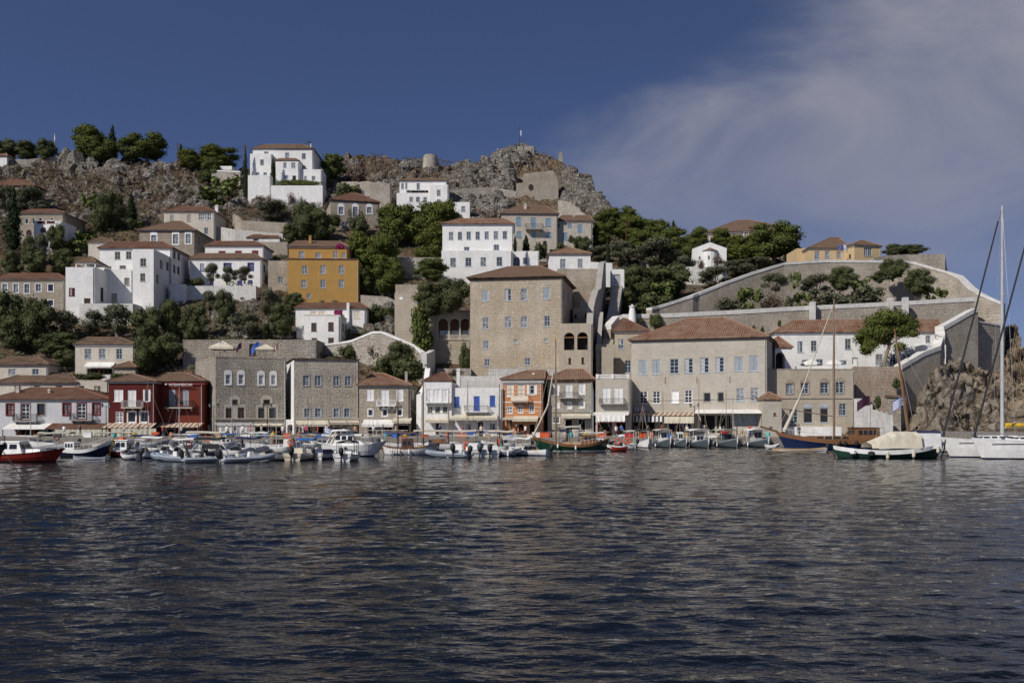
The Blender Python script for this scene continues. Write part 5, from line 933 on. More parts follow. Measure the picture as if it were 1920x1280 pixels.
# ======== vegetation ========
def leaf_mesh(name,cen,nor,size,mat,rs,core=None,aspect=1.0,flat=.0):
    """cen Nx3, nor Nx3 -> one quad per leaf clump"""
    n=len(cen); nor=nor+rs.normal(0,.45,(n,3)); nor/=np.linalg.norm(nor,axis=1)[:,None]+1e-9
    t=rs.normal(0,1,(n,3)); a=np.cross(nor,t); a/=np.linalg.norm(a,axis=1)[:,None]+1e-9; b_=np.cross(nor,a)
    s=size*rs.uniform(.55,1.25,(n,1)); 
    v=np.empty((n,5,3)); k=rs.uniform(.7,1.3,(n,5,1))
    for j in range(5):
        an=2*math.pi*j/5; v[:,j]=cen+(a*math.cos(an)*aspect+b_*math.sin(an))*s*.6*k[:,j]
    verts=v.reshape(-1,3); me=bpy.data.meshes.new(name)
    cv=[];cf=[]
    if core is not None:
        for (c,r,rz) in core:
            o=len(cv); m_,l_=8,6
            for i in range(l_+1):
                for j in range(m_):
                    th=math.pi*i/l_; ph=2*math.pi*j/m_; q=1+.18*math.sin(ph*3+c[0]*5+i*2)
                    cv.append((c[0]+r*q*math.sin(th)*math.cos(ph),c[1]+r*q*math.sin(th)*math.sin(ph),c[2]+rz*q*math.cos(th)))
            for i in range(l_):
                for j in range(m_): cf.append((o+i*m_+j,o+i*m_+(j+1)%m_,o+(i+1)*m_+(j+1)%m_,o+(i+1)*m_+j))
    nc=len(cv); V=np.concatenate([np.array(cv).reshape(-1,3),verts]) if nc else verts
    nl=len(cf)*4+n*5; me.vertices.add(len(V)); me.vertices.foreach_set('co',V.astype(np.float32).ravel())
    me.loops.add(nl); me.polygons.add(len(cf)+n)
    li=np.concatenate([np.array(cf,dtype=np.int32).ravel() if cf else np.zeros(0,np.int32),np.arange(n*5,dtype=np.int32)+nc])
    me.loops.foreach_set('vertex_index',li)
    st=np.concatenate([np.arange(len(cf))*4,len(cf)*4+np.arange(n)*5]).astype(np.int32); me.polygons.foreach_set('loop_start',st)
    me.materials.append(MATS[mat]); me.update(calc_edges=True); me.validate(); return me
def lobes_mesh(name,lobes,nleaf,size,mat,seed,up=.0,core=.72,aspect=1):
    rs=np.random.RandomState(seed); L=np.array([l[:3] for l in lobes],float); r=np.array([l[3] for l in lobes],float); rz=np.array([l[4] for l in lobes],float)
    pr=r**2; idx=rs.choice(len(lobes),nleaf,p=pr/pr.sum()); d=rs.normal(0,1,(nleaf,3)); d/=np.linalg.norm(d,axis=1)[:,None]
    if up: d[:,2]=np.where((d[:,2]<0)&(rs.rand(nleaf)<up),-d[:,2],d[:,2])
    rr=np.where(rs.rand(nleaf,1)<.28,rs.uniform(1.0,1.32,(nleaf,1)),rs.uniform(.66,1.06,(nleaf,1))); bumpy=1+.16*np.sin(d[:,:1]*7+idx[:,None])*np.sin(d[:,1:2]*6+idx[:,None]*2)
    sc3=np.stack([r[idx],r[idx],rz[idx]],1); cen=L[idx]+d*sc3*rr*bumpy
    return leaf_mesh(name,cen,d,size,mat,rs,[((l[0],l[1],l[2]),l[3]*core,l[4]*core) for l in lobes] if core else None,aspect)
# unit trees: crown fits width 1 (x,y), height 1, foot at z=0; built at nominal 8 m then normalised
def trunk_mesh(name,pts_list,mat):
    q=MB()
    for pts,rad in pts_list: q.tube(pts,rad,7)
    me=bpy.data.meshes.new(name); me.from_pydata(q.v,[],q.f); me.materials.append(MATS[mat]); me.update(); return me
PROTO={}
def proto(kind,lobes,nleaf,size,mat,trunks,bark='bark',up=0,core=.72,seed=1,aspect=1):
    xs=[l[0]-l[3] for l in lobes]+[l[0]+l[3] for l in lobes]; z1=max(l[2]+l[4] for l in lobes); w_=max(xs)-min(xs)
    cr=lobes_mesh(kind+'_crown',lobes,nleaf,size,mat,seed,up,core,aspect); tr=trunk_mesh(kind+'_trunk',trunks,bark) if trunks else None
    PROTO.setdefault(kind,[]).append((cr,tr,w_,z1,(max(xs)+min(xs))/2))
def rl(rs,n,cx,cz,rx,rz,r0,r1,flat=.6):
    o=[]
    for i in range(n):
        a=rs.uniform(0,6.28); k=math.sqrt(rs.random()); z=rs.uniform(-1,1); kk=math.sqrt(max(0,1-z*z*.8)); r=rs.uniform(r0,r1)
        o.append((cx+rx*k*kk*math.cos(a),rx*k*kk*math.sin(a),cz+rz*z,r,r*flat))
    return o
for s_ in range(3):
    q=random.Random(40+s_); lb=rl(q,34,0,4.3,3.1,2.6,.65,1.45,.72)+[(0,0,3.2,2.2,1.6)]
    tk=[([(0,0,0),(.2,0,2.2),(.1,.1,5)],[.32,.25,.12])]+[([(.15,0,2+i*.4),(l[0]*.5,l[1]*.5,3.4+i*.1),(l[0]*.85,l[1]*.85,l[2]-.2)],[.15,.1,.05]) for i,l in enumerate(lb[:6])]
    proto('pine',lb,11000,.23,'pine_leaf',tk,up=.55,core=.7,seed=s_+1)
for s_ in range(3):
    q=random.Random(60+s_); lb=rl(q,26,0,3.9,2.8,2.8,.6,1.45,.9)+[(0,0,3.2,1.8,2.0)]
    proto('broad',lb,9000,.22,'broad_leaf',[([(0,0,0),(.1,0,1.5),(0,.1,4)],[.3,.2,.1])],core=.74,seed=s_+11)
for s_ in range(2):
    q=random.Random(80+s_); lb=rl(q,15,0,3.4,2.5,1.9,.6,1.15,.85)
    tk=[([(0,0,0),(.2,.1,1.2),(0,0,3)],[.3,.2,.08])]+[([(.15,.05,1),(l[0]*.5,l[1]*.5,2),(l[0]*.9,l[1]*.9,l[2])],[.14,.09,.03]) for l in lb[:7]]
    proto('olive',lb,5200,.19,'olive_leaf',tk,bark='bark_pale',core=.45,seed=s_+21)
for s_ in range(2):
    q=random.Random(90+s_); lb=[(q.uniform(-.12,.12),q.uniform(-.12,.12),.8+i*.72,1.0*(1-(i/11)**1.7)*(.75+.25*min(1,i/2))+.12,.75) for i in range(11)]
    proto('cypress',lb,2600,.22,'cypress_leaf',[([(0,0,0),(0,0,2)],[.16,.1])],core=.82,seed=s_+31)
for s_ in range(2):
    q=random.Random(100+s_); lb=rl(q,9,0,1.3,1.5,.7,.6,.95,.85)
    proto('bush',lb,1700,.22,'broad_leaf',None,core=.6,seed=s_+41); proto('drybush',lb,900,.17,'dry_leaf',None,core=.35,seed=s_+51); proto('olivebush',lb,1300,.2,'olive_leaf',None,core=.5,seed=s_+61); proto('vine',lb,1700,.22,'pine_leaf',None,core=.6,seed=s_+66)
    lb=[(q.uniform(-1.5,1.5),q.uniform(-.8,.8),q.uniform(.3,2.0),q.uniform(.3,.5),q.uniform(.35,.55)) for _ in range(16)]
    proto('cactus',lb,420,.42,'cactus_leaf',None,core=.3,seed=s_+71,aspect=.75)
KN={'pine':('pine_tree','pine tree'),'broad':('broadleaf_tree','tree'),'olive':('olive_tree','olive tree'),'cypress':('cypress_tree','cypress'),'bush':('bush','bush'),'drybush':('dry_bush','bush'),'olivebush':('bush','bush'),'vine':('climbing_vine','vine'),'cactus':('prickly_pear','cactus')}
tcount=[0]
def T(kind,x0,x1,yt,yb,label,Y=None,var=None,lean=0,dep=None,group=None):
    xm=(x0+x1)/2
    if Y is None: Y=Yg(xm,yb)-.5
    tcount[0]+=1; lst=PROTO[kind]; cr,tr,w_,z1,xc=lst[(tcount[0] if var is None else var)%len(lst)]
    f=P(xm,yb,Y); top=P(xm,yt,Y).z; wd=(x1-x0)/F*Y; sx_=wd/w_; sz=(top-f.z)/z1
    nm_,cat=KN[kind]; rz=rnd.choice((0,math.pi)) if kind not in('cypress',) else rnd.uniform(0,6)
    sy=sx_ if dep is None else dep
    if tr is None:
        o=bpy.data.objects.new(nm_,cr); sc.collection.objects.link(o); o.location=f; o.scale=(sx_,sy,sz); o.rotation_euler=(0,lean,rz); return tag(o,label,cat,group)
    e=empty(nm_,label,cat,f,rz,group); e.scale=(sx_,sy,sz); e.rotation_euler=(0,lean,rz)
    for me,nn in ((cr,'crown'),(tr,'trunk')):
        o=bpy.data.objects.new(nn,me); sc.collection.objects.link(o); o.parent=e
    return e
# skyline, left to right
T('broad',-15,40,262,303,'low dark tree at the far left end of the skyline')
T('broad',22,82,266,303,'dark rounded tree on the skyline right of the tiny ridge house')
T('broad',66,110,262,304,'dark tree on the skyline beside the radio mast')
T('pine',133,200,234,304,'tallest round pine on the left skyline, left of the cypress',var=0)
T('pine',170,222,262,308,'small pine at the foot of the skyline cypress',var=1)
T('cypress',202,219,233,300,'slender dark cypress on the skyline between two round pines')
T('pine',212,268,258,306,'left half of the broad pine right of the skyline cypress',var=2)
T('pine',240,314,247,306,'broad spreading pine right of the skyline cypress',var=1)
T('cypress',334,344,269,300,'tiny pointed cypress on the skyline near the utility pole')
T('pine',330,380,280,320,'small bright pine below the tiny skyline cypress',var=0)
T('pine',372,446,272,322,'dark umbrella pine on the skyline left of the villa',var=1)
T('pine',378,420,296,345,'low bushy pine under the dark umbrella pine left of the villa')
T('cypress',455,465,275,372,'thin tall cypress standing just left of the villa',Y=284)
T('cypress',507,517,294,350,'thin dark cypress against the front of the villa',Y=283.5)
T('cypress',398,404,310,345,'tiny slim cypress on the coped wall left of the villa')
T('pine',598,652,289,345,'dark green pine immediately right of the villa',var=2)
T('broad',603,622,318,358,'narrow dark tree by the right corner of the villa')
T('bush',630,674,345,376,'dark round bush above the hooded stone house')
T('drybush',652,690,305,345,'grey dry bush right of the villa pine')
# mid left
T('olive',-10,36,350,398,'sparse brown tree in front of the half hidden roof at the left edge'); T('olive',20,62,352,400,'sparse tree right of the half hidden roof at the left edge'); T('cypress',10,38,346,470,'very tall black cypress near the left edge',Y=232)
T('broad',165,212,362,440,'dark tree left of the pointed cypress on the left slope')
T('broad',190,240,358,432,'dark shaggy tree touching the pointed cypress on the left slope')
T('cypress',236,256,360,420,'pointed dark cypress in the middle of the left slope')
T('olive',30,85,352,400,'brownish sparse tree above the stone house high on the left slope')
T('olive',62,100,375,405,'second sparse tree above the stone house high on the left slope')
T('broad',88,128,420,482,'dark ragged tree in front of the white loggia block')
T('broad',36,70,440,500,'dark tree left of the white loggia block')
T('olive',64,92,438,495,'thin grey tree right below the white loggia block')
T('cactus',115,165,450,478,'yellow green prickly pear clump left of the white mansion')
T('cactus',140,182,432,462,'prickly pear clump above the white mansion terrace')
T('broad',90,140,465,515,'dark shrubbery left of the white cube shaped block')
T('broad',45,95,470,520,'dark shrubbery behind the far left stone building')
T('broad',0,48,470,522,'dark shrubbery at the left edge above the stone building')
T('bush',235,268,411,432,'green bush on the white wall above the hooded grey house')
T('cactus',372,440,352,388,'large prickly pear thicket left of the villa buttress')
T('cactus',395,452,328,360,'prickly pear thicket below the coped wall by the villa')
T('broad',368,400,318,345,'bright green shrub left of the prickly pears by the villa')
T('cactus',152,182,360,392,'prickly pear left of the dark shaggy tree on the slope')
T('olive',480,545,378,420,'olive tree among dry bushes below the villa',var=0)
T('drybush',478,500,366,384,'round dry bush under the villa buttress')
T('drybush',500,520,362,382,'second round dry bush under the villa wall')
T('drybush',538,562,362,384,'pale dry bush right under the middle of the villa wall')
T('drybush',558,575,368,390,'small pale dry bush under the right part of the villa wall')
T('broad',540,600,378,455,'big dark tree in front of the slope between villa and ochre house, left half')
T('broad',572,632,395,455,'big dark tree in front of the slope between villa and ochre house, right half')
T('broad',528,560,420,458,'dark shrub at the left foot of the big dark tree pair')
T('bush',654,692,401,440,'dark round tree in front of the hooded stone house',Y=250)
T('bush',615,640,402,425,'small bush by the left corner of the hooded stone house',Y=252)
# big pines centre
T('pine',702,776,383,465,'left pine of the big umbrella group below the slope villa',var=0)
T('pine',748,826,378,462,'middle pine of the big umbrella group below the slope villa',var=1)
T('pine',790,866,377,470,'right pine of the big umbrella group below the slope villa',var=2)
T('pine',776,836,425,500,'lower pine tucked beside the great white mansion',var=0)
T('pine',646,720,434,520,'bright umbrella pine touching the ochre house roof',var=1)
T('pine',676,750,440,530,'bright umbrella pine right of the ochre house',var=2)
T('pine',662,705,500,556,'low pine against the right wall of the ochre house',var=0)
T('pine',700,760,483,560,'dark lower pine of the ochre house group',var=1)
T('pine',775,842,484,535,'small young pine in front of the great mansion lower block',var=2,Y=205)
T('broad',776,838,528,592,'dark round tree above the three arches, left half',Y=172)
T('broad',810,882,520,590,'dark round tree above the three arches, right half',Y=171)
T('vine',772,806,575,640,'green ivy column hanging left of the three arches, upper part',Y=170.5)
T('vine',770,812,610,668,'green ivy column hanging left of the three arches, middle part',Y=170)
T('vine',776,806,645,695,'green ivy column hanging left of the three arches, lower part',Y=169.5)
T('bush',860,884,642,692,'round dark bush in the corner of the tall tan mansion',Y=170)
T('cypress',962,969,440,472,'thin cypress between the great mansion and the terrace wall',Y=208)
T('cypress',979,993,440,476,'ragged cypress in front of the pale stone terrace wall',Y=222)
T('bush',1000,1026,456,486,'dark bush in front of the pale stone terrace wall',Y=221)
T('bush',1040,1068,456,476,'green bush above the white cottage roof',Y=222)
T('broad',1072,1108,442,480,'dark green bush right of the white cottage roof')
T('bush',1065,1078,441,455,'little bush under the stone extension',Y=232)
# right pines ridge
i_=0
for (x0,x1,yt,yb,lb) in [(1110,1160,392,445,'leftmost pine of the ridge grove'),(1140,1195,386,440,'tall pine at the top of the ridge grove'),(1150,1215,405,462,'pine in front of the tallest ridge pine'),(1180,1232,410,455,'pine right of the tallest ridge pine'),(1108,1150,415,465,'low pine at the left foot of the ridge grove'),(1205,1262,412,470,'middle pine of the ridge grove'),(1225,1290,425,490,'bright pine on the falling side of the ridge grove'),(1255,1310,440,500,'rightmost low pine of the ridge grove'),(1170,1230,432,485,'bright pine low in the ridge grove'),(1292,1328,425,470,'small pine beside the stone school')]:
    T('pine',x0,x1,yt,yb,lb,var=i_); i_+=1
T('cypress',1258,1268,412,440,'tiny spiky conifer on the skyline of the ridge grove',Y=236)
T('cypress',1136,1144,448,500,'slim dark cypress above the white gate wall',Y=209)
T('pine',1356,1410,440,497,'pine left of the great dome pine near the church',var=0)
T('pine',1405,1500,414,495,'great dome shaped pine between church and yellow house',var=1)
T('pine',1390,1445,435,498,'lower left shoulder of the great dome shaped pine',var=2)
T('pine',1470,1506,450,497,'small pine at the right foot of the great dome pine',var=0)
T('pine',1330,1372,428,470,'pine crown showing over the church roof',var=2,Y=228)
# flat top tree
e=T('broad',1653,1700,456,482,'dark wind swept tree on the fort platform, left part',Y=203); T('broad',1680,1738,457,480,'dark wind swept tree on the fort platform, long right part',Y=204)
# olives right of stairway
for (k_,x0,x1,yt,yb,lb) in [('olive',1145,1200,450,500,'grey olive above the white gate'),('olive',1190,1260,448,505,'broad grey olive left of the church'),('broad',1160,1232,498,565,'big dark olive right of the stairway top'),('broad',1210,1300,495,560,'big dark olive below the church wall'),('broad',1150,1200,545,592,'green fig bush low beside the stairway'),('bush',1190,1262,550,590,'green bushes along the upper fort wall foot'),('cactus',1212,1262,530,572,'prickly pear under the church slope'),('olive',1308,1365,500,545,'olive in front of the church base wall'),('olive',1360,1420,485,520,'olive right of the church'),('olive',1395,1450,482,508,'low olive above the rising fort wall'),('olive',1255,1300,480,520,'small olive left of the church base'),('drybush',1306,1322,487,505,'dark dry round bush against the church apse'),('drybush',1335,1357,476,498,'pale dry round bush on the right of the church front'),('olive',1100,1146,462,492,'olive by the cottage wall'),('olive',1235,1290,455,500,'grey olive under the falling ridge grove'),('drybush',1216,1262,468,500,'wide brownish bush left of the church'),('bush',1262,1296,478,500,'green bush beside the church base')]:
    T(k_,x0,x1,yt,yb,lb,Y=(213 if 'against the church' in lb or 'church front' in lb else None))
# fort slope
for (k_,x0,x1,yt,yb,lb) in [('olive',1428,1478,512,552,'olive on the fort slope at the left'),('cactus',1382,1428,540,582,'prickly pear at the left end of the fort slope'),('olivebush',1340,1390,558,582,'grey shrub along the coping at the left end'),('broad',1550,1608,498,545,'dark dense tree in the middle of the fort slope'),('olive',1500,1555,515,560,'olive beside the dark dense fort tree'),('olivebush',1520,1600,545,580,'wide grey shrub above the lower fort wall'),('olivebush',1590,1660,535,572,'grey shrub right of the middle fort slope'),('cactus',1480,1502,510,540,'prickly pear against the upper fort wall left'),('cactus',1595,1632,518,548,'yellow green prickly pear in the middle of the fort slope'),('cactus',1488,1522,548,578,'prickly pear on the rocks near the white strip'),('broad',1648,1700,484,528,'dark tree against the upper fort wall'),('broad',1632,1664,508,532,'dark low branch beside the fort wall tree'),('broad',1692,1752,502,552,'dark spreading tree at the right of the fort slope'),('cactus',1732,1762,538,562,'prickly pear below the right fort tree'),('cactus',1755,1778,540,558,'small prickly pear at the right end of the fort slope'),('drybush',1425,1470,550,582,'rust brown bush on the fort slope'),('olivebush',1470,1490,555,582,'shrub between rocks on the fort slope'),('bush',1616,1640,476,500,'bush hanging over the upper fort coping'),('bush',1682,1705,474,490,'bush under the topmost stone platform'),('bush',1552,1588,475,488,'low green hedge in front of the yellow house')]:
    T(k_,x0,x1,yt,yb,lb,Y=(182.5 if yb>530 else (186 if yb>500 else None)))
for x0,x1,yt,yb,Y,lb in [(1218,1243,588,614,171.3,'ivy tuft hanging from the lower fort wall'),(1197,1205,592,606,171.3,'small ivy tuft near the white turret'),(1410,1417,610,624,172,'tiny ivy tuft over the mansion roof, left'),(1426,1433,611,626,172,'tiny ivy tuft over the mansion roof, right'),(1458,1465,600,612,172,'tiny ivy tuft on the fort wall beside the pink patch'),(1673,1690,708,728,154.6,'round bush growing from the reddish retaining wall'),(1640,1652,742,765,153,'potted palm like bush by the white steps')]:
    T('bush',x0,x1,yt,yb,lb,Y=Y,dep=.35)
# the umbrella pine in front of the white building
q=random.Random(5); C0=P(1664,684,161.5)
def pp(x,y,dy=0): return P(*cp('A5',x,y),161.5+dy)-C0
lob=[]
for (x,y,r) in [(700,790,95),(790,760,100),(880,770,90),(960,820,80),(640,870,80),(600,930,75),(620,1010,55),(720,880,90),(820,860,90),(900,860,75),(760,930,60),(880,985,50),(560,900,30),(990,880,45),(660,960,60)]:
    p=pp(x,y,q.uniform(-1.4,1.4)); rr_=r*.2344/F*161.5; lob.append((p.x,p.y,p.z,rr_,rr_*.72))
me=lobes_mesh('umbrella_crown',lob,15000,.2,'pine_leaf',77,.5,.72); e=empty('pine_tree','large umbrella pine with leaning bare trunk in front of the long white building','pine tree',C0)
o=bpy.data.objects.new('crown',me); sc.collection.objects.link(o); o.parent=e
q=MB(); q.tube([pp(752,1150),pp(772,1060),pp(800,970),pp(815,900)],[.38,.32,.26,.15],8); q.tube([pp(800,970),pp(870,920),pp(890,880)],[.16,.1,.05],6); q.tube([pp(800,975),pp(750,930),pp(700,880)],[.16,.1,.05],6); q.build('trunk','bark_pale',e)
# lower left masses
for (k_,x0,x1,yt,yb,lb) in [('broad',-20,60,546,640,'very large dark tree at the left edge above the harbour roofs, left part'),('broad',28,100,556,655,'very large dark tree at the left edge above the harbour roofs, right part'),('broad',-10,70,595,660,'dark undergrowth at the foot of the left edge tree'),('olive',92,150,582,640,'olive under the white cube shaped block'),('olive',150,200,582,632,'olive in front of the lower white terrace, left one'),('olive',190,252,570,635,'olive in front of the lower white terrace, right one'),('broad',60,150,622,665,'dark undergrowth behind the cream stone house'),('broad',245,312,575,650,'tall dark tree right of the white tower wing'),('broad',290,352,562,640,'dark tree below the right terrace'),('broad',335,392,568,640,'dark tree below the white terrace wall, left'),('broad',240,300,628,705,'dark ragged conifer beside the cream stone house, left part'),('broad',280,345,622,690,'dark ragged conifer beside the cream stone house, right part'),('broad',400,444,543,610,'bright leafy tree against the white terrace wall'),('olive',376,408,545,590,'bare branched tree against the white terrace wall'),('olive',440,500,585,640,'grey tree right of the white boulders'),('broad',502,556,568,632,'dark olive tree left of the brown shuttered house'),('olive',480,520,540,600,'grey shrub under the terrace corner'),('bush',486,514,605,640,'shrub by the white garden wall'),('broad',530,570,548,580,'dark bushes at the left foot of the ochre house'),('bush',540,560,536,560,'small bush at the foot of the infill house'),('bush',690,720,570,605,'bush right of the white house with red flowers'),('bush',715,742,575,600,'second bush right of the white house with red flowers'),('broad',100,150,655,690,'green bush with vine left of the cream stone house'),('bush',208,240,700,712,'low bush behind the dark red house roof'),('bush',145,200,698,712,'planter greenery on the flat roof terrace')]:
    T(k_,x0,x1,yt,yb,lb,Y=(158 if yb==712 else None))
T('olive',382,412,494,535,'small olive on the terrace of the blue framed house, left',Y=206); T('olive',410,442,500,535,'small olive on the terrace of the blue framed house, right',Y=206.5); T('olive',442,474,500,532,'pale yellowish tree on the terrace of the blue framed house',Y=206)
T('bush',355,385,520,536,'vine covered pergola greenery on the white terrace',Y=207)
T('vine',520,604,338,350,'long creeper hanging over the villa retaining wall',Y=281,dep=.8)
T('broad',722,780,640,705,'leafy fig tree below the curved garden wall'); T('bush',700,745,670,712,'green shrub above the orange roofed house'); T('drybush',690,730,640,680,'rusty brown bush on the rocks below the curved garden wall'); T('bush',740,800,675,712,'green shrubs left of the tall curved wall',Y=160)
T('drybush',838,870,690,706,'straw coloured bush on the dry garden wall',Y=165); T('bush',612,640,668,690,'small green bush behind the patched warehouse'); T('bush',636,668,645,672,'bush under the curved white coping')
T('flower' if False else 'bush',575,592,458,474,'magenta creeper corner of the ochre house') if False else None
me=lobes_mesh('bougainvillea',[(0,0,.7,.7,.5),(.5,0,.5,.5,.4),(-.3,0,.4,.4,.3)],400,.2,'flower_leaf',9,0,.3); o=bpy.data.objects.new('bougainvillea',me); sc.collection.objects.link(o); o.location=P(637,468,206); tag(o,'magenta bougainvillea on the terrace of the ochre house','creeper')
# ---- scrub and boulders: uncountable ground cover ----
def terrain_pt(px,py): return P(px,py,Yg(px,py))
rs=np.random.RandomState(12)
def blocked(px,py):
    return False
def scatter_tufts(name,mat,n,region,size,per,seed,label,leaf=.22):
    rs=np.random.RandomState(seed); C=[];Nn=[]; k=0
    while k<n:
        px=rs.uniform(*region[0]); top=interp(px,SKY); py=rs.uniform(top-2,region[1]); 
        if py<top-1 and rs.rand()<.5: continue
        nz=noise.noise(Vector((px*.02,py*.03,seed)))
        if nz<-.1 and rs.rand()<.75: continue
        if not region[2](px,py): k+=.2; continue
        p=terrain_pt(px,py)+Vector((0,-.4,.25)); r=rs.uniform(.35,1)*size; d=rs.normal(0,1,(per,3)); d/=np.linalg.norm(d,axis=1)[:,None]; d[:,2]=abs(d[:,2]); rr=rs.uniform(.4,1,(per,1))
        C.append(np.array(p)+d*rr*r*np.array([1.2,1.2,.85])); Nn.append(d+np.array([0,-.3,.3])); k+=1
    me=leaf_mesh(name,np.concatenate(C),np.concatenate(Nn),leaf,mat,rs); o=bpy.data.objects.new(name,me); sc.collection.objects.link(o); return tag(o,label,'scrub',None,'stuff')
ruin_=lambda px,py: 955<px<1060 and 305<py<400
hill=lambda px,py: (py<430 or (px<430 and py<500)) and not ruin_(px,py) 
town=lambda px,py: py>400 and py<700 
scatter_tufts('dry_scrub','dry_leaf',3400,((-40,1150),480,hill),1.25,40,1,'brownish dry scrub scattered over the rocky hill',.2)
scatter_tufts('green_scrub','scrub_leaf',2200,((-40,1200),480,hill),1.1,34,2,'dull olive scrub scattered over the rocky hill',.2)
scatter_tufts('slope_scrub','olive_leaf',2200,((-40,1300),700,town),1.3,38,3,'mixed green scrub between the houses on the slope',.24)
scatter_tufts('straw_grass','dry_leaf',700,((-40,1300),700,town),.8,30,4,'dry grass between the houses on the slope',.2)
scatter_tufts('fort_scrub','olive_leaf',350,((1340,1800),585,lambda px,py: py>500),.8,30,5,'low scrub on the fort slope',.2)
scatter_tufts('cliff_scrub','scrub_leaf',160,((1700,2050),790,lambda px,py: py>600),.5,26,6,'small tufts on the orange cliff',.16)
def scatter_rocks(name,mat,n,region,smin,smax,seed,label):
    rs=np.random.RandomState(seed); import itertools
    base=[(np.array(v)/1.0) for v in itertools.product((-1,0,1),repeat=3) if any(v)]
    V=[];Fc=[];o=0
    m_,l_=7,5; k=0
    while k<n:
        px=rs.uniform(*region[0]); top=interp(px,SKY); py=rs.uniform(top+4,region[1])
        if noise.noise(Vector((px*.015+9,py*.03,seed*3.1)))<-.02 and rs.rand()<.85: k+=.15; continue
        if not region[2](px,py): k+=.2; continue
        p=np.array(terrain_pt(px,py))+np.array([0,-.3,0]); r=smin+(smax-smin)*rs.rand()**2.2; s3=np.array([rs.uniform(.8,1.4),rs.uniform(.7,1.1),rs.uniform(.7,1.35)])*r; a=rs.uniform(0,6.28)
        jit=rs.uniform(.68,1.15,(l_+1,m_)); ca,sa=math.cos(a),math.sin(a); tl=rs.uniform(-.5,.5)
        for i in range(l_+1):
            for j in range(m_):
                th=math.pi*i/l_; ph=2*math.pi*j/m_; x=math.sin(th)*math.cos(ph); y=math.sin(th)*math.sin(ph); z=math.cos(th)
                x,y,z=[math.copysign(abs(t_)**.7,t_) for t_ in (x,y,z)]
                q=jit[i,j] if 0<i<l_ else 1; x,z=x*math.cos(tl)-z*math.sin(tl),x*math.sin(tl)+z*math.cos(tl); x,y=x*ca-y*sa,x*sa+y*ca
                V.append((p[0]+x*q*s3[0],p[1]+y*q*s3[1],p[2]+z*q*s3[2]))
        for i in range(l_):
            for j in range(m_): Fc.append((o+i*m_+j,o+i*m_+(j+1)%m_,o+(i+1)*m_+(j+1)%m_,o+(i+1)*m_+j))
        o+=(l_+1)*m_; k+=1
    me=bpy.data.meshes.new(name); me.from_pydata(V,[],Fc); me.materials.append(MATS[mat]); me.update(); ob=bpy.data.objects.new(name,me); sc.collection.objects.link(ob); return tag(ob,label,'rocks',None,'stuff')
scatter_rocks('boulders','boulder_rock',1000,((-40,1150),430,lambda px,py: py<425 and not ruin_(px,py)),.5,2.2,1,'grey limestone boulders covering the rocky hill')
scatter_rocks('peak_boulders','boulder_rock',900,((840,1150),400,lambda px,py: not ruin_(px,py)),.7,2.8,2,'pale grey crags around the summit')
scatter_rocks('outcrop','boulder_rock',60,((120,225),330,lambda px,py: 285<py<325),1.3,3.4,3,'large grey outcrop under the skyline pines')
scatter_rocks('slope_rocks','boulder_rock',160,((380,800),640,lambda px,py: 540<py<640 and (px<520 or 680<px<760)),.5,1.9,4,'grey rocks between the lower gardens')
scatter_rocks('fort_rocks','boulder_rock',170,((1470,1790),585,lambda px,py: py>520),.5,2.0,5,'grey and tan rocks on the fort slope')
scatter_rocks('cliff_rocks','cliff_rock',90,((1692,2100),812,lambda px,py: py>770),.4,1.3,6,'tan and grey rocks heaped on the cliff foot')
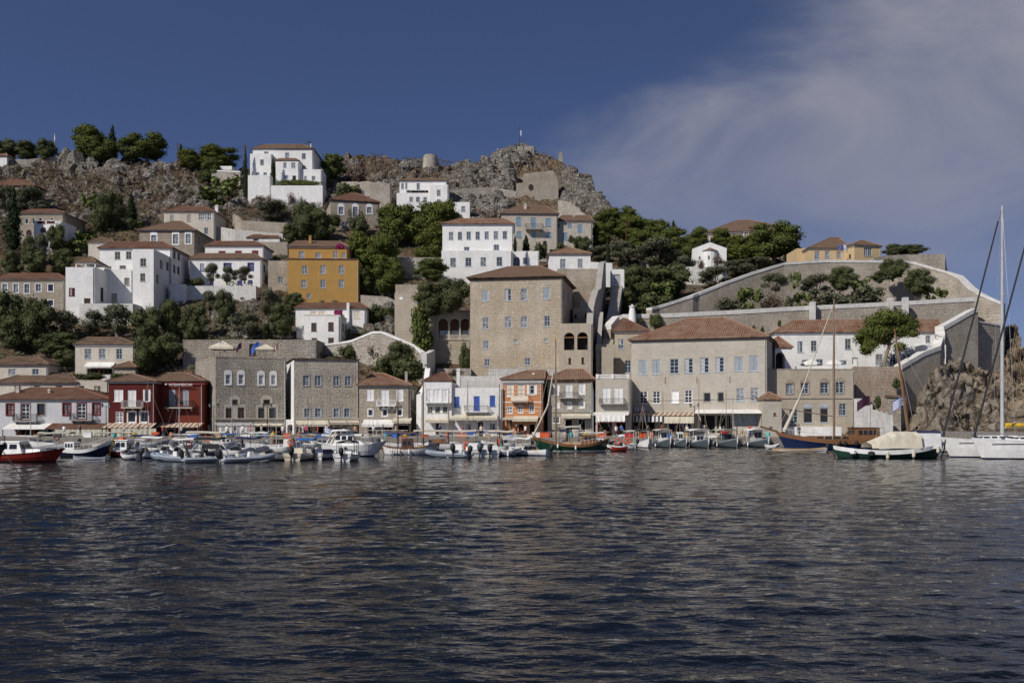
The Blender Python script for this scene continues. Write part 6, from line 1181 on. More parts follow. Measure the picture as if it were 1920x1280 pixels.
# ======== boats ========
def wlY(wl): return F*H/(wl-HY)
class Hull:
    def __init__(s,kind,label,cat,px0,px1,wl,head,Bm=None,fb=.9,rise=.6,srise=.15,stern='transom',rake=.7,main='boat_white',band='boat_stripe',boot='boat_navy',deck='canvas_beige',Lm=None,group=None,low=.35,fine=2.4,bandh=.12):
        Y=wlY(wl); xm=(px0+px1)/2; Lp=(px1-px0)/F*Y; s.L=L=Lm or Lp/max(.25,abs(math.cos(R(head)))); s.B=B_=Bm or L*.33; s.fb=fb; s.rise=rise; s.srise=srise
        s.root=empty(kind,label,cat,((xm-CX)/F*Y,Y,0),R(head),group); s.low=low
        n_=18; rows=[]
        s.stern=stern; s.fine=fine
        for i in range(n_+1):
            t=i/n_; x=-L/2+L*t; hb=s.hb(t); zs=s.sheer(t)
            r=[]
            for z,k in ((zs,1.0),(zs-bandh,.985),(zs*.5,.93),(.16,.84),(.0,.78),(-.35,.35)):
                xx=x
                if t>.6: xx=x-rake*(1-z/zs)*((t-.6)/.4)**2 if z<zs else x
                if stern=='point' and t<.3: xx=x+rake*.6*(1-z/zs)*((.3-t)/.3)**2
                if stern=='transom' and t<.2: xx=x+.15*(1-z/zs)
                kk=k if t>.12 or stern!='point' else k
                r.append((xx,hb*kk*(1 if k==1 else (1-.35*(max(0,t-.55)/.45)*(1-k)*3)),z))
            rows.append(r)
        q=MB()
        for sg in (1,-1):
            for i in range(n_):
                for j in range(5):
                    a,b_,c,d=rows[i][j],rows[i+1][j],rows[i+1][j+1],rows[i][j+1]; f=lambda p:(p[0],p[1]*sg,p[2])
                    q.quad(f(a),f(b_),f(c),f(d),[1,0,0,2,2][j])
        if stern=='transom':
            r=rows[0]; q.add([(p[0],p[1],p[2]) for p in r]+[(p[0],-p[1],p[2]) for p in r[::-1]],[tuple(range(12))],0)
        s.hull=q.build('hull',[main,band,boot],s.root,smooth=False)
        q=MB()  # gunwale and inner side, deck
        for sg in (1,-1):
            for i in range(n_):
                t0,t1=i/n_,(i+1)/n_
                a=rows[i][0];b_=rows[i+1][0]; w0=max(0,a[1]-.12); w1=max(0,b_[1]-.12)
                q.quad((a[0],a[1]*sg,a[2]+.004),(b_[0],b_[1]*sg,b_[2]+.004),(b_[0],w1*sg,b_[2]+.01),(a[0],w0*sg,a[2]+.01))
                q.quad((a[0],w0*sg,a[2]+.01),(b_[0],w1*sg,b_[2]+.01),(b_[0],w1*sg*.98,b_[2]-low),(a[0],w0*sg*.98,a[2]-low))
        q.build('gunwale',band,s.root); q=MB()
        for i in range(n_):
            a=rows[i][0];b_=rows[i+1][0]; w0=max(0,a[1]-.13);w1=max(0,b_[1]-.13); q.quad((a[0],-w0,a[2]-low),(b_[0],-w1,b_[2]-low),(b_[0],w1,b_[2]-low),(a[0],w0,a[2]-low))
        q.build('deck',deck,s.root)
    def hb(s,t):
        B2=s.B/2
        if s.stern=='point': 
            u=abs(2*t-1); return max(.03,B2*(1-u**s.fine))
        if t<.5: return B2*(.82+.18*math.sin(math.pi*t))
        return max(.03,B2*(1-((t-.5)/.5)**s.fine))
    def sheer(s,t):
        return s.fb+s.rise*max(0,(t-.4)/.6)**2+s.srise*max(0,(.4-t)/.4)**2
    def z(s,x): return s.sheer(min(1,max(0,x/s.L+.5)))
    def X(s,t): return -s.L/2+s.L*t
    def cabin(s,t0,t1,wf,h,mat='boat_white',win=True,base=None,roof=None,taper=.12,name='cabin',wn=3,front=True):
        x0,x1=s.X(t0),s.X(t1); w_=s.B*wf/2; zb=(base if base is not None else s.z((x0+x1)/2)-s.low); q=MB(); tp=(taper*(x1-x0)*.5+.02,taper*w_)
        q.box(x0,x1,-w_,w_,zb,zb+h,top=tp); c=q.build(name,mat,s.root)
        if roof:
            q=MB(); q.box(x0+tp[0]-.12,x1-tp[0]+.15,-w_+tp[1]-.08,w_-tp[1]+.08,zb+h+.002,zb+h+.07,top=(.03,.03)); q.build('roof',roof,c)
        if win:
            zw0,zw1=zb+h*.5,zb+h*.85
            for sg in (1,-1):
                for k in range(wn):
                    a=x0+(x1-x0)*(.12+.78*k/wn); b_=x0+(x1-x0)*(.12+.78*(k+.82)/wn)
                    ya=lambda z:(w_-tp[1]*(z-zb)/h)*sg+.012*sg
                    q=MB(); q.quad((a,ya(zw0),zw0),(b_,ya(zw0),zw0),(b_-.03,ya(zw1),zw1),(a+.03,ya(zw1),zw1)); q.build('window','glass',c)
            xx=lambda z:x1-tp[0]*(z-zb)/h+.012; q=MB()
            for a,b_ in ((-.82,-.06),(.06,.82)): q.quad((xx(zw0),a*w_*.9,zw0),(xx(zw0),b_*w_*.9,zw0),(xx(zw1),b_*w_*.84,zw1),(xx(zw1),a*w_*.84,zw1))
            q.build('windscreen','glass',c)
        return c,zb+h
    def canopy(s,t0,t1,wf,h,mat='canvas_beige',post='aluminium',arch=.18,drop=0,pr=.025,name='canopy'):
        x0,x1=s.X(t0),s.X(t1); w_=s.B*wf/2; zb=s.z((x0+x1)/2); z=zb+h*getattr(s,'ch',1); q=MB(); n_=6; vs=[]
        for i in range(5):
            x=x0+(x1-x0)*i/4
            for j in range(n_+1):
                y=-w_+2*w_*j/n_; vs.append((x,y,z+arch*(1-(y/w_)**2)-.04*math.sin(math.pi*i/2)**2+.05*math.sin(i*1.7)))
        k=len(vs); vs+=[(a,b_,c-.05) for a,b_,c in vs]
        q.add(vs,[(i*(n_+1)+j,(i+1)*(n_+1)+j,(i+1)*(n_+1)+j+1,i*(n_+1)+j+1) for i in range(4) for j in range(n_)]+[(k+i*(n_+1)+j,k+i*(n_+1)+j+1,k+(i+1)*(n_+1)+j+1,k+(i+1)*(n_+1)+j) for i in range(4) for j in range(n_)])
        for e_ in (0,4): q.add([vs[e_*(n_+1)+j] for j in range(n_+1)]+[vs[k+e_*(n_+1)+j] for j in range(n_,-1,-1)],[tuple(range(2*n_+2))])
        c=q.build(name,mat,s.root); q=MB()
        for x in (x0+.1,(x0+x1)/2,x1-.1):
            q.tube([(x,-w_*.93,zb-.1),(x,-w_*.93,z-.05),(x,0,z-.04),(x,w_*.93,z-.05),(x,w_*.93,zb-.1)],pr,5,cap=False)
        q.tube([(x0+.1,0,z-.04),(x1-.1,0,z-.04)],pr,5,cap=False)
        q.build('canopy_frame',post,c); return c
    def mast(s,t,h,r=.07,mat='pole_wood',stays=True,boom=None,sp=None,lean=0,rig=.012):
        x=s.X(t); zb=s.z(x)-s.low; q=MB(); q.tube([(x,0,zb),(x+lean*.5,0,zb+h*.5),(x+lean,0,zb+h)],[r,r*.9,r*.55],8); m_=q.build('mast',mat,s.root)
        if sp:
            q=MB(); q.tube([(x,-sp,zb+h*.62),(x,sp,zb+h*.62)],.03,5); q.build('spreader',mat,m_)
        if stays:
            q=MB()
            for (xx,yy) in ((s.L*.49,0),(-s.L*.48,0),(x-.3,s.B*.48),(x-.3,-s.B*.48)): q.tube([(x+lean,0,zb+h*.95),(xx,yy,s.z(xx))],rig,4,cap=False)
            q.build('rigging','rope' if mat!='aluminium' else 'steel',m_)
        if boom:
            q=MB(); q.tube([(x,0,zb+boom[1]),(x+boom[0],0,zb+boom[2])],boom[3] if len(boom)>3 else .05,6); q.build('boom',boom[4] if len(boom)>4 else mat,m_)
        return m_,zb+h
    def outboard(s,y=0,sc_=1,col='engine_black',tilt=0):
        x=-s.L/2-.12; z=s.sheer(0); q=MB(); k=sc_
        q.tube([(x-.02,y,z-.15),(x-.1*k,y,z+.12),(x-.14*k,y,z+.38*k),(x-.08*k,y,z+.55*k)],[.14*k,.24*k,.25*k,.13*k],10); o=q.build('outboard_engine',col,s.root,smooth=True)
        q=MB(); q.tube([(x,y,z-.1),(x-.05,y,-.1)],[.10*k,.07*k],6); q.box(x-.25,x+.05,y-.1,y+.1,.0,.05); q.build('engine_leg',col,o)
    def windshield(s,t,wf=.7,h=.45,rake=.3,mat='glass'):
        x=s.X(t); w_=s.B*wf/2; z=s.z(x); q=MB()
        q.quad((x,-w_*.6,z),(x,w_*.6,z),(x-rake,w_*.55,z+h),(x-rake,-w_*.55,z+h)); 
        for sg in (1,-1): q.quad((x,w_*.6*sg,z),(x-.9,w_*sg,z),(x-.95,w_*.92*sg,z+h*.8),(x-rake,w_*.55*sg,z+h))
        c=q.build('windscreen',mat,s.root); q=MB(); q.tube([(x-.95,-w_*.92,z+h*.8),(x-rake,-w_*.55,z+h),(x-rake,w_*.55,z+h),(x-.95,w_*.92,z+h*.8)],.025,5); q.build('windscreen_frame','aluminium',c)
    def box(s,t0,t1,wf,h,mat,name='engine_box',zb=None,y=0,top=(.04,.04)):
        x0,x1=s.X(t0),s.X(t1); w_=s.B*wf/2; z=(s.z((x0+x1)/2)-s.low if zb is None else zb); q=MB(); q.box(x0,x1,y-w_,y+w_,z,z+h,top=top); return q.build(name,mat,s.root)
    def fender(s,t,side=-1,mat='boat_white',r=.11,l=.5):
        x=s.X(t); y=(s.hb(t)+r)*side; z=s.z(x); q=MB(); q.tube([(x,y,z-.12-l),(x,y,z-.08-l*.85),(x,y,z-.2),(x,y,z-.12)],[r*.4,r,r,r*.4],8); q.tube([(x,y,z-.12),(x,y-.05*side,z+.05)],.015,4); q.build('fender',mat,s.root,smooth=False)
    def rail(s,t0=.55,t1=.98,h=.5,mat='steel'):
        q=MB()
        for sg in (1,-1):
            pts=[]
            for i in range(7):
                t=t0+(t1-t0)*i/6; x=s.X(t); y=max(.02,s.hb(t)-.1)*sg; z=s.z(x); pts.append((x,y,z+h)); q.tube([(x,y,z),(x,y,z+h)],.016,4,cap=False)
            q.tube(pts,.018,4)
        q.build('bow_rail',mat,s.root)
    def stempost(s,mat='boat_white'):
        q=MB(); x=s.L/2; z=s.sheer(1); q.tube([(x-.5,0,-.1),(x-.12,0,z*.5),(x-.01,0,z),(x+.02,0,z+.25)],[.06,.07,.07,.05],6); q.build('stem_post',mat,s.root)
        if s.stern=='point': q=MB(); x=-s.L/2; z=s.sheer(0); q.tube([(x+.3,0,-.1),(x+.08,0,z*.5),(x,0,z+.12)],[.05,.06,.05],6); q.build('stern_post',mat,s.root)
    def lifebuoy(s,t,y,z,mat='orange_plastic',r=.3):
        torus('lifebuoy',mat,s.root,(s.X(t),y,z),r)
    def crates(s,ts,mats,z=None):
        for i,t in enumerate(ts): s.box(t,t+.35/s.L,.12,.3,mats[i%len(mats)],'crate',y=(i%3-1)*.3)
    def flagstaff(s,t,h=1.2,w_=.7,fh=.45,a='flag_blue',b='flag_white'):
        x=s.X(t); z=s.z(x); q=MB(); q.tube([(x,0,z-.1),(x-.15,0,z+h)],.02,5); f=q.build('flagstaff','pole_wood',s.root); flag(f,x-.14,0,z+h-.05,w_,fh,'flag',.25,a,b)
def torus(name,mat,parent,c,r,rr=.07,axis='y'):
    q=MB(); vs=[];m_,k=14,6
    for i in range(m_):
        a=2*math.pi*i/m_
        for j in range(k):
            b_=2*math.pi*j/k; d=r+rr*math.cos(b_); vs.append((c[0]+d*math.cos(a),c[1]+rr*math.sin(b_),c[2]+d*math.sin(a)))
    q.add(vs,[(i*k+j,((i+1)%m_)*k+j,((i+1)%m_)*k+(j+1)%k,i*k+(j+1)%k) for i in range(m_) for j in range(k)]); return q.build(name,mat,parent)
def rib(label,px0,px1,wl,head,col='rubber_grey',Lm=None,arch=None,console=True,eng=1,seat='canvas_beige',group=None,canopy=None,kind='inflatable_boat',low=False):
    Y=wlY(wl); Lp=(px1-px0)/F*Y; L=Lm or Lp/max(.25,abs(math.cos(R(head)))); B_=L*.4 if L<5.5 else 2.3; xm=(px0+px1)/2
    e=empty(kind,label,'inflatable boat',((xm-CX)/F*Y,Y,0),R(head),group); r=.16 if low else (.24 if L<6 else .28); h=B_/2-r
    pts=[(-L/2,h,.25),(-L*.2,h,.27),(L*.15,h*.98,.32),(L*.33,h*.7,.42),(L*.45,h*.3,.52),(L*.48,0,.56),(L*.45,-h*.3,.52),(L*.33,-h*.7,.42),(L*.15,-h*.98,.32),(-L*.2,-h,.27),(-L/2,-h,.25)]
    q=MB(); q.tube([(-L/2-.35,h,.25)]+pts+[(-L/2-.35,-h,.25)],[.05]+[r]*11+[.05],10); q.build('tube',col,e,smooth=True)
    q=MB(); q.tube([(p[0],p[1]*1.0+(r*.98 if p[1]>0 else -r*.98),p[2]+.02) for p in pts[:4]],.035,4); q.tube([(p[0],p[1]-r*.98,p[2]+.02) for p in pts[7:]],.035,4); q.build('rub_strip','boat_black' if col!='rubber_black' else 'boat_white',e)
    q=MB(); q.add([(-L/2,-h,.05),(L*.2,-h*.9,.05),(L*.42,0,.2),(L*.2,h*.9,.05),(-L/2,h,.05),(-L/2,-h*.6,-.3),(L*.3,0,-.25),(-L/2,h*.6,-.3)],[(0,1,2,3,4),(0,5,6,1),(1,6,2),(2,6,3),(3,6,7,4),(0,4,7,5)]); q.build('floor','boat_white',e)
    q=MB(); q.box(-L/2,-L/2+.12,-h,h,.0,.62); q.build('transom','boat_white',e)
    if console:
        q=MB(); q.box(-.1,.55,-.35,.35,.05,.95,top=(.12,.06)); c=q.build('console','boat_white',e); q=MB(); q.quad((.42,-.3,.95),(.42,.3,.95),(.25,.26,1.3),(.25,-.26,1.3)); q.build('windscreen','glass',c); q=MB(); q.box(-1.1,-.5,-.4,.4,.05,.55,top=(.04,.04)); q.box(-1.1,-1.0,-.38,.38,.55,.85); q.build('seat',seat,e)
    if arch:
        q=MB(); q.tube([(-L/2+.5,-h,.4),(-L/2+.1,-h*.9,1.4),(-L/2-.05,-h*.6,1.65),(-L/2-.05,h*.6,1.65),(-L/2+.1,h*.9,1.4),(-L/2+.5,h,.4)],.06,6); q.build('roll_bar',arch,e)
    if canopy:
        q=MB(); vs=[]
        for i in range(7):
            a=math.pi*i/6
            for x in (-L*.22,-.2,L*.12): vs.append((x,-h*math.cos(a)*.9,1.25+.42*math.sin(a)))
        q.add(vs,[(i*3+j,i*3+j+1,(i+1)*3+j+1,(i+1)*3+j) for i in range(6) for j in range(2)]); q.build('bimini',canopy,e)
    for k in range(eng):
        y=(k-(eng-1)/2)*.6; x=-L/2-.15; q=MB(); q.tube([(x,y,.45),(x-.12,y,.75),(x-.18,y,1.05),(x-.1,y,1.22)],[.14,.25,.26,.13],10); o=q.build('outboard_engine','engine_black',e,smooth=True); q=MB(); q.tube([(x,y,.5),(x-.05,y,-.1)],[.1,.07],6); q.build('engine_leg','engine_black',o)
    return e
# ---- foreground left: dark bow ----
b=Hull('moored_boat','dark red bow of a boat cut off by the left edge with mooring ropes','boat',-150,12,902,0,Bm=3.2,fb=1.5,rise=1.0,main='boat_darkred',band='boat_black',boot='boat_black',rake=1.0); b.rail(.6,.98,.5,'iron')
q=MB(); q.tube([(b.L/2-.2,0,1.9),(b.L/2+.7,-.3,.9),(b.L/2+1.5,-.5,-.1)],.03,5); q.build('mooring_rope','boat_black',b.root)
# ---- left cluster ----
b=Hull('water_taxi','red hulled water taxi with white cabin at the left edge','water taxi',-75,122,866,0,Bm=3.0,fb=.75,rise=.55,main='boat_red',band='boat_darkred',boot='boat_black',rake=.9,low=.15,deck='boat_white')
b.cabin(.2,.66,.84,1.25,'boat_white',wn=4,taper=.22,roof='boat_white'); b.cabin(.62,.82,.6,.45,'boat_white',False,taper=.3,name='foredeck_cabin'); b.rail(.7,.98,.45); b.lifebuoy(.3,-.9,2.0)
b=Hull('caique','blue and white caique with yellow stripe and raised bow','fishing boat',118,211,857,0,Bm=2.9,fb=.8,rise=1.0,main='boat_navy',band='boat_white',boot='boat_black',bandh=.34,deck='wood_pale'); b.rail(.3,.98,.5,'boat_white'); b.cabin(.08,.3,.6,1.1,'boat_white'); b.stempost('yellow_plastic')
b=Hull('dinghy','low white rowing dinghy in front of the yellow striped caique','dinghy',137,203,864,180,Bm=1.5,fb=.32,rise=.2,main='boat_white',band='boat_grey',boot='boat_white'); b.box(.3,.38,.8,.1,'wood_pale','bench'); b.box(.6,.68,.8,.1,'wood_pale','bench')
b=Hull('cabin_boat','small white cabin boat with dark red hull and orange box on its roof','cabin boat',206,262,856,0,Bm=2.4,fb=.7,rise=.55,main='boat_darkred',band='boat_white',boot='boat_black'); _,zt=b.cabin(.25,.68,.75,1.35,'boat_white',roof='boat_white',wn=2); b.box(.35,.5,.4,.22,'orange_plastic','storage_box',zb=zt+.08)
b=Hull('motorboat','white motorboat with grey hardtop beside the dark red hull','motorboat',246,298,859,0,Bm=2.2,fb=.6,rise=.3,main='boat_white',band='boat_grey',boot='boat_blue'); b.canopy(.2,.65,.8,1.25,'boat_white',arch=.08); b.windshield(.62); b.outboard(0,.9)
rib('small grey inflatable boat with console under the red houses',290,330,863,140,Lm=4.2)
rib('low grey inflatable tender left of the big grey inflatable',309,362,865,155,col='rubber_grey',Lm=5.2,arch='aluminium')
rib('big slate grey inflatable boat with dark canopy and engine on the left',372,440,866,22,col='rubber_grey',Lm=5.6,arch='iron',canopy='rubber_black',eng=1)
rib('grey and white inflatable with twin black engines below the stone warehouse',440,492,866,35,col='boat_grey',Lm=5.0,arch='aluminium',eng=2)
b=Hull('motorboat','dark hulled speedboat with raked windscreen below the first warehouse','speedboat',478,546,863,0,Bm=2.1,fb=.55,rise=.35,main='boat_white',band='boat_grey',boot='boat_black'); b.windshield(.6,.75,.5,.5); b.box(.15,.35,.5,.5,'canvas_beige','seat'); b.outboard(0,.9)
b=Hull('motorboat','cream motorboat seen from behind with black outboard and beige console','motorboat',545,589,862,80,Lm=5.2,Bm=2.2,fb=.6,rise=.4,main='boat_cream',band='boat_white',boot='boat_navy'); b.outboard(0,1.1); b.box(.3,.5,.4,.9,'canvas_beige','console'); b.lifebuoy(.3,.8,1.2)
b=Hull('motorboat','small motorboat under a navy blue cover','motorboat',589,629,860,75,Lm=4.6,Bm=2.1,fb=.55,rise=.3,main='boat_white',band='boat_grey',boot='boat_blue'); b.box(.05,.75,.8,.75,'cover_navy','boat_cover',top=(.6,.35)); b.outboard(0,.8,)
b=Hull('motorboat','white motorboat with black framed cockpit seen from behind','motorboat',636,671,863,85,Lm=5.0,Bm=2.1,fb=.6,rise=.35,main='boat_white',band='boat_grey',boot='boat_black'); b.canopy(.25,.6,.85,1.15,'rubber_black',post='iron',pr=.04); b.outboard(0,1.0); b.box(.4,.5,.4,.8,'boat_white','console')
b=Hull('motor_cruiser','large white motor cruiser with sloping windscreen and blue waterline','motor cruiser',607,728,855,0,Bm=3.4,fb=1.15,rise=.55,srise=.1,main='boat_white',band='boat_white',boot='boat_blue',rake=1.5,low=.05,deck='boat_cream')
b.cabin(.12,.70,.82,.55,'boat_white',False,taper=.45,name='coachroof'); c_,zt=b.cabin(.16,.52,.7,1.25,'boat_white',True,taper=.38,wn=3,name='wheelhouse'); 
q=MB(); q.tube([(b.X(.08),-1.3,1.3),(b.X(.16),-1.2,2.6),(b.X(.3),-1.0,2.75)],.12,6); q.tube([(b.X(.08),1.3,1.3),(b.X(.16),1.2,2.6),(b.X(.3),1.0,2.75)],.12,6); q.box(b.X(.14),b.X(.40),-1.2,1.2,2.68,2.8,top=(.2,.2)); q.build('radar_arch','boat_white',b.root); b.rail(.5,.98,.55); b.flagstaff(.02,1.8,.9,.6); b.fender(.38,-1,'rubber_black',.14,.6)
# second row left (behind), towards quay
def small(label,px0,px1,wl,head,kind='open',col='boat_white',top='canvas_beige',**k):
    b=Hull('fishing_boat' if kind!='open' else 'motorboat',label,'boat',px0,px1,wl,head,main=col,band=k.pop('band','boat_white'),boot=k.pop('boot','boat_navy'),**k)
    b.ch=.66+.11*((int(px0)*7+int(wl*10))%4) if (px0+px1)/2<985 else 1; return b
b=small('white open boat with beige canopy behind the first grey inflatable',262,330,850,0,'x',Bm=2.3,fb=.6,rise=.4); b.canopy(.1,.7,.9,1.35,'canvas_white'); b.outboard()
b=small('sailing boat with bare grey mast behind the big slate inflatable',300,372,849,0,'x',Bm=2.6,fb=.8,rise=.35); b.cabin(.3,.65,.6,.4,'boat_white'); b.mast(.5,7,.05,'aluminium')
b=small('small boat with long white canopy in front of the brick red house',318,380,852,180,'x',Bm=2.2,fb=.55,rise=.4,col='boat_grey'); b.canopy(.1,.85,.9,1.25,'canvas_white'); b.lifebuoy(.5,-1,1.1)
b=small('dark boat with long black awning below the first warehouse',365,432,853,0,'x',Bm=2.4,fb=.6,rise=.4,col='boat_slate'); b.canopy(.05,.8,.95,1.5,'rubber_black'); b.box(.3,.42,.3,.3,'red_plastic','crate')
b=small('blue canopied boat left of the cream motorboat',440,500,851,0,'x',Bm=2.3,fb=.6,rise=.4); b.canopy(.1,.75,.9,1.3,'cover_navy'); b.crates((.2,.4,.6),['orange_plastic','boat_white'])
b=small('white boat carrying orange life jackets below the first warehouse',420,470,856,0,'x',Bm=2.2,fb=.6,rise=.4); b.crates((.1,.25,.4,.55,.7),['orange_plastic','red_plastic']); b.windshield(.65)
b=small('white work boat with upright white tank beside the blue canopy',500,560,850,0,'x',Bm=2.4,fb=.7,rise=.4); b.box(.55,.75,.5,1.2,'boat_white','tank'); b.mast(.3,5.5,.045,'aluminium'); b.lifebuoy(.8,-.9,1.3)
b=small('white boat with bright blue canopy left of the motor cruiser',555,615,852,0,'x',Bm=2.3,fb=.6,rise=.4); b.canopy(.05,.6,.9,1.35,'blue_plastic'); b.box(.6,.7,.4,.6,'canvas_tan')
b=small('white runabout with dark windscreen just left of the blue canopied boat',226,262,862,180,'open',Bm=1.9,fb=.5,rise=.3); b.windshield(.6); b.outboard(0,.8)
b=small('tiny tender with beige seat between the inflatables',352,384,858,180,'open',Bm=1.6,fb=.42,rise=.25); b.box(.3,.4,.6,.25,'canvas_beige','bench'); b.outboard(0,.6)
mo=[('canvas_white','boat_white'),('canvas_tan','boat_white'),('cover_navy','boat_grey'),('canvas_olive','boat_white'),('blue_plastic','boat_white'),('canvas_white','boat_slate'),('canvas_beige','boat_cream')]
names={'canvas_white':'white','canvas_tan':'tan','cover_navy':'navy','canvas_olive':'olive grey','blue_plastic':'blue','canvas_beige':'beige'}
where=['in front of the white harbour house','by the left street lamp','before the dark red house','below the dark red house awning','below the brick red house','beside the alley shop','below the first stone warehouse','at the middle of the first warehouse','by the archway','before the patched warehouse','under the beige warehouse awning','left of the motor cruiser bow','before the orange roofed house','behind the brown awning caique','before the white balcony house','before the blue shuttered house','before the orange house','before the black balcony house','before the rendered house']
for i,px in enumerate((60,100,222,280,345,398,430,480,520,575,600,640,700,760,820,880,950,1050,1115)):
    tp,cl=mo[(i*3)%7]; b=small('second row %s boat with %s canopy %s'%({'boat_white':'white','boat_grey':'pale grey','boat_slate':'dark grey','boat_cream':'cream'}[cl],names[tp],where[i]),px-22-(i%3)*4,px+24,839.8+(i%3)*1.8,(0,180,75,0,-100)[i%5],'x',col=cl,Lm=5.5+(i%3)*.8,Bm=2.3,fb=.7,rise=.45)
    b.canopy(.1,.7+.05*(i%3),.9,1.35+.15*(i%3),tp,arch=.1+.1*(i%2)); b.crates((.2,.35,.5,.6)[:1+i%4],[('orange_plastic','canvas_tan','boat_navy','teal_plastic','wood_brown')[(i+k)%5] for k in range(3)])
    if i%2==0: b.cabin(.45,.7,.5,.9,('boat_white','boat_grey','wood_brown')[i%3],wn=2)
    if i%3==0: b.mast(.45,5.5+(i%4),.05,('aluminium','pole_wood')[i%2])
    if i%4==1: b.lifebuoy(.5,-1.1,1.4)
    if i%3==1: b.outboard(0,.95)
    if i%3==2: b.fender(.3); b.fender(.6)
# ---- centre ----
b=Hull('caique','white caique with brown wheelhouse and brown awning in the centre','fishing boat',716,824,852.5,0,Bm=3.0,fb=.75,rise=.6,srise=.35,stern='point',main='boat_white',band='wood_brown',boot='boat_grey',deck='wood_pale',rake=.6)
b.cabin(.35,.55,.5,1.35,'wood_dark',wn=2); b.canopy(.1,.62,.8,1.7,'wood_brown','pole_wood',arch=.1); b.mast(.28,6.8,.07,'wood_dark'); b.mast(.72,8.2,.08,'pole_wood',sp=.9); b.stempost('wood_brown'); b.box(.62,.75,.4,.5,'wood_pale','hatch')
for t in (.2,.24,.28,.33,.5): b.fender(t)
b=small('white work boat with long pale awning behind the brown caique',770,900,844,0,'x',Bm=2.8,fb=.8,rise=.4); b.canopy(.05,.95,.9,1.75,'canvas_tan','pole_wood'); b.mast(.55,7.2,.07,'pole_wood',sp=.7); b.box(.75,.85,.5,.5,'orange_plastic','crate'); b.box(.3,.5,.5,.9,'wood_brown','crate_stack')
rib('grey inflatable with thin red stripe beside the centre caique',815,860,857,155,Lm=4.8,console=False,low=False,eng=1)
b=small('white centre console boat with large black outboard in the centre',842,880,856,80,'open',Lm=5.2,Bm=2.2,fb=.65,rise=.4); b.outboard(0,1.1); b.box(.35,.55,.45,1.0,'boat_white','console'); b.lifebuoy(.25,-.9,1.1)
b=small('white motorboat with tilted grey outboard left of the white canopied boat',872,906,855,100,'open',Lm=5,Bm=2.2,fb=.65,rise=.4); b.outboard(-.2,1.15,'boat_slate'); b.box(.3,.6,.6,1.1,'boat_white','console',top=(.3,.1)); b.fender(.2)
b=small('white boat with square engine cover and black outboard beside it',903,935,855,95,'open',Lm=4.8,Bm=2.1,fb=.6,rise=.4); b.outboard(.2,1.05); b.box(.2,.5,.7,.9,'boat_white','engine_cover'); b.lifebuoy(.6,-1,1.5)
b=small('white hulled boat under a flat beige canopy in the centre',915,966,849,0,'x',Bm=2.7,fb=.75,rise=.35); b.canopy(.0,.95,.95,1.7,'canvas_beige'); b.cabin(.3,.6,.5,1.2,'wood_dark'); b.mast(.42,7.5,.06,'wood_dark')
b=small('pale grey open boat with teal bucket in front of the orange house',927,978,855,0,'open',Bm=2.2,fb=.65,rise=.25,col='boat_grey'); b.outboard(0,.9); b.canopy(.3,.8,.8,1.1,'canvas_grey',arch=.35); b.box(.2,.26,.15,.35,'teal_plastic','bucket',zb=1.0); b.fender(.5)
b=small('white boat with yellow nets and black outboard left of the green caique',972,1012,854,150,'open',Lm=5,Bm=2.1,fb=.6,rise=.4); b.outboard(0,1.0); b.box(.3,.6,.5,.4,'yellow_plastic','net_heap',top=(.3,.3)); b.windshield(.6)
b=small('small white boat with orange crates behind the grey open boat',955,1010,846,0,'x',Bm=2.2,fb=.6,rise=.3); b.canopy(.2,.7,.8,1.2,'canvas_white'); b.crates((.1,.75,.82),['orange_plastic','wood_brown'])
b=Hull('caique','large dark green wooden caique with tall mast and brown deckhouse','fishing boat',999,1142,846,180,Bm=3.6,fb=.85,rise=1.0,srise=.75,stern='point',main='boat_green',band='wood_brown',boot='boat_white',deck='wood_brown',rake=.8,bandh=.3,low=.25)
b.cabin(.16,.36,.55,1.3,'wood_brown',wn=3,roof='wood_pale'); b.cabin(.36,.62,.45,.5,'wood_pale',False,name='hatch_house'); b.mast(.70,12.6,.12,'pole_wood',sp=.7,rig=.02); b.stempost('wood_brown'); b.canopy(.38,.66,.55,2.0,'canvas_olive','pole_wood'); 
q=MB(); q.tube([(b.X(.99),0,1.9),(b.X(.80),0,5.5),(b.X(.73),0,9.6)],[.14,.11,.09],6); q.build('furled_sail','canvas_tan',b.root)
for t in (.45,.68): b.fender(t,1)
q=MB()
for sg in (1,-1): q.tube([(b.X(.08+.3*i/6),sg*(b.hb(.08+.3*i/6)-.1),b.z(b.X(.08+.3*i/6))+.5) for i in range(7)],.02,4); [q.tube([(b.X(.08+.3*i/6),sg*(b.hb(.08+.3*i/6)-.1),b.z(b.X(.08+.3*i/6))),(b.X(.08+.3*i/6),sg*(b.hb(.08+.3*i/6)-.1),b.z(b.X(.08+.3*i/6))+.5)],.015,4) for i in range(7)]
q.build('guard_rail','boat_white',b.root)
b=small('red and white speedboat at the stern of the green caique',1136,1176,846,180,'open',Bm=2.2,fb=.65,rise=.3,col='boat_red',boot='boat_black'); b.windshield(.6); b.canopy(.15,.5,.8,1.2,'boat_white'); b.lifebuoy(.5,1,1.2)
b=small('white boat with two orange lifebuoys right of the green caique',1158,1192,843,180,'open',Bm=2.3,fb=.7,rise=.3); b.lifebuoy(.45,1.25,1.1); b.lifebuoy(.62,1.2,1.1); b.canopy(.1,.7,.9,1.6,'canvas_olive'); b.outboard(0,.9)
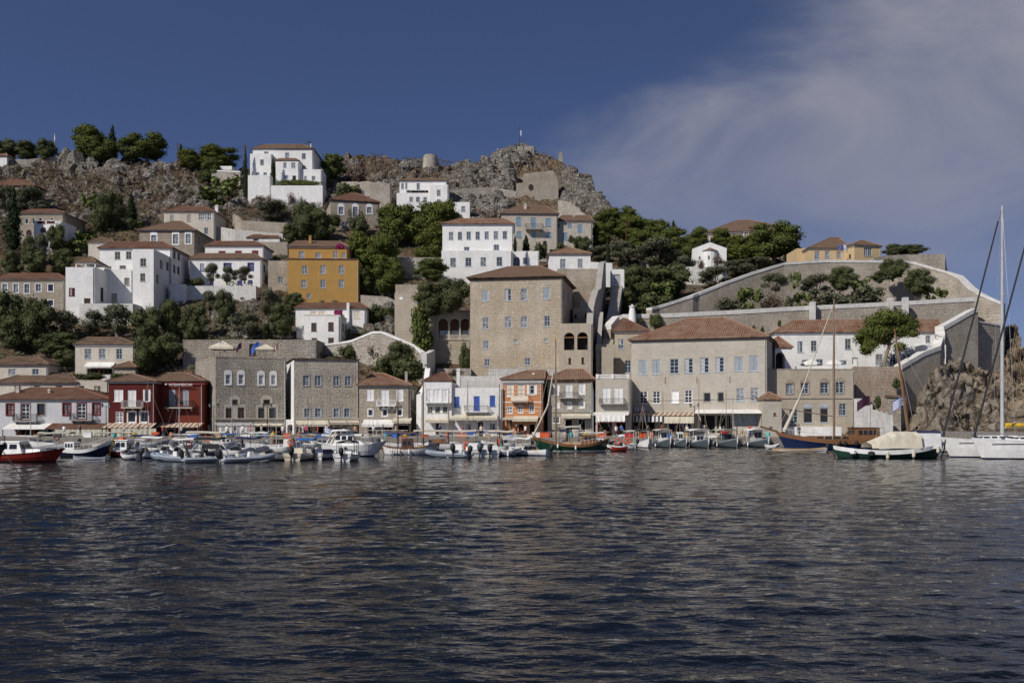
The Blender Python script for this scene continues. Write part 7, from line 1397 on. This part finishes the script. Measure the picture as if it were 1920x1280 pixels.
# ---- right centre: bow-on fishing boats ----
def bow_on(label,px0,px1,wl,col,Lm=7,B_=None,top=None,house=None,mast=None,head=-82,cr=None,th=1.6):
    Y=wlY(wl); B_=B_ or (px1-px0)/F*Y*.92
    wl=HY+F*H/(wlY(wl)+Lm*.40)
    b=Hull('fishing_boat',label,'fishing boat',px0,px1,wl,head,Lm=Lm,Bm=B_,fb=.7,rise=.65,srise=.3,stern='point',main=col,band='boat_grey' if col!='boat_grey' else 'boat_white',boot='boat_black',rake=.5,group='grey fishing boats moored bow out'); b.stempost()
    if house: b.cabin(.35,.52,.45,house[1],house[0],wn=1,taper=.06)
    if top: b.canopy(.12,.62,.85,th,top,'boat_white')
    if mast: b.mast(.45,mast,.05,'pole_wood')
    if cr: b.crates((.2,.27,.55),cr)
    for t in (.4,.55): b.fender(t,1); b.fender(t,-1)
    return b
bow_on('small white bowed boat with red box, leftmost of the bow-on boats',1190,1222,840,'boat_white',5.5,None,'rubber_black',None,5.5,cr=['red_plastic'])
bow_on('grey boat with tall white wheelhouse among the bow-on boats',1227,1262,839.5,'boat_slate',6.5,None,'canvas_tan',('boat_white',1.9),7)
bow_on('narrow dark boat with green topped white cabin among the bow-on boats',1263,1289,839,'boat_slate',5.5,None,None,('boat_white',1.7),4.5,cr=['teal_plastic'])
bow_on('wide grey boat with long white canopy and tall mast among the bow-on boats',1290,1334,840,'boat_slate',7.5,2.9,'canvas_white',('boat_white',1.3),9.5)
bow_on('wide grey boat with nets and lifebuoy, second from the right of the bow-on boats',1341,1386,839.5,'boat_slate',8,2.9,'canvas_olive',('boat_slate',1.5),7.5,cr=['boat_navy','yellow_plastic'])
bow_on('grey boat with square grey tarpaulin, rightmost of the bow-on boats',1399,1442,839,'boat_slate',8,2.9,'canvas_white',('canvas_grey',1.9),None)
b=small('small white launch left of the blue hulled gulet',1436,1462,842,0,'open',Bm=1.7,fb=.5,rise=.25); b.box(.3,.6,.5,.35,'boat_grey','engine_cover')
b=small('red and white workboat moored behind the wide grey boats',1336,1400,836.6,0,'x',Bm=2,fb=.6,rise=.3,col='boat_white'); b.mast(.6,7,.05,'aluminium'); b.crates((.2,.3,.4,.5),['red_plastic','wood_brown','boat_white'])
# gulet
b=Hull('gulet','wooden gulet with navy hull, varnished deckhouse and tall bare mast','sailing boat',1455,1668,842,180,Bm=4.6,fb=1.25,rise=1.0,srise=.35,main='boat_blue',band='wood_brown',boot='boat_navy',deck='wood_pale',rake=1.2,bandh=.55,low=.3)
b.cabin(.12,.34,.7,1.7,'wood_brown',wn=4,roof='wood_dark',taper=.05); b.cabin(.34,.72,.5,.7,'wood_brown',wn=4,taper=.04,name='deckhouse'); b.mast(.49,15.5+2.6,.17,'pole_wood',sp=.6,boom=(6.5,3.2,4.2,.07),rig=.02)
q=MB(); q.tube([(b.X(.93),0,2.2),(b.X(.80),0,6.3)],[.28,.16],7); q.tube([(b.X(.80),0,6.3),(b.X(.5),0,18.2)],[.1,.05],6); q.build('furled_jib','canvas_tan',b.root)
q=MB(); q.tube([(b.X(1.0)-.3,0,2.2),(b.X(1.0)+2.0,0,2.9)],.12,7); q.build('bowsprit','wood_brown',b.root)
for t in (.35,.45,.5): b.fender(t,1,'rubber_black',.22,.6)
b.rail(.55,.97,.6,'boat_white')
b=Hull('dinghy','long low white launch floating in front of the navy gulet','launch',1448,1548,848,180,Bm=1.8,fb=.42,rise=.15,main='boat_white',band='wood_pale',boot='boat_white'); b.outboard(0,.8); b.box(.5,.6,.8,.12,'wood_pale','bench'); b.box(.7,.78,.6,.12,'wood_pale','bench'); b.box(.25,.33,.3,.35,'engine_black','engine')
# green/white caique right
b=Hull('caique','green and white caique with beige canvas tent over its deck','fishing boat',1560,1774,859,180,Bm=3.4,fb=.85,rise=.8,srise=.45,stern='point',main='boat_green',band='boat_white',boot='boat_black',deck='boat_white',rake=.9,bandh=.42,low=.3)
b.root.rotation_euler[2]=R(2)
q=MB(); 
for (t0,t1,h0,h1) in ((.30,.52,.5,1.55),(.52,.74,1.55,1.5)):
    x0,x1=b.X(t0),b.X(t1); vs=[]
    for i in range(6):
        x=x0+(x1-x0)*i/5; hh=h0+(h1-h0)*i/5
        for y,zz in ((-1.5,.05),(-1.25,hh*.85-.1*math.sin(i*1.9)),(0,hh+.15),(1.25,hh*.85),(1.5,.05)): vs.append((x,y,1.0+zz))
    q.add(vs,[(i*5+j,(i+1)*5+j,(i+1)*5+j+1,i*5+j+1) for i in range(5) for j in range(4)])
q.build('canvas_tent','canvas_beige',b.root); b.cabin(.76,.93,.55,1.5,'boat_white',False,taper=.05); q=MB(); q.tube([(b.X(.02),0,1.2),(b.X(.18),0,3.2),(b.X(-.05),0,7.2)][0:2],.08,6); q.build('bow_spar','wood_dark',b.root)
for t in (.42,.65,.9): b.fender(t,-1,'canvas_beige',.16,.75)
b.fender(.14,-1,'boat_white',.3,.5); b.fender(.28,-1,'rubber_black',.35,.5); b.stempost('boat_green')
mm,zt=b.mast(.80,.2,.05,'wood_brown',False)
b=Hull('caique','small caique with long brown mast leaning left behind the canvas tent','fishing boat',1640,1790,847,180,Bm=3,fb=1.0,rise=.5,main='boat_white',band='boat_navy',boot='boat_black'); b.mast(.55,13.8,.16,'wood_brown',sp=None,lean=1.9,rig=.02); b.box(.15,.6,.5,.9,'cover_navy','boat_cover',zb=1.6,top=(.5,.5)); b.box(.6,.95,.35,.35,'wood_pale','tender',zb=1.5,top=(.3,.15))
# yachts
def yacht(label,px0,L,wl,mx,mtop,col='boat_white',stay_top=None,furl=None,boomc=None,head=172):
    Y=wlY(wl); B_=4.0; c=math.cos(R(head)); bow=P(px0,0,Y); 
    b=Hull('sailing_yacht',label,'sailing yacht',0,10,wl,head,Lm=L,Bm=B_,fb=1.75,rise=.35,srise=-.05,main=col,band='boat_white',boot='boat_navy',rake=1.1,low=.03,deck='boat_cream',fine=2.0,bandh=.1)
    b.root.location=(bow.x-L/2*math.cos(R(head)),Y-L/2*math.sin(R(head)),0)
    q=MB(); 
    b.cabin(.3,.72,.5,.5,'boat_white',True,taper=.35,wn=5,name='coachroof'); b.rail(.45,.985,.6)
    q=MB(); z=b.sheer(.8)*.8
    for sg in (1,-1): q.tube([(b.X(t),sg*(b.hb(t)*.985+.01),z) for t in (.88,.8,.7,.6,.5,.4)],.03,4)
    q.build('hull_stripe','boat_navy',b.root)
    zb=b.z(b.X(.62)); X=b.X(.47); m_,zt=b.mast(.47,mtop-zb,.19,'aluminium',False,sp=1.0)
    q=MB(); 
    for sg in (1,-1): q.tube([(X,0,mtop-.4),(X,sg*1.0,zb+(mtop-zb)*.6),(X-.2,sg*1.9,zb)],.018,4,cap=False)
    q.tube([(X,0,mtop-.2),(-L/2,0,b.sheer(0))],.018,4,cap=False); q.build('shroud','steel',m_)
    fx=b.L/2-.35; q=MB(); q.tube([(fx,0,b.sheer(1)+.3),(fx+(X-fx)*.93,0,b.sheer(1)+.3+(mtop-b.sheer(1)-.3)*.93)],[.11,.075],7); q.tube([(fx,0,b.sheer(1)-.05),(X,0,mtop-.2)],.02,4); q.build('furled_genoa',furl or 'rubber_black',b.root)
    q=MB(); q.tube([(fx+.02,0,b.sheer(1)+.05),(fx+.0,0,b.sheer(1)+.3)],.16,10); q.build('furler_drum','iron',b.root)
    if boomc:
        q=MB(); q.tube([(X,0,zb+1.2),(X-4.2,0,zb+1.3)],.09,6); q.build('boom','aluminium',b.root); q=MB(); q.tube([(X-.3,0,zb+1.45),(X-4.0,0,zb+1.5)],[.28,.18],8); q.build('sail_cover',boomc,b.root)
    return b
Ym=wlY(857); zmast=P(0,390,Ym).z
yb_=yacht('white sailing yacht with tall aluminium mast and dark furled sail, left one of the two',1763,12.6,857.5,0,zmast+.3,boomc='yellow_plastic',head=186)
yc_=yacht('white sailing yacht cut off by the right edge, bow in front of its neighbour',1821,13.5,860.5,0,zmast+1.5,boomc='cover_navy',head=184)
# ======== people ========
def make_person(name,pose):
    me=bpy.data.meshes.new(name); 
    ps=dict(pel=(0,0,.95),ab=(0,0,1.15),ch=(0,0,1.36),nk=(0,0,1.50),hd=(0,.0,1.58),ht=(0,0,1.74),sl=(-.17,0,1.42),el=(-.24,-.02,1.15),hl=(-.25,.08,.92),sr=(.17,0,1.42),er=(.24,-.02,1.15),hr=(.24,.1,.93),il=(-.09,0,.88),kl=(-.10,.02,.5),fl=(-.11,-.02,.07),tl=(-.12,.14,.03),ir=(.09,0,.88),kr=(.10,.02,.5),fr=(.11,-.02,.07),tr=(.12,.14,.03))
    ps.update(pose); rad=dict(pel=.14,ab=.13,ch=.15,nk=.055,hd=.09,ht=.075,sl=.065,el=.045,hl=.032,sr=.065,er=.045,hr=.032,il=.09,kl=.06,fl=.042,tl=.035,ir=.09,kr=.06,fr=.042,tr=.035)
    K=list(ps); ed=[('pel','ab'),('ab','ch'),('ch','nk'),('nk','hd'),('hd','ht'),('ch','sl'),('sl','el'),('el','hl'),('ch','sr'),('sr','er'),('er','hr'),('pel','il'),('il','kl'),('kl','fl'),('fl','tl'),('pel','ir'),('ir','kr'),('kr','fr'),('fr','tr')]
    me.from_pydata([ps[k] for k in K],[(K.index(a),K.index(b_)) for a,b_ in ed],[]); o=bpy.data.objects.new(name,me); sc.collection.objects.link(o)
    md=o.modifiers.new('s','SKIN'); md2=o.modifiers.new('u','SUBSURF'); md2.levels=1
    for i,k in enumerate(K): me.skin_vertices[0].data[i].radius=(rad[k],rad[k])
    me.skin_vertices[0].data[0].use_root=True
    dg=bpy.context.evaluated_depsgraph_get(); dg.update(); r=bpy.data.meshes.new_from_object(o.evaluated_get(dg)); bpy.data.objects.remove(o)
    return r
PB=[make_person('person_body',{}),make_person('person_body',dict(kl=(-.13,.16,.5),fl=(-.12,.2,.08),tl=(-.12,.36,.04),fr=(.11,-.22,.1),tr=(.12,-.08,.03),hl=(-.24,-.12,.95),hr=(.24,.25,1.0))),make_person('person_body',dict(er=(.26,.12,1.2),hr=(.12,.3,1.25),hl=(-.2,.12,.95)))]
skinless={}
def person(label,px,py,Y,shirt,trous,hairc='hair',pose=0,rot=0,bare=False):
    me=PB[pose].copy(); me.materials.clear(); 
    for m_ in ('skin',shirt,trous): me.materials.append(MATS[m_])
    for p in me.polygons:
        c=p.center; z=c.z
        p.material_index=0 if z>1.47 or z<.07 or (abs(c.x)>.2 and z<1.22) or (bare and z>.95) else (1 if z>.93 else 2); p.use_smooth=True
    o=bpy.data.objects.new('person',me); sc.collection.objects.link(o); o.location=P(px,py,Y); o.location.z=QZ+.01 if py>800 else o.location.z; o.rotation_euler=(0,0,rot); tag(o,label,'person')
    q=MB(); q.ball((0,-.015,1.70),.108,10,0,.95); q.build('hair',hairc,o,smooth=True); 
    return o
for a in [('person in a bright pink top standing under the patched warehouse awning',574,815,146,'pink_cloth','boat_navy','hair',0,2.5),('person in a grey shirt left of the pink top',568,815,146,'canvas_grey','canvas_beige','hair',2,3),('person in black walking right of the pink top',583,815,146,'boat_black','boat_black','hair',1,1.5),('person in a white dress shirt beside the narrow archway',530,815,144,'boat_white','boat_grey','hair',0,3.1),('person in dark clothes by the second warehouse door',557,815,147,'boat_slate','boat_black','hair',2,.5),('bare chested person standing behind the motor cruiser',666,815,141,'skin','boat_blue','hair',0,2.9),('person in red top by the stalls in front of the grey mansion',1406,815,143,'red_plastic','blue_plastic','hair',0,2.4),('person in white walking before the grey mansion',1414,815,143,'boat_white','boat_red','hair',1,1.2),('person in a white shirt at the red shop door',1155,815,144,'boat_white','boat_slate','hair',0,3.3),('person in blue at the red shop entrance',1165,815,147,'blue_plastic','boat_black','hair',2,2.8),('person in a white shirt in front of the blue shuttered house',935,815,142,'boat_white','boat_navy','hair',1,4),('person sitting height in dark clothes near the stone warehouse',505,815,144,'boat_navy','canvas_grey','hair',1,1),('person in an orange shirt near the canvas awning',470,815,143,'orange_plastic','boat_slate','hair',0,2),('person in white near the grey awning shop',455,815,145,'boat_white','boat_black','hair',2,3),('person in teal strolling below the black balcony house',1060,815,143,'teal_plastic','canvas_beige','hair',1,1.7)]:
    person(*a)
gp=person('person in dark clothes standing on the bow of the navy gulet',1498,806,wlY(842)-.3,'boat_slate','boat_black','hair',0,2.6); gp.location.z=1.35
more=[('boat_white','boat_navy'),('boat_slate','canvas_beige'),('canvas_grey','boat_black'),('boat_blue','canvas_tan'),('red_plastic','boat_slate'),('canvas_beige','boat_navy'),('boat_black','canvas_grey')]
cn={'boat_white':'white','boat_slate':'dark grey','canvas_grey':'grey','boat_blue':'navy','red_plastic':'red','canvas_beige':'beige','boat_black':'black'}
pl=[(120,'below the cream awnings of the white harbour house'),(150,'by the left harbour awnings'),(232,'below the dark red house'),(262,'at the right end of the dark red house'),(305,'at the brick red house door'),(340,'between the two doors of the brick red house'),(372,'by the alley shop'),(425,'in front of the long white awning'),(440,'at the middle of the long white awning'),(490,'beside the grey shop'),(545,'right of the archway'),(596,'at the second awning of the patched warehouse'),(612,'under the third awning of the patched warehouse'),(640,'before the white shop door'),(700,'in front of the white awning shop'),(718,'right of the white awning shop'),(742,'before the harbour house with orange roof'),(825,'at the white balcony house'),(868,'left of the blue door'),(902,'right of the blue door'),(968,'under the orange house awning'),(985,'beside the orange house awning'),(1048,'left under the black balcony house awning'),(1088,'right under the black balcony house awning'),(1215,'left of the striped awning posts'),(1240,'by the striped awning'),(1288,'between the awnings of the mansion'),(1325,'in the dark arcade of the mansion'),(1350,'at the right of the dark arcade'),(1445,'beside the kiosk building')]
for i,(px,wh) in enumerate(pl):
    s_,t_=more[i%7]; person('person in %s and %s %s'%(cn[s_],{'boat_navy':'navy','canvas_beige':'beige','boat_black':'black','canvas_tan':'tan','boat_slate':'dark','canvas_grey':'grey'}[t_],wh),px,815,142.2+(i*1.37)%4.2,s_,t_,('hair','wood_brown','canvas_grey')[i%3],i%3,i*1.3)
# ======== quay furniture ========
def lamp(px,label,Y=140,h=4.6,arms=2):
    p=P(px,815,Y); e=empty('street_lamp',label,'street lamp',(p.x,p.y,QZ),0,'double street lamps along the quay')
    q=MB(); q.tube([(0,0,0),(0,0,.5),(0,0,h)],[.12,.07,.045],8); q.tube([(-.55,0,h-.35),(-.3,0,h-.15),(0,0,h-.4),(.3,0,h-.15),(.55,0,h-.35)],.03,6); q.build('pole','iron',e)
    for s_ in (-.55,.55):
        q=MB(); q.tube([(s_,0,h-.35),(s_,0,h+.0)],[.10,.17],6); l_=q.build('lantern','glass_curtain',e); q=MB(); q.tube([(s_,0,h+.002),(s_,0,h+.25)],[.22,.03],6); q.build('lantern_cap','boat_green',l_)
for a in ((199,'double street lamp left of the dark red house'),(401,'double street lamp between red house and stone warehouse'),(501,'double street lamp in front of the first stone warehouse'),(1034,'double street lamp between the orange and the stone house'),(1302,'double street lamp in front of the grey mansion')): lamp(*a)
lamp(1632,'double street lamp by the white steps',150,5.2)
# white steps right of the museum
q=MB()
for i in range(7): a=P(1603+i*9.5,0,149); b_=P(1603+(i+1)*9.5,0,149); q.box(a.x,b_.x,148,149.5,QZ,P(0,747+i*5.5 if i<3 else 768+ (i-3)*3,149).z)
tag(q.build('stepped_wall','whitewash_old'),'white stepped stair wall right of the museum building','wall')
q=MB(); a=P(1660,0,151.5); b_=P(1687,0,151.5); q.box(a.x,b_.x,151,151.6,QZ,P(0,745,151).z); e=q.build('tiled_wall','rubble'); tag(e,'short stone wall with tiled coping below the round bush','wall'); q=MB(); zz=P(0,745,151).z; q.add([(a.x-.1,150.8,zz),(b_.x+.1,150.8,zz),(b_.x+.1,151.7,zz),(a.x-.1,151.7,zz),(a.x-.1,151.25,zz+.35),(b_.x+.1,151.25,zz+.35)],[(0,1,5,4),(2,3,4,5),(1,2,5),(3,0,4),(0,3,2,1)]); q.build('coping','tile_brown',e)
def crate(px,Y,w_,h,mat,label,z=QZ+.01,name='crate'):
    p=P(px,815,Y); q=MB(); q.box(-w_/2,w_/2,-.3,.3,0,h*.92); q.box(-w_/2-.03,w_/2+.03,-.33,.33,h*.92+.001,h); q.box(-w_/2-.02,-w_/2+.08,-.34,.34,.05,.12); o=q.build(name,mat,None,(p.x,p.y,z)); return tag(o,label,name)
for a in [(1021,139.5,1.3,.75,'orange_plastic','orange fish crate stack left of the green caique mast'),(1027,140.5,1.2,.5,'red_plastic','red fish crates beside the orange stack'),(957,141,1.0,.5,'blue_plastic','blue crate in front of the orange house'),(1358,140,.9,.9,'red_plastic','red box on the quay before the grey mansion'),(866,140,1.4,.6,'orange_plastic','orange crate before the white houses'),(995,140.2,1,.4,'canvas_white','white foam box right of the orange house'),(1335,140,1.2,.35,'boat_white','white upturned tray on the quay'),(1314,140.3,1.2,.35,'boat_white','white tray left of the red box'),(1205,140,.9,.6,'orange_plastic','orange box near the striped awning'),(1180,140,1.2,.6,'red_plastic','red crates near the narrow rendered house'),(740,140,.8,.6,'blue_plastic','blue tarpaulin bundle behind the motor cruiser'),(497,141,1.2,.7,'blue_plastic','blue cool box in front of the stone warehouse')]: crate(*a)
kinds=[('crate','wooden crate','wood_pale'),('crate','orange plastic crate','orange_plastic'),('crate','white foam box','boat_white'),('cool_box','blue cool box','blue_plastic'),('net_pile','heap of yellow nets','yellow_plastic'),('crate','dark fish crate','boat_slate'),('planter','clay planter','clay'),('barrel','teal barrel','teal_plastic')]
cm=[(70,'left of the yellow striped caique'),(108,'behind the yellow striped caique'),(165,'by the left street lamp, left side'),(214,'just right of the left street lamp'),(252,'before the dark red house door'),(292,'between the two red houses'),(322,'before the brick red house'),(362,'at the right corner of the brick red house'),(410,'below the grey awning, left end'),(432,'below the grey awning, middle'),(462,'below the grey awning, right end'),(484,'before the dark shop of the first warehouse'),(512,'right of the warehouse street lamp'),(538,'in front of the archway'),(562,'at the left door of the patched warehouse'),(602,'between the warehouse awnings'),(628,'before the white shop door'),(655,'at the right corner of the patched warehouse'),(684,'at the left of the white awning shop'),(724,'at the right of the white awning shop'),(760,'beside the brown mast'),(796,'at the foot of the white flank wall'),(838,'at the white house door'),(880,'below the blue shutters'),(915,'at the corner of the white and orange houses'),(975,'under the orange house awning, middle'),(1005,'under the orange house awning, right'),(1070,'below the black iron balcony'),(1098,'right of the black iron balcony'),(1128,'left of the red shop'),(1222,'at the striped awning, middle'),(1250,'between striped and beige awnings'),(1284,'below the beige mansion awning'),(1370,'right of the dark arcade'),(1410,'before the grey shop doors'),(1440,'left of the kiosk building')]
for i,(px,wh) in enumerate(cm):
    k_=kinds[(i*5)%8]
    if k_[0] in('barrel','planter','net_pile'):
        p=P(px,815,139.4+(i%3)*.5); q=MB(); r_=.32; q.tube([(0,0,0),(0,0,.15),(0,0,.5),(0,0,.75)],[r_*.75,r_,r_*1.05,r_*.8 if k_[0]!='net_pile' else .08],10); o=q.build(k_[0],k_[2],None,(p.x,p.y,QZ+.01)); tag(o,k_[1]+' on the quay '+wh,k_[0].replace('_',' '))
    else: crate(px,139.4+(i%3)*.5,.8+.15*(i%4),.45+.15*(i%3),k_[2],k_[1]+' on the quay '+wh,name=k_[0])
def table(px,Y,label,top='wood_pale'):
    p=P(px,815,Y); e=empty('cafe_table',label,'table',(p.x,p.y,QZ),rnd.random(),'cafe tables on the quay'); q=MB(); q.tube([(0,0,.72),(0,0,.76)],.38,10); q.build('table_top',top,e); q=MB(); q.tube([(0,0,.01),(0,0,.72)],.03,6); q.tube([(0,0,.0),(0,0,.03)],.22,8); q.build('leg','iron',e)
def chair(px,Y,label,mat='wood_brown'):
    p=P(px,815,Y); e=empty('chair',label,'chair',(p.x,p.y,QZ),rnd.random()*6,'cafe chairs on the quay'); q=MB(); q.box(-.2,.2,-.2,.2,.43,.47); q.build('seat',mat,e); q=MB(); q.box(-.2,.2,.17,.2,.47,.9); q.build('backrest',mat,e)
    for sx_ in (-.18,.16):
        for sy in (-.18,.16): q=MB(); q.box(sx_,sx_+.03,sy,sy+.03,0,.43); q.build('leg',mat,e)
tl=['under the striped awning','before the beige awning of the mansion','at the left of the grey shop doors','at the right of the grey shop doors','before the kiosk building','at the canvas sided shop','by the red shop']
tl+=['below the dark red house','before the alley shop','by the archway','before the patched warehouse','at the white awning shop','before the white balcony house','at the orange house']
for i,px in enumerate((1200,1262,1378,1396,1425,445,1140,240,385,520,590,705,845,975)): table(px,142.5,'small round cafe table '+tl[i]); chair(px-6,142.2,'wooden chair left of the cafe table '+tl[i]); chair(px+6,142.8,'wooden chair right of the cafe table '+tl[i])
# railings, plants
for px0,px1,lab in ((690,765,'metal railing in front of the orange roofed harbour house'),(850,925,'metal railing before the blue shuttered house'),(1045,1100,'white railing in front of the black balcony house')):
    a=P(px0,0,141);b_=P(px1,0,141); e=empty('railing',lab,'railing',(a.x,141,QZ)); q=MB(); w_=b_.x-a.x; q.tube([(0,0,1),(w_,0,1)],.03,5); q.tube([(0,0,.5),(w_,0,.5)],.02,5); q.build('rails','frame_white',e)
    for k in range(int(w_/1.2)+1): q=MB(); q.tube([(k*1.2,0,0),(k*1.2,0,1)],.025,5); q.build('post','frame_white',e)
# flags
def pole_flag(px,ytop,ybase,Y,w_,h_,label,a='flag_blue',b='flag_white',dr=.3,fz=None,zb=None):
    p=P(px,ybase,Y); e=empty('flagpole',label,'flagpole',p); t=P(px,ytop,Y).z-p.z; q=MB(); q.tube([(0,0,0),(0,0,t)],.035,5); q.build('pole','pole_wood',e); flag(e,.03 if w_>0 else -.03,0,t-.05,w_,h_,'flag',dr,a,b)
pole_flag(1699,742,800,143,-1.9,1.4,'flagpole with large striped blue and white flag before the cliff',dr=.55)
pole_flag(1632,742,808,139,-1.9,1.3,'flagpole with red and blue flag by the white steps','boat_navy','boat_darkred',dr=.6)
pole_flag(413,640,676,167,.9,1.0,'left flagpole on the stone terrace','flag_blue','canvas_white',dr=.9); pole_flag(453,642,676,167,-.9,1.0,'second flagpole with purple flag on the stone terrace','boat_navy','boat_darkred',dr=.9); pole_flag(487,640,676,167,-1.5,1.3,'third flagpole with blue flag on the stone terrace','flag_blue','flag_blue',dr=.9); pole_flag(522,642,676,167,-.6,1.0,'rightmost flagpole on the stone terrace','red_plastic','canvas_white',dr=.9)
pole_flag(1572,457,486,204,.9,1.0,'left small flagpole in front of the yellow house','flag_blue','flag_blue',dr=.9); pole_flag(1581,457,486,204,.9,1.0,'right small flagpole in front of the yellow house',dr=.9)
# utility poles, cables, antenna
def upole(px,yt,yb,label,Y=None,r=.13):
    Y=Y or Yg(px,yb)-1; p=P(px,yb,Y); t=P(px,yt,Y).z-p.z; e=empty('utility_pole',label,'utility pole',p); q=MB(); q.tube([(0,0,-1),(0,0,t)],[r*1.2,r],6); q.build('pole','wood_dark',e); q=MB(); q.box(-.9,.9,-.06,.06,t-.7,t-.55); q.build('crossarm','wood_dark',e); return p+Vector((0,0,t-.5))
t1=upole(333,268,330,'utility pole on the ridge right of the spreading pine'); t2=upole(392,272,300,'utility pole behind the dark umbrella pine',Y=330); t3=upole(459,271,330,'thick utility pole left of the hilltop villa',Y=300,r=.2); t4=P(579,265,291); t5=upole(426,365,440,'thin utility pole above the cream house'); t6=upole(1174,415,440,'thin pole among the ridge pines',Y=236,r=.07); upole(491,550,640,'pole in the garden left of the olive',r=.08); upole(535,550,572,'pole by the infill house',r=.06,Y=205)
def cable(a,b_,label,sag=1.0,r=.05):
    q=MB(); q.tube([a.lerp(b_,i/8)+Vector((0,0,-sag*4*(i/8)*(1-i/8)))-a for i in range(9)],r,4); tag(q.build('power_cable','iron',None,a),label,'cable')
cable(t1,t2,'power cable from the ridge pole to the umbrella pine pole'); cable(t2,t3,'power cable from the umbrella pine pole to the thick pole'); cable(t3,P(474,282,290),'power cable from the thick pole to the villa',.4); cable(P(556,275,291),t4,'short power cable over the villa roof',.2); cable(P(190,278,330),P(125,290,330),'power cable by the radio mast')
cable(P(1186,751,147.5),P(1436,745,147.5),'long sagging cable across the grey mansion front',.15,.035)
q=MB(); p=P(103,285,330); 
for k in range(6): q.tube([(0,0,k*1.0),(0,0,k*1.0+1.0)],.22,6,k%2)
o=q.build('radio_mast',['boat_white','canvas_grey'],None,p); tag(o,'small white and grey radio mast on the left skyline','mast')
q=MB(); p=P(580,276,289); q.tube([(0,0,0),(0,0,2.0)],.15,5); q.box(-.5,.5,-.1,.1,1.2,1.5); tag(q.build('antenna','iron',None,p),'antenna on the chimney of the hilltop villa','antenna')
b=B('white_shrine','small white chapel like kiosk on the coped wall left of the villa','A2',150,250,418,452,Y=302,d=5,wall='whitewash',drop=0,cat='kiosk'); b.finish()
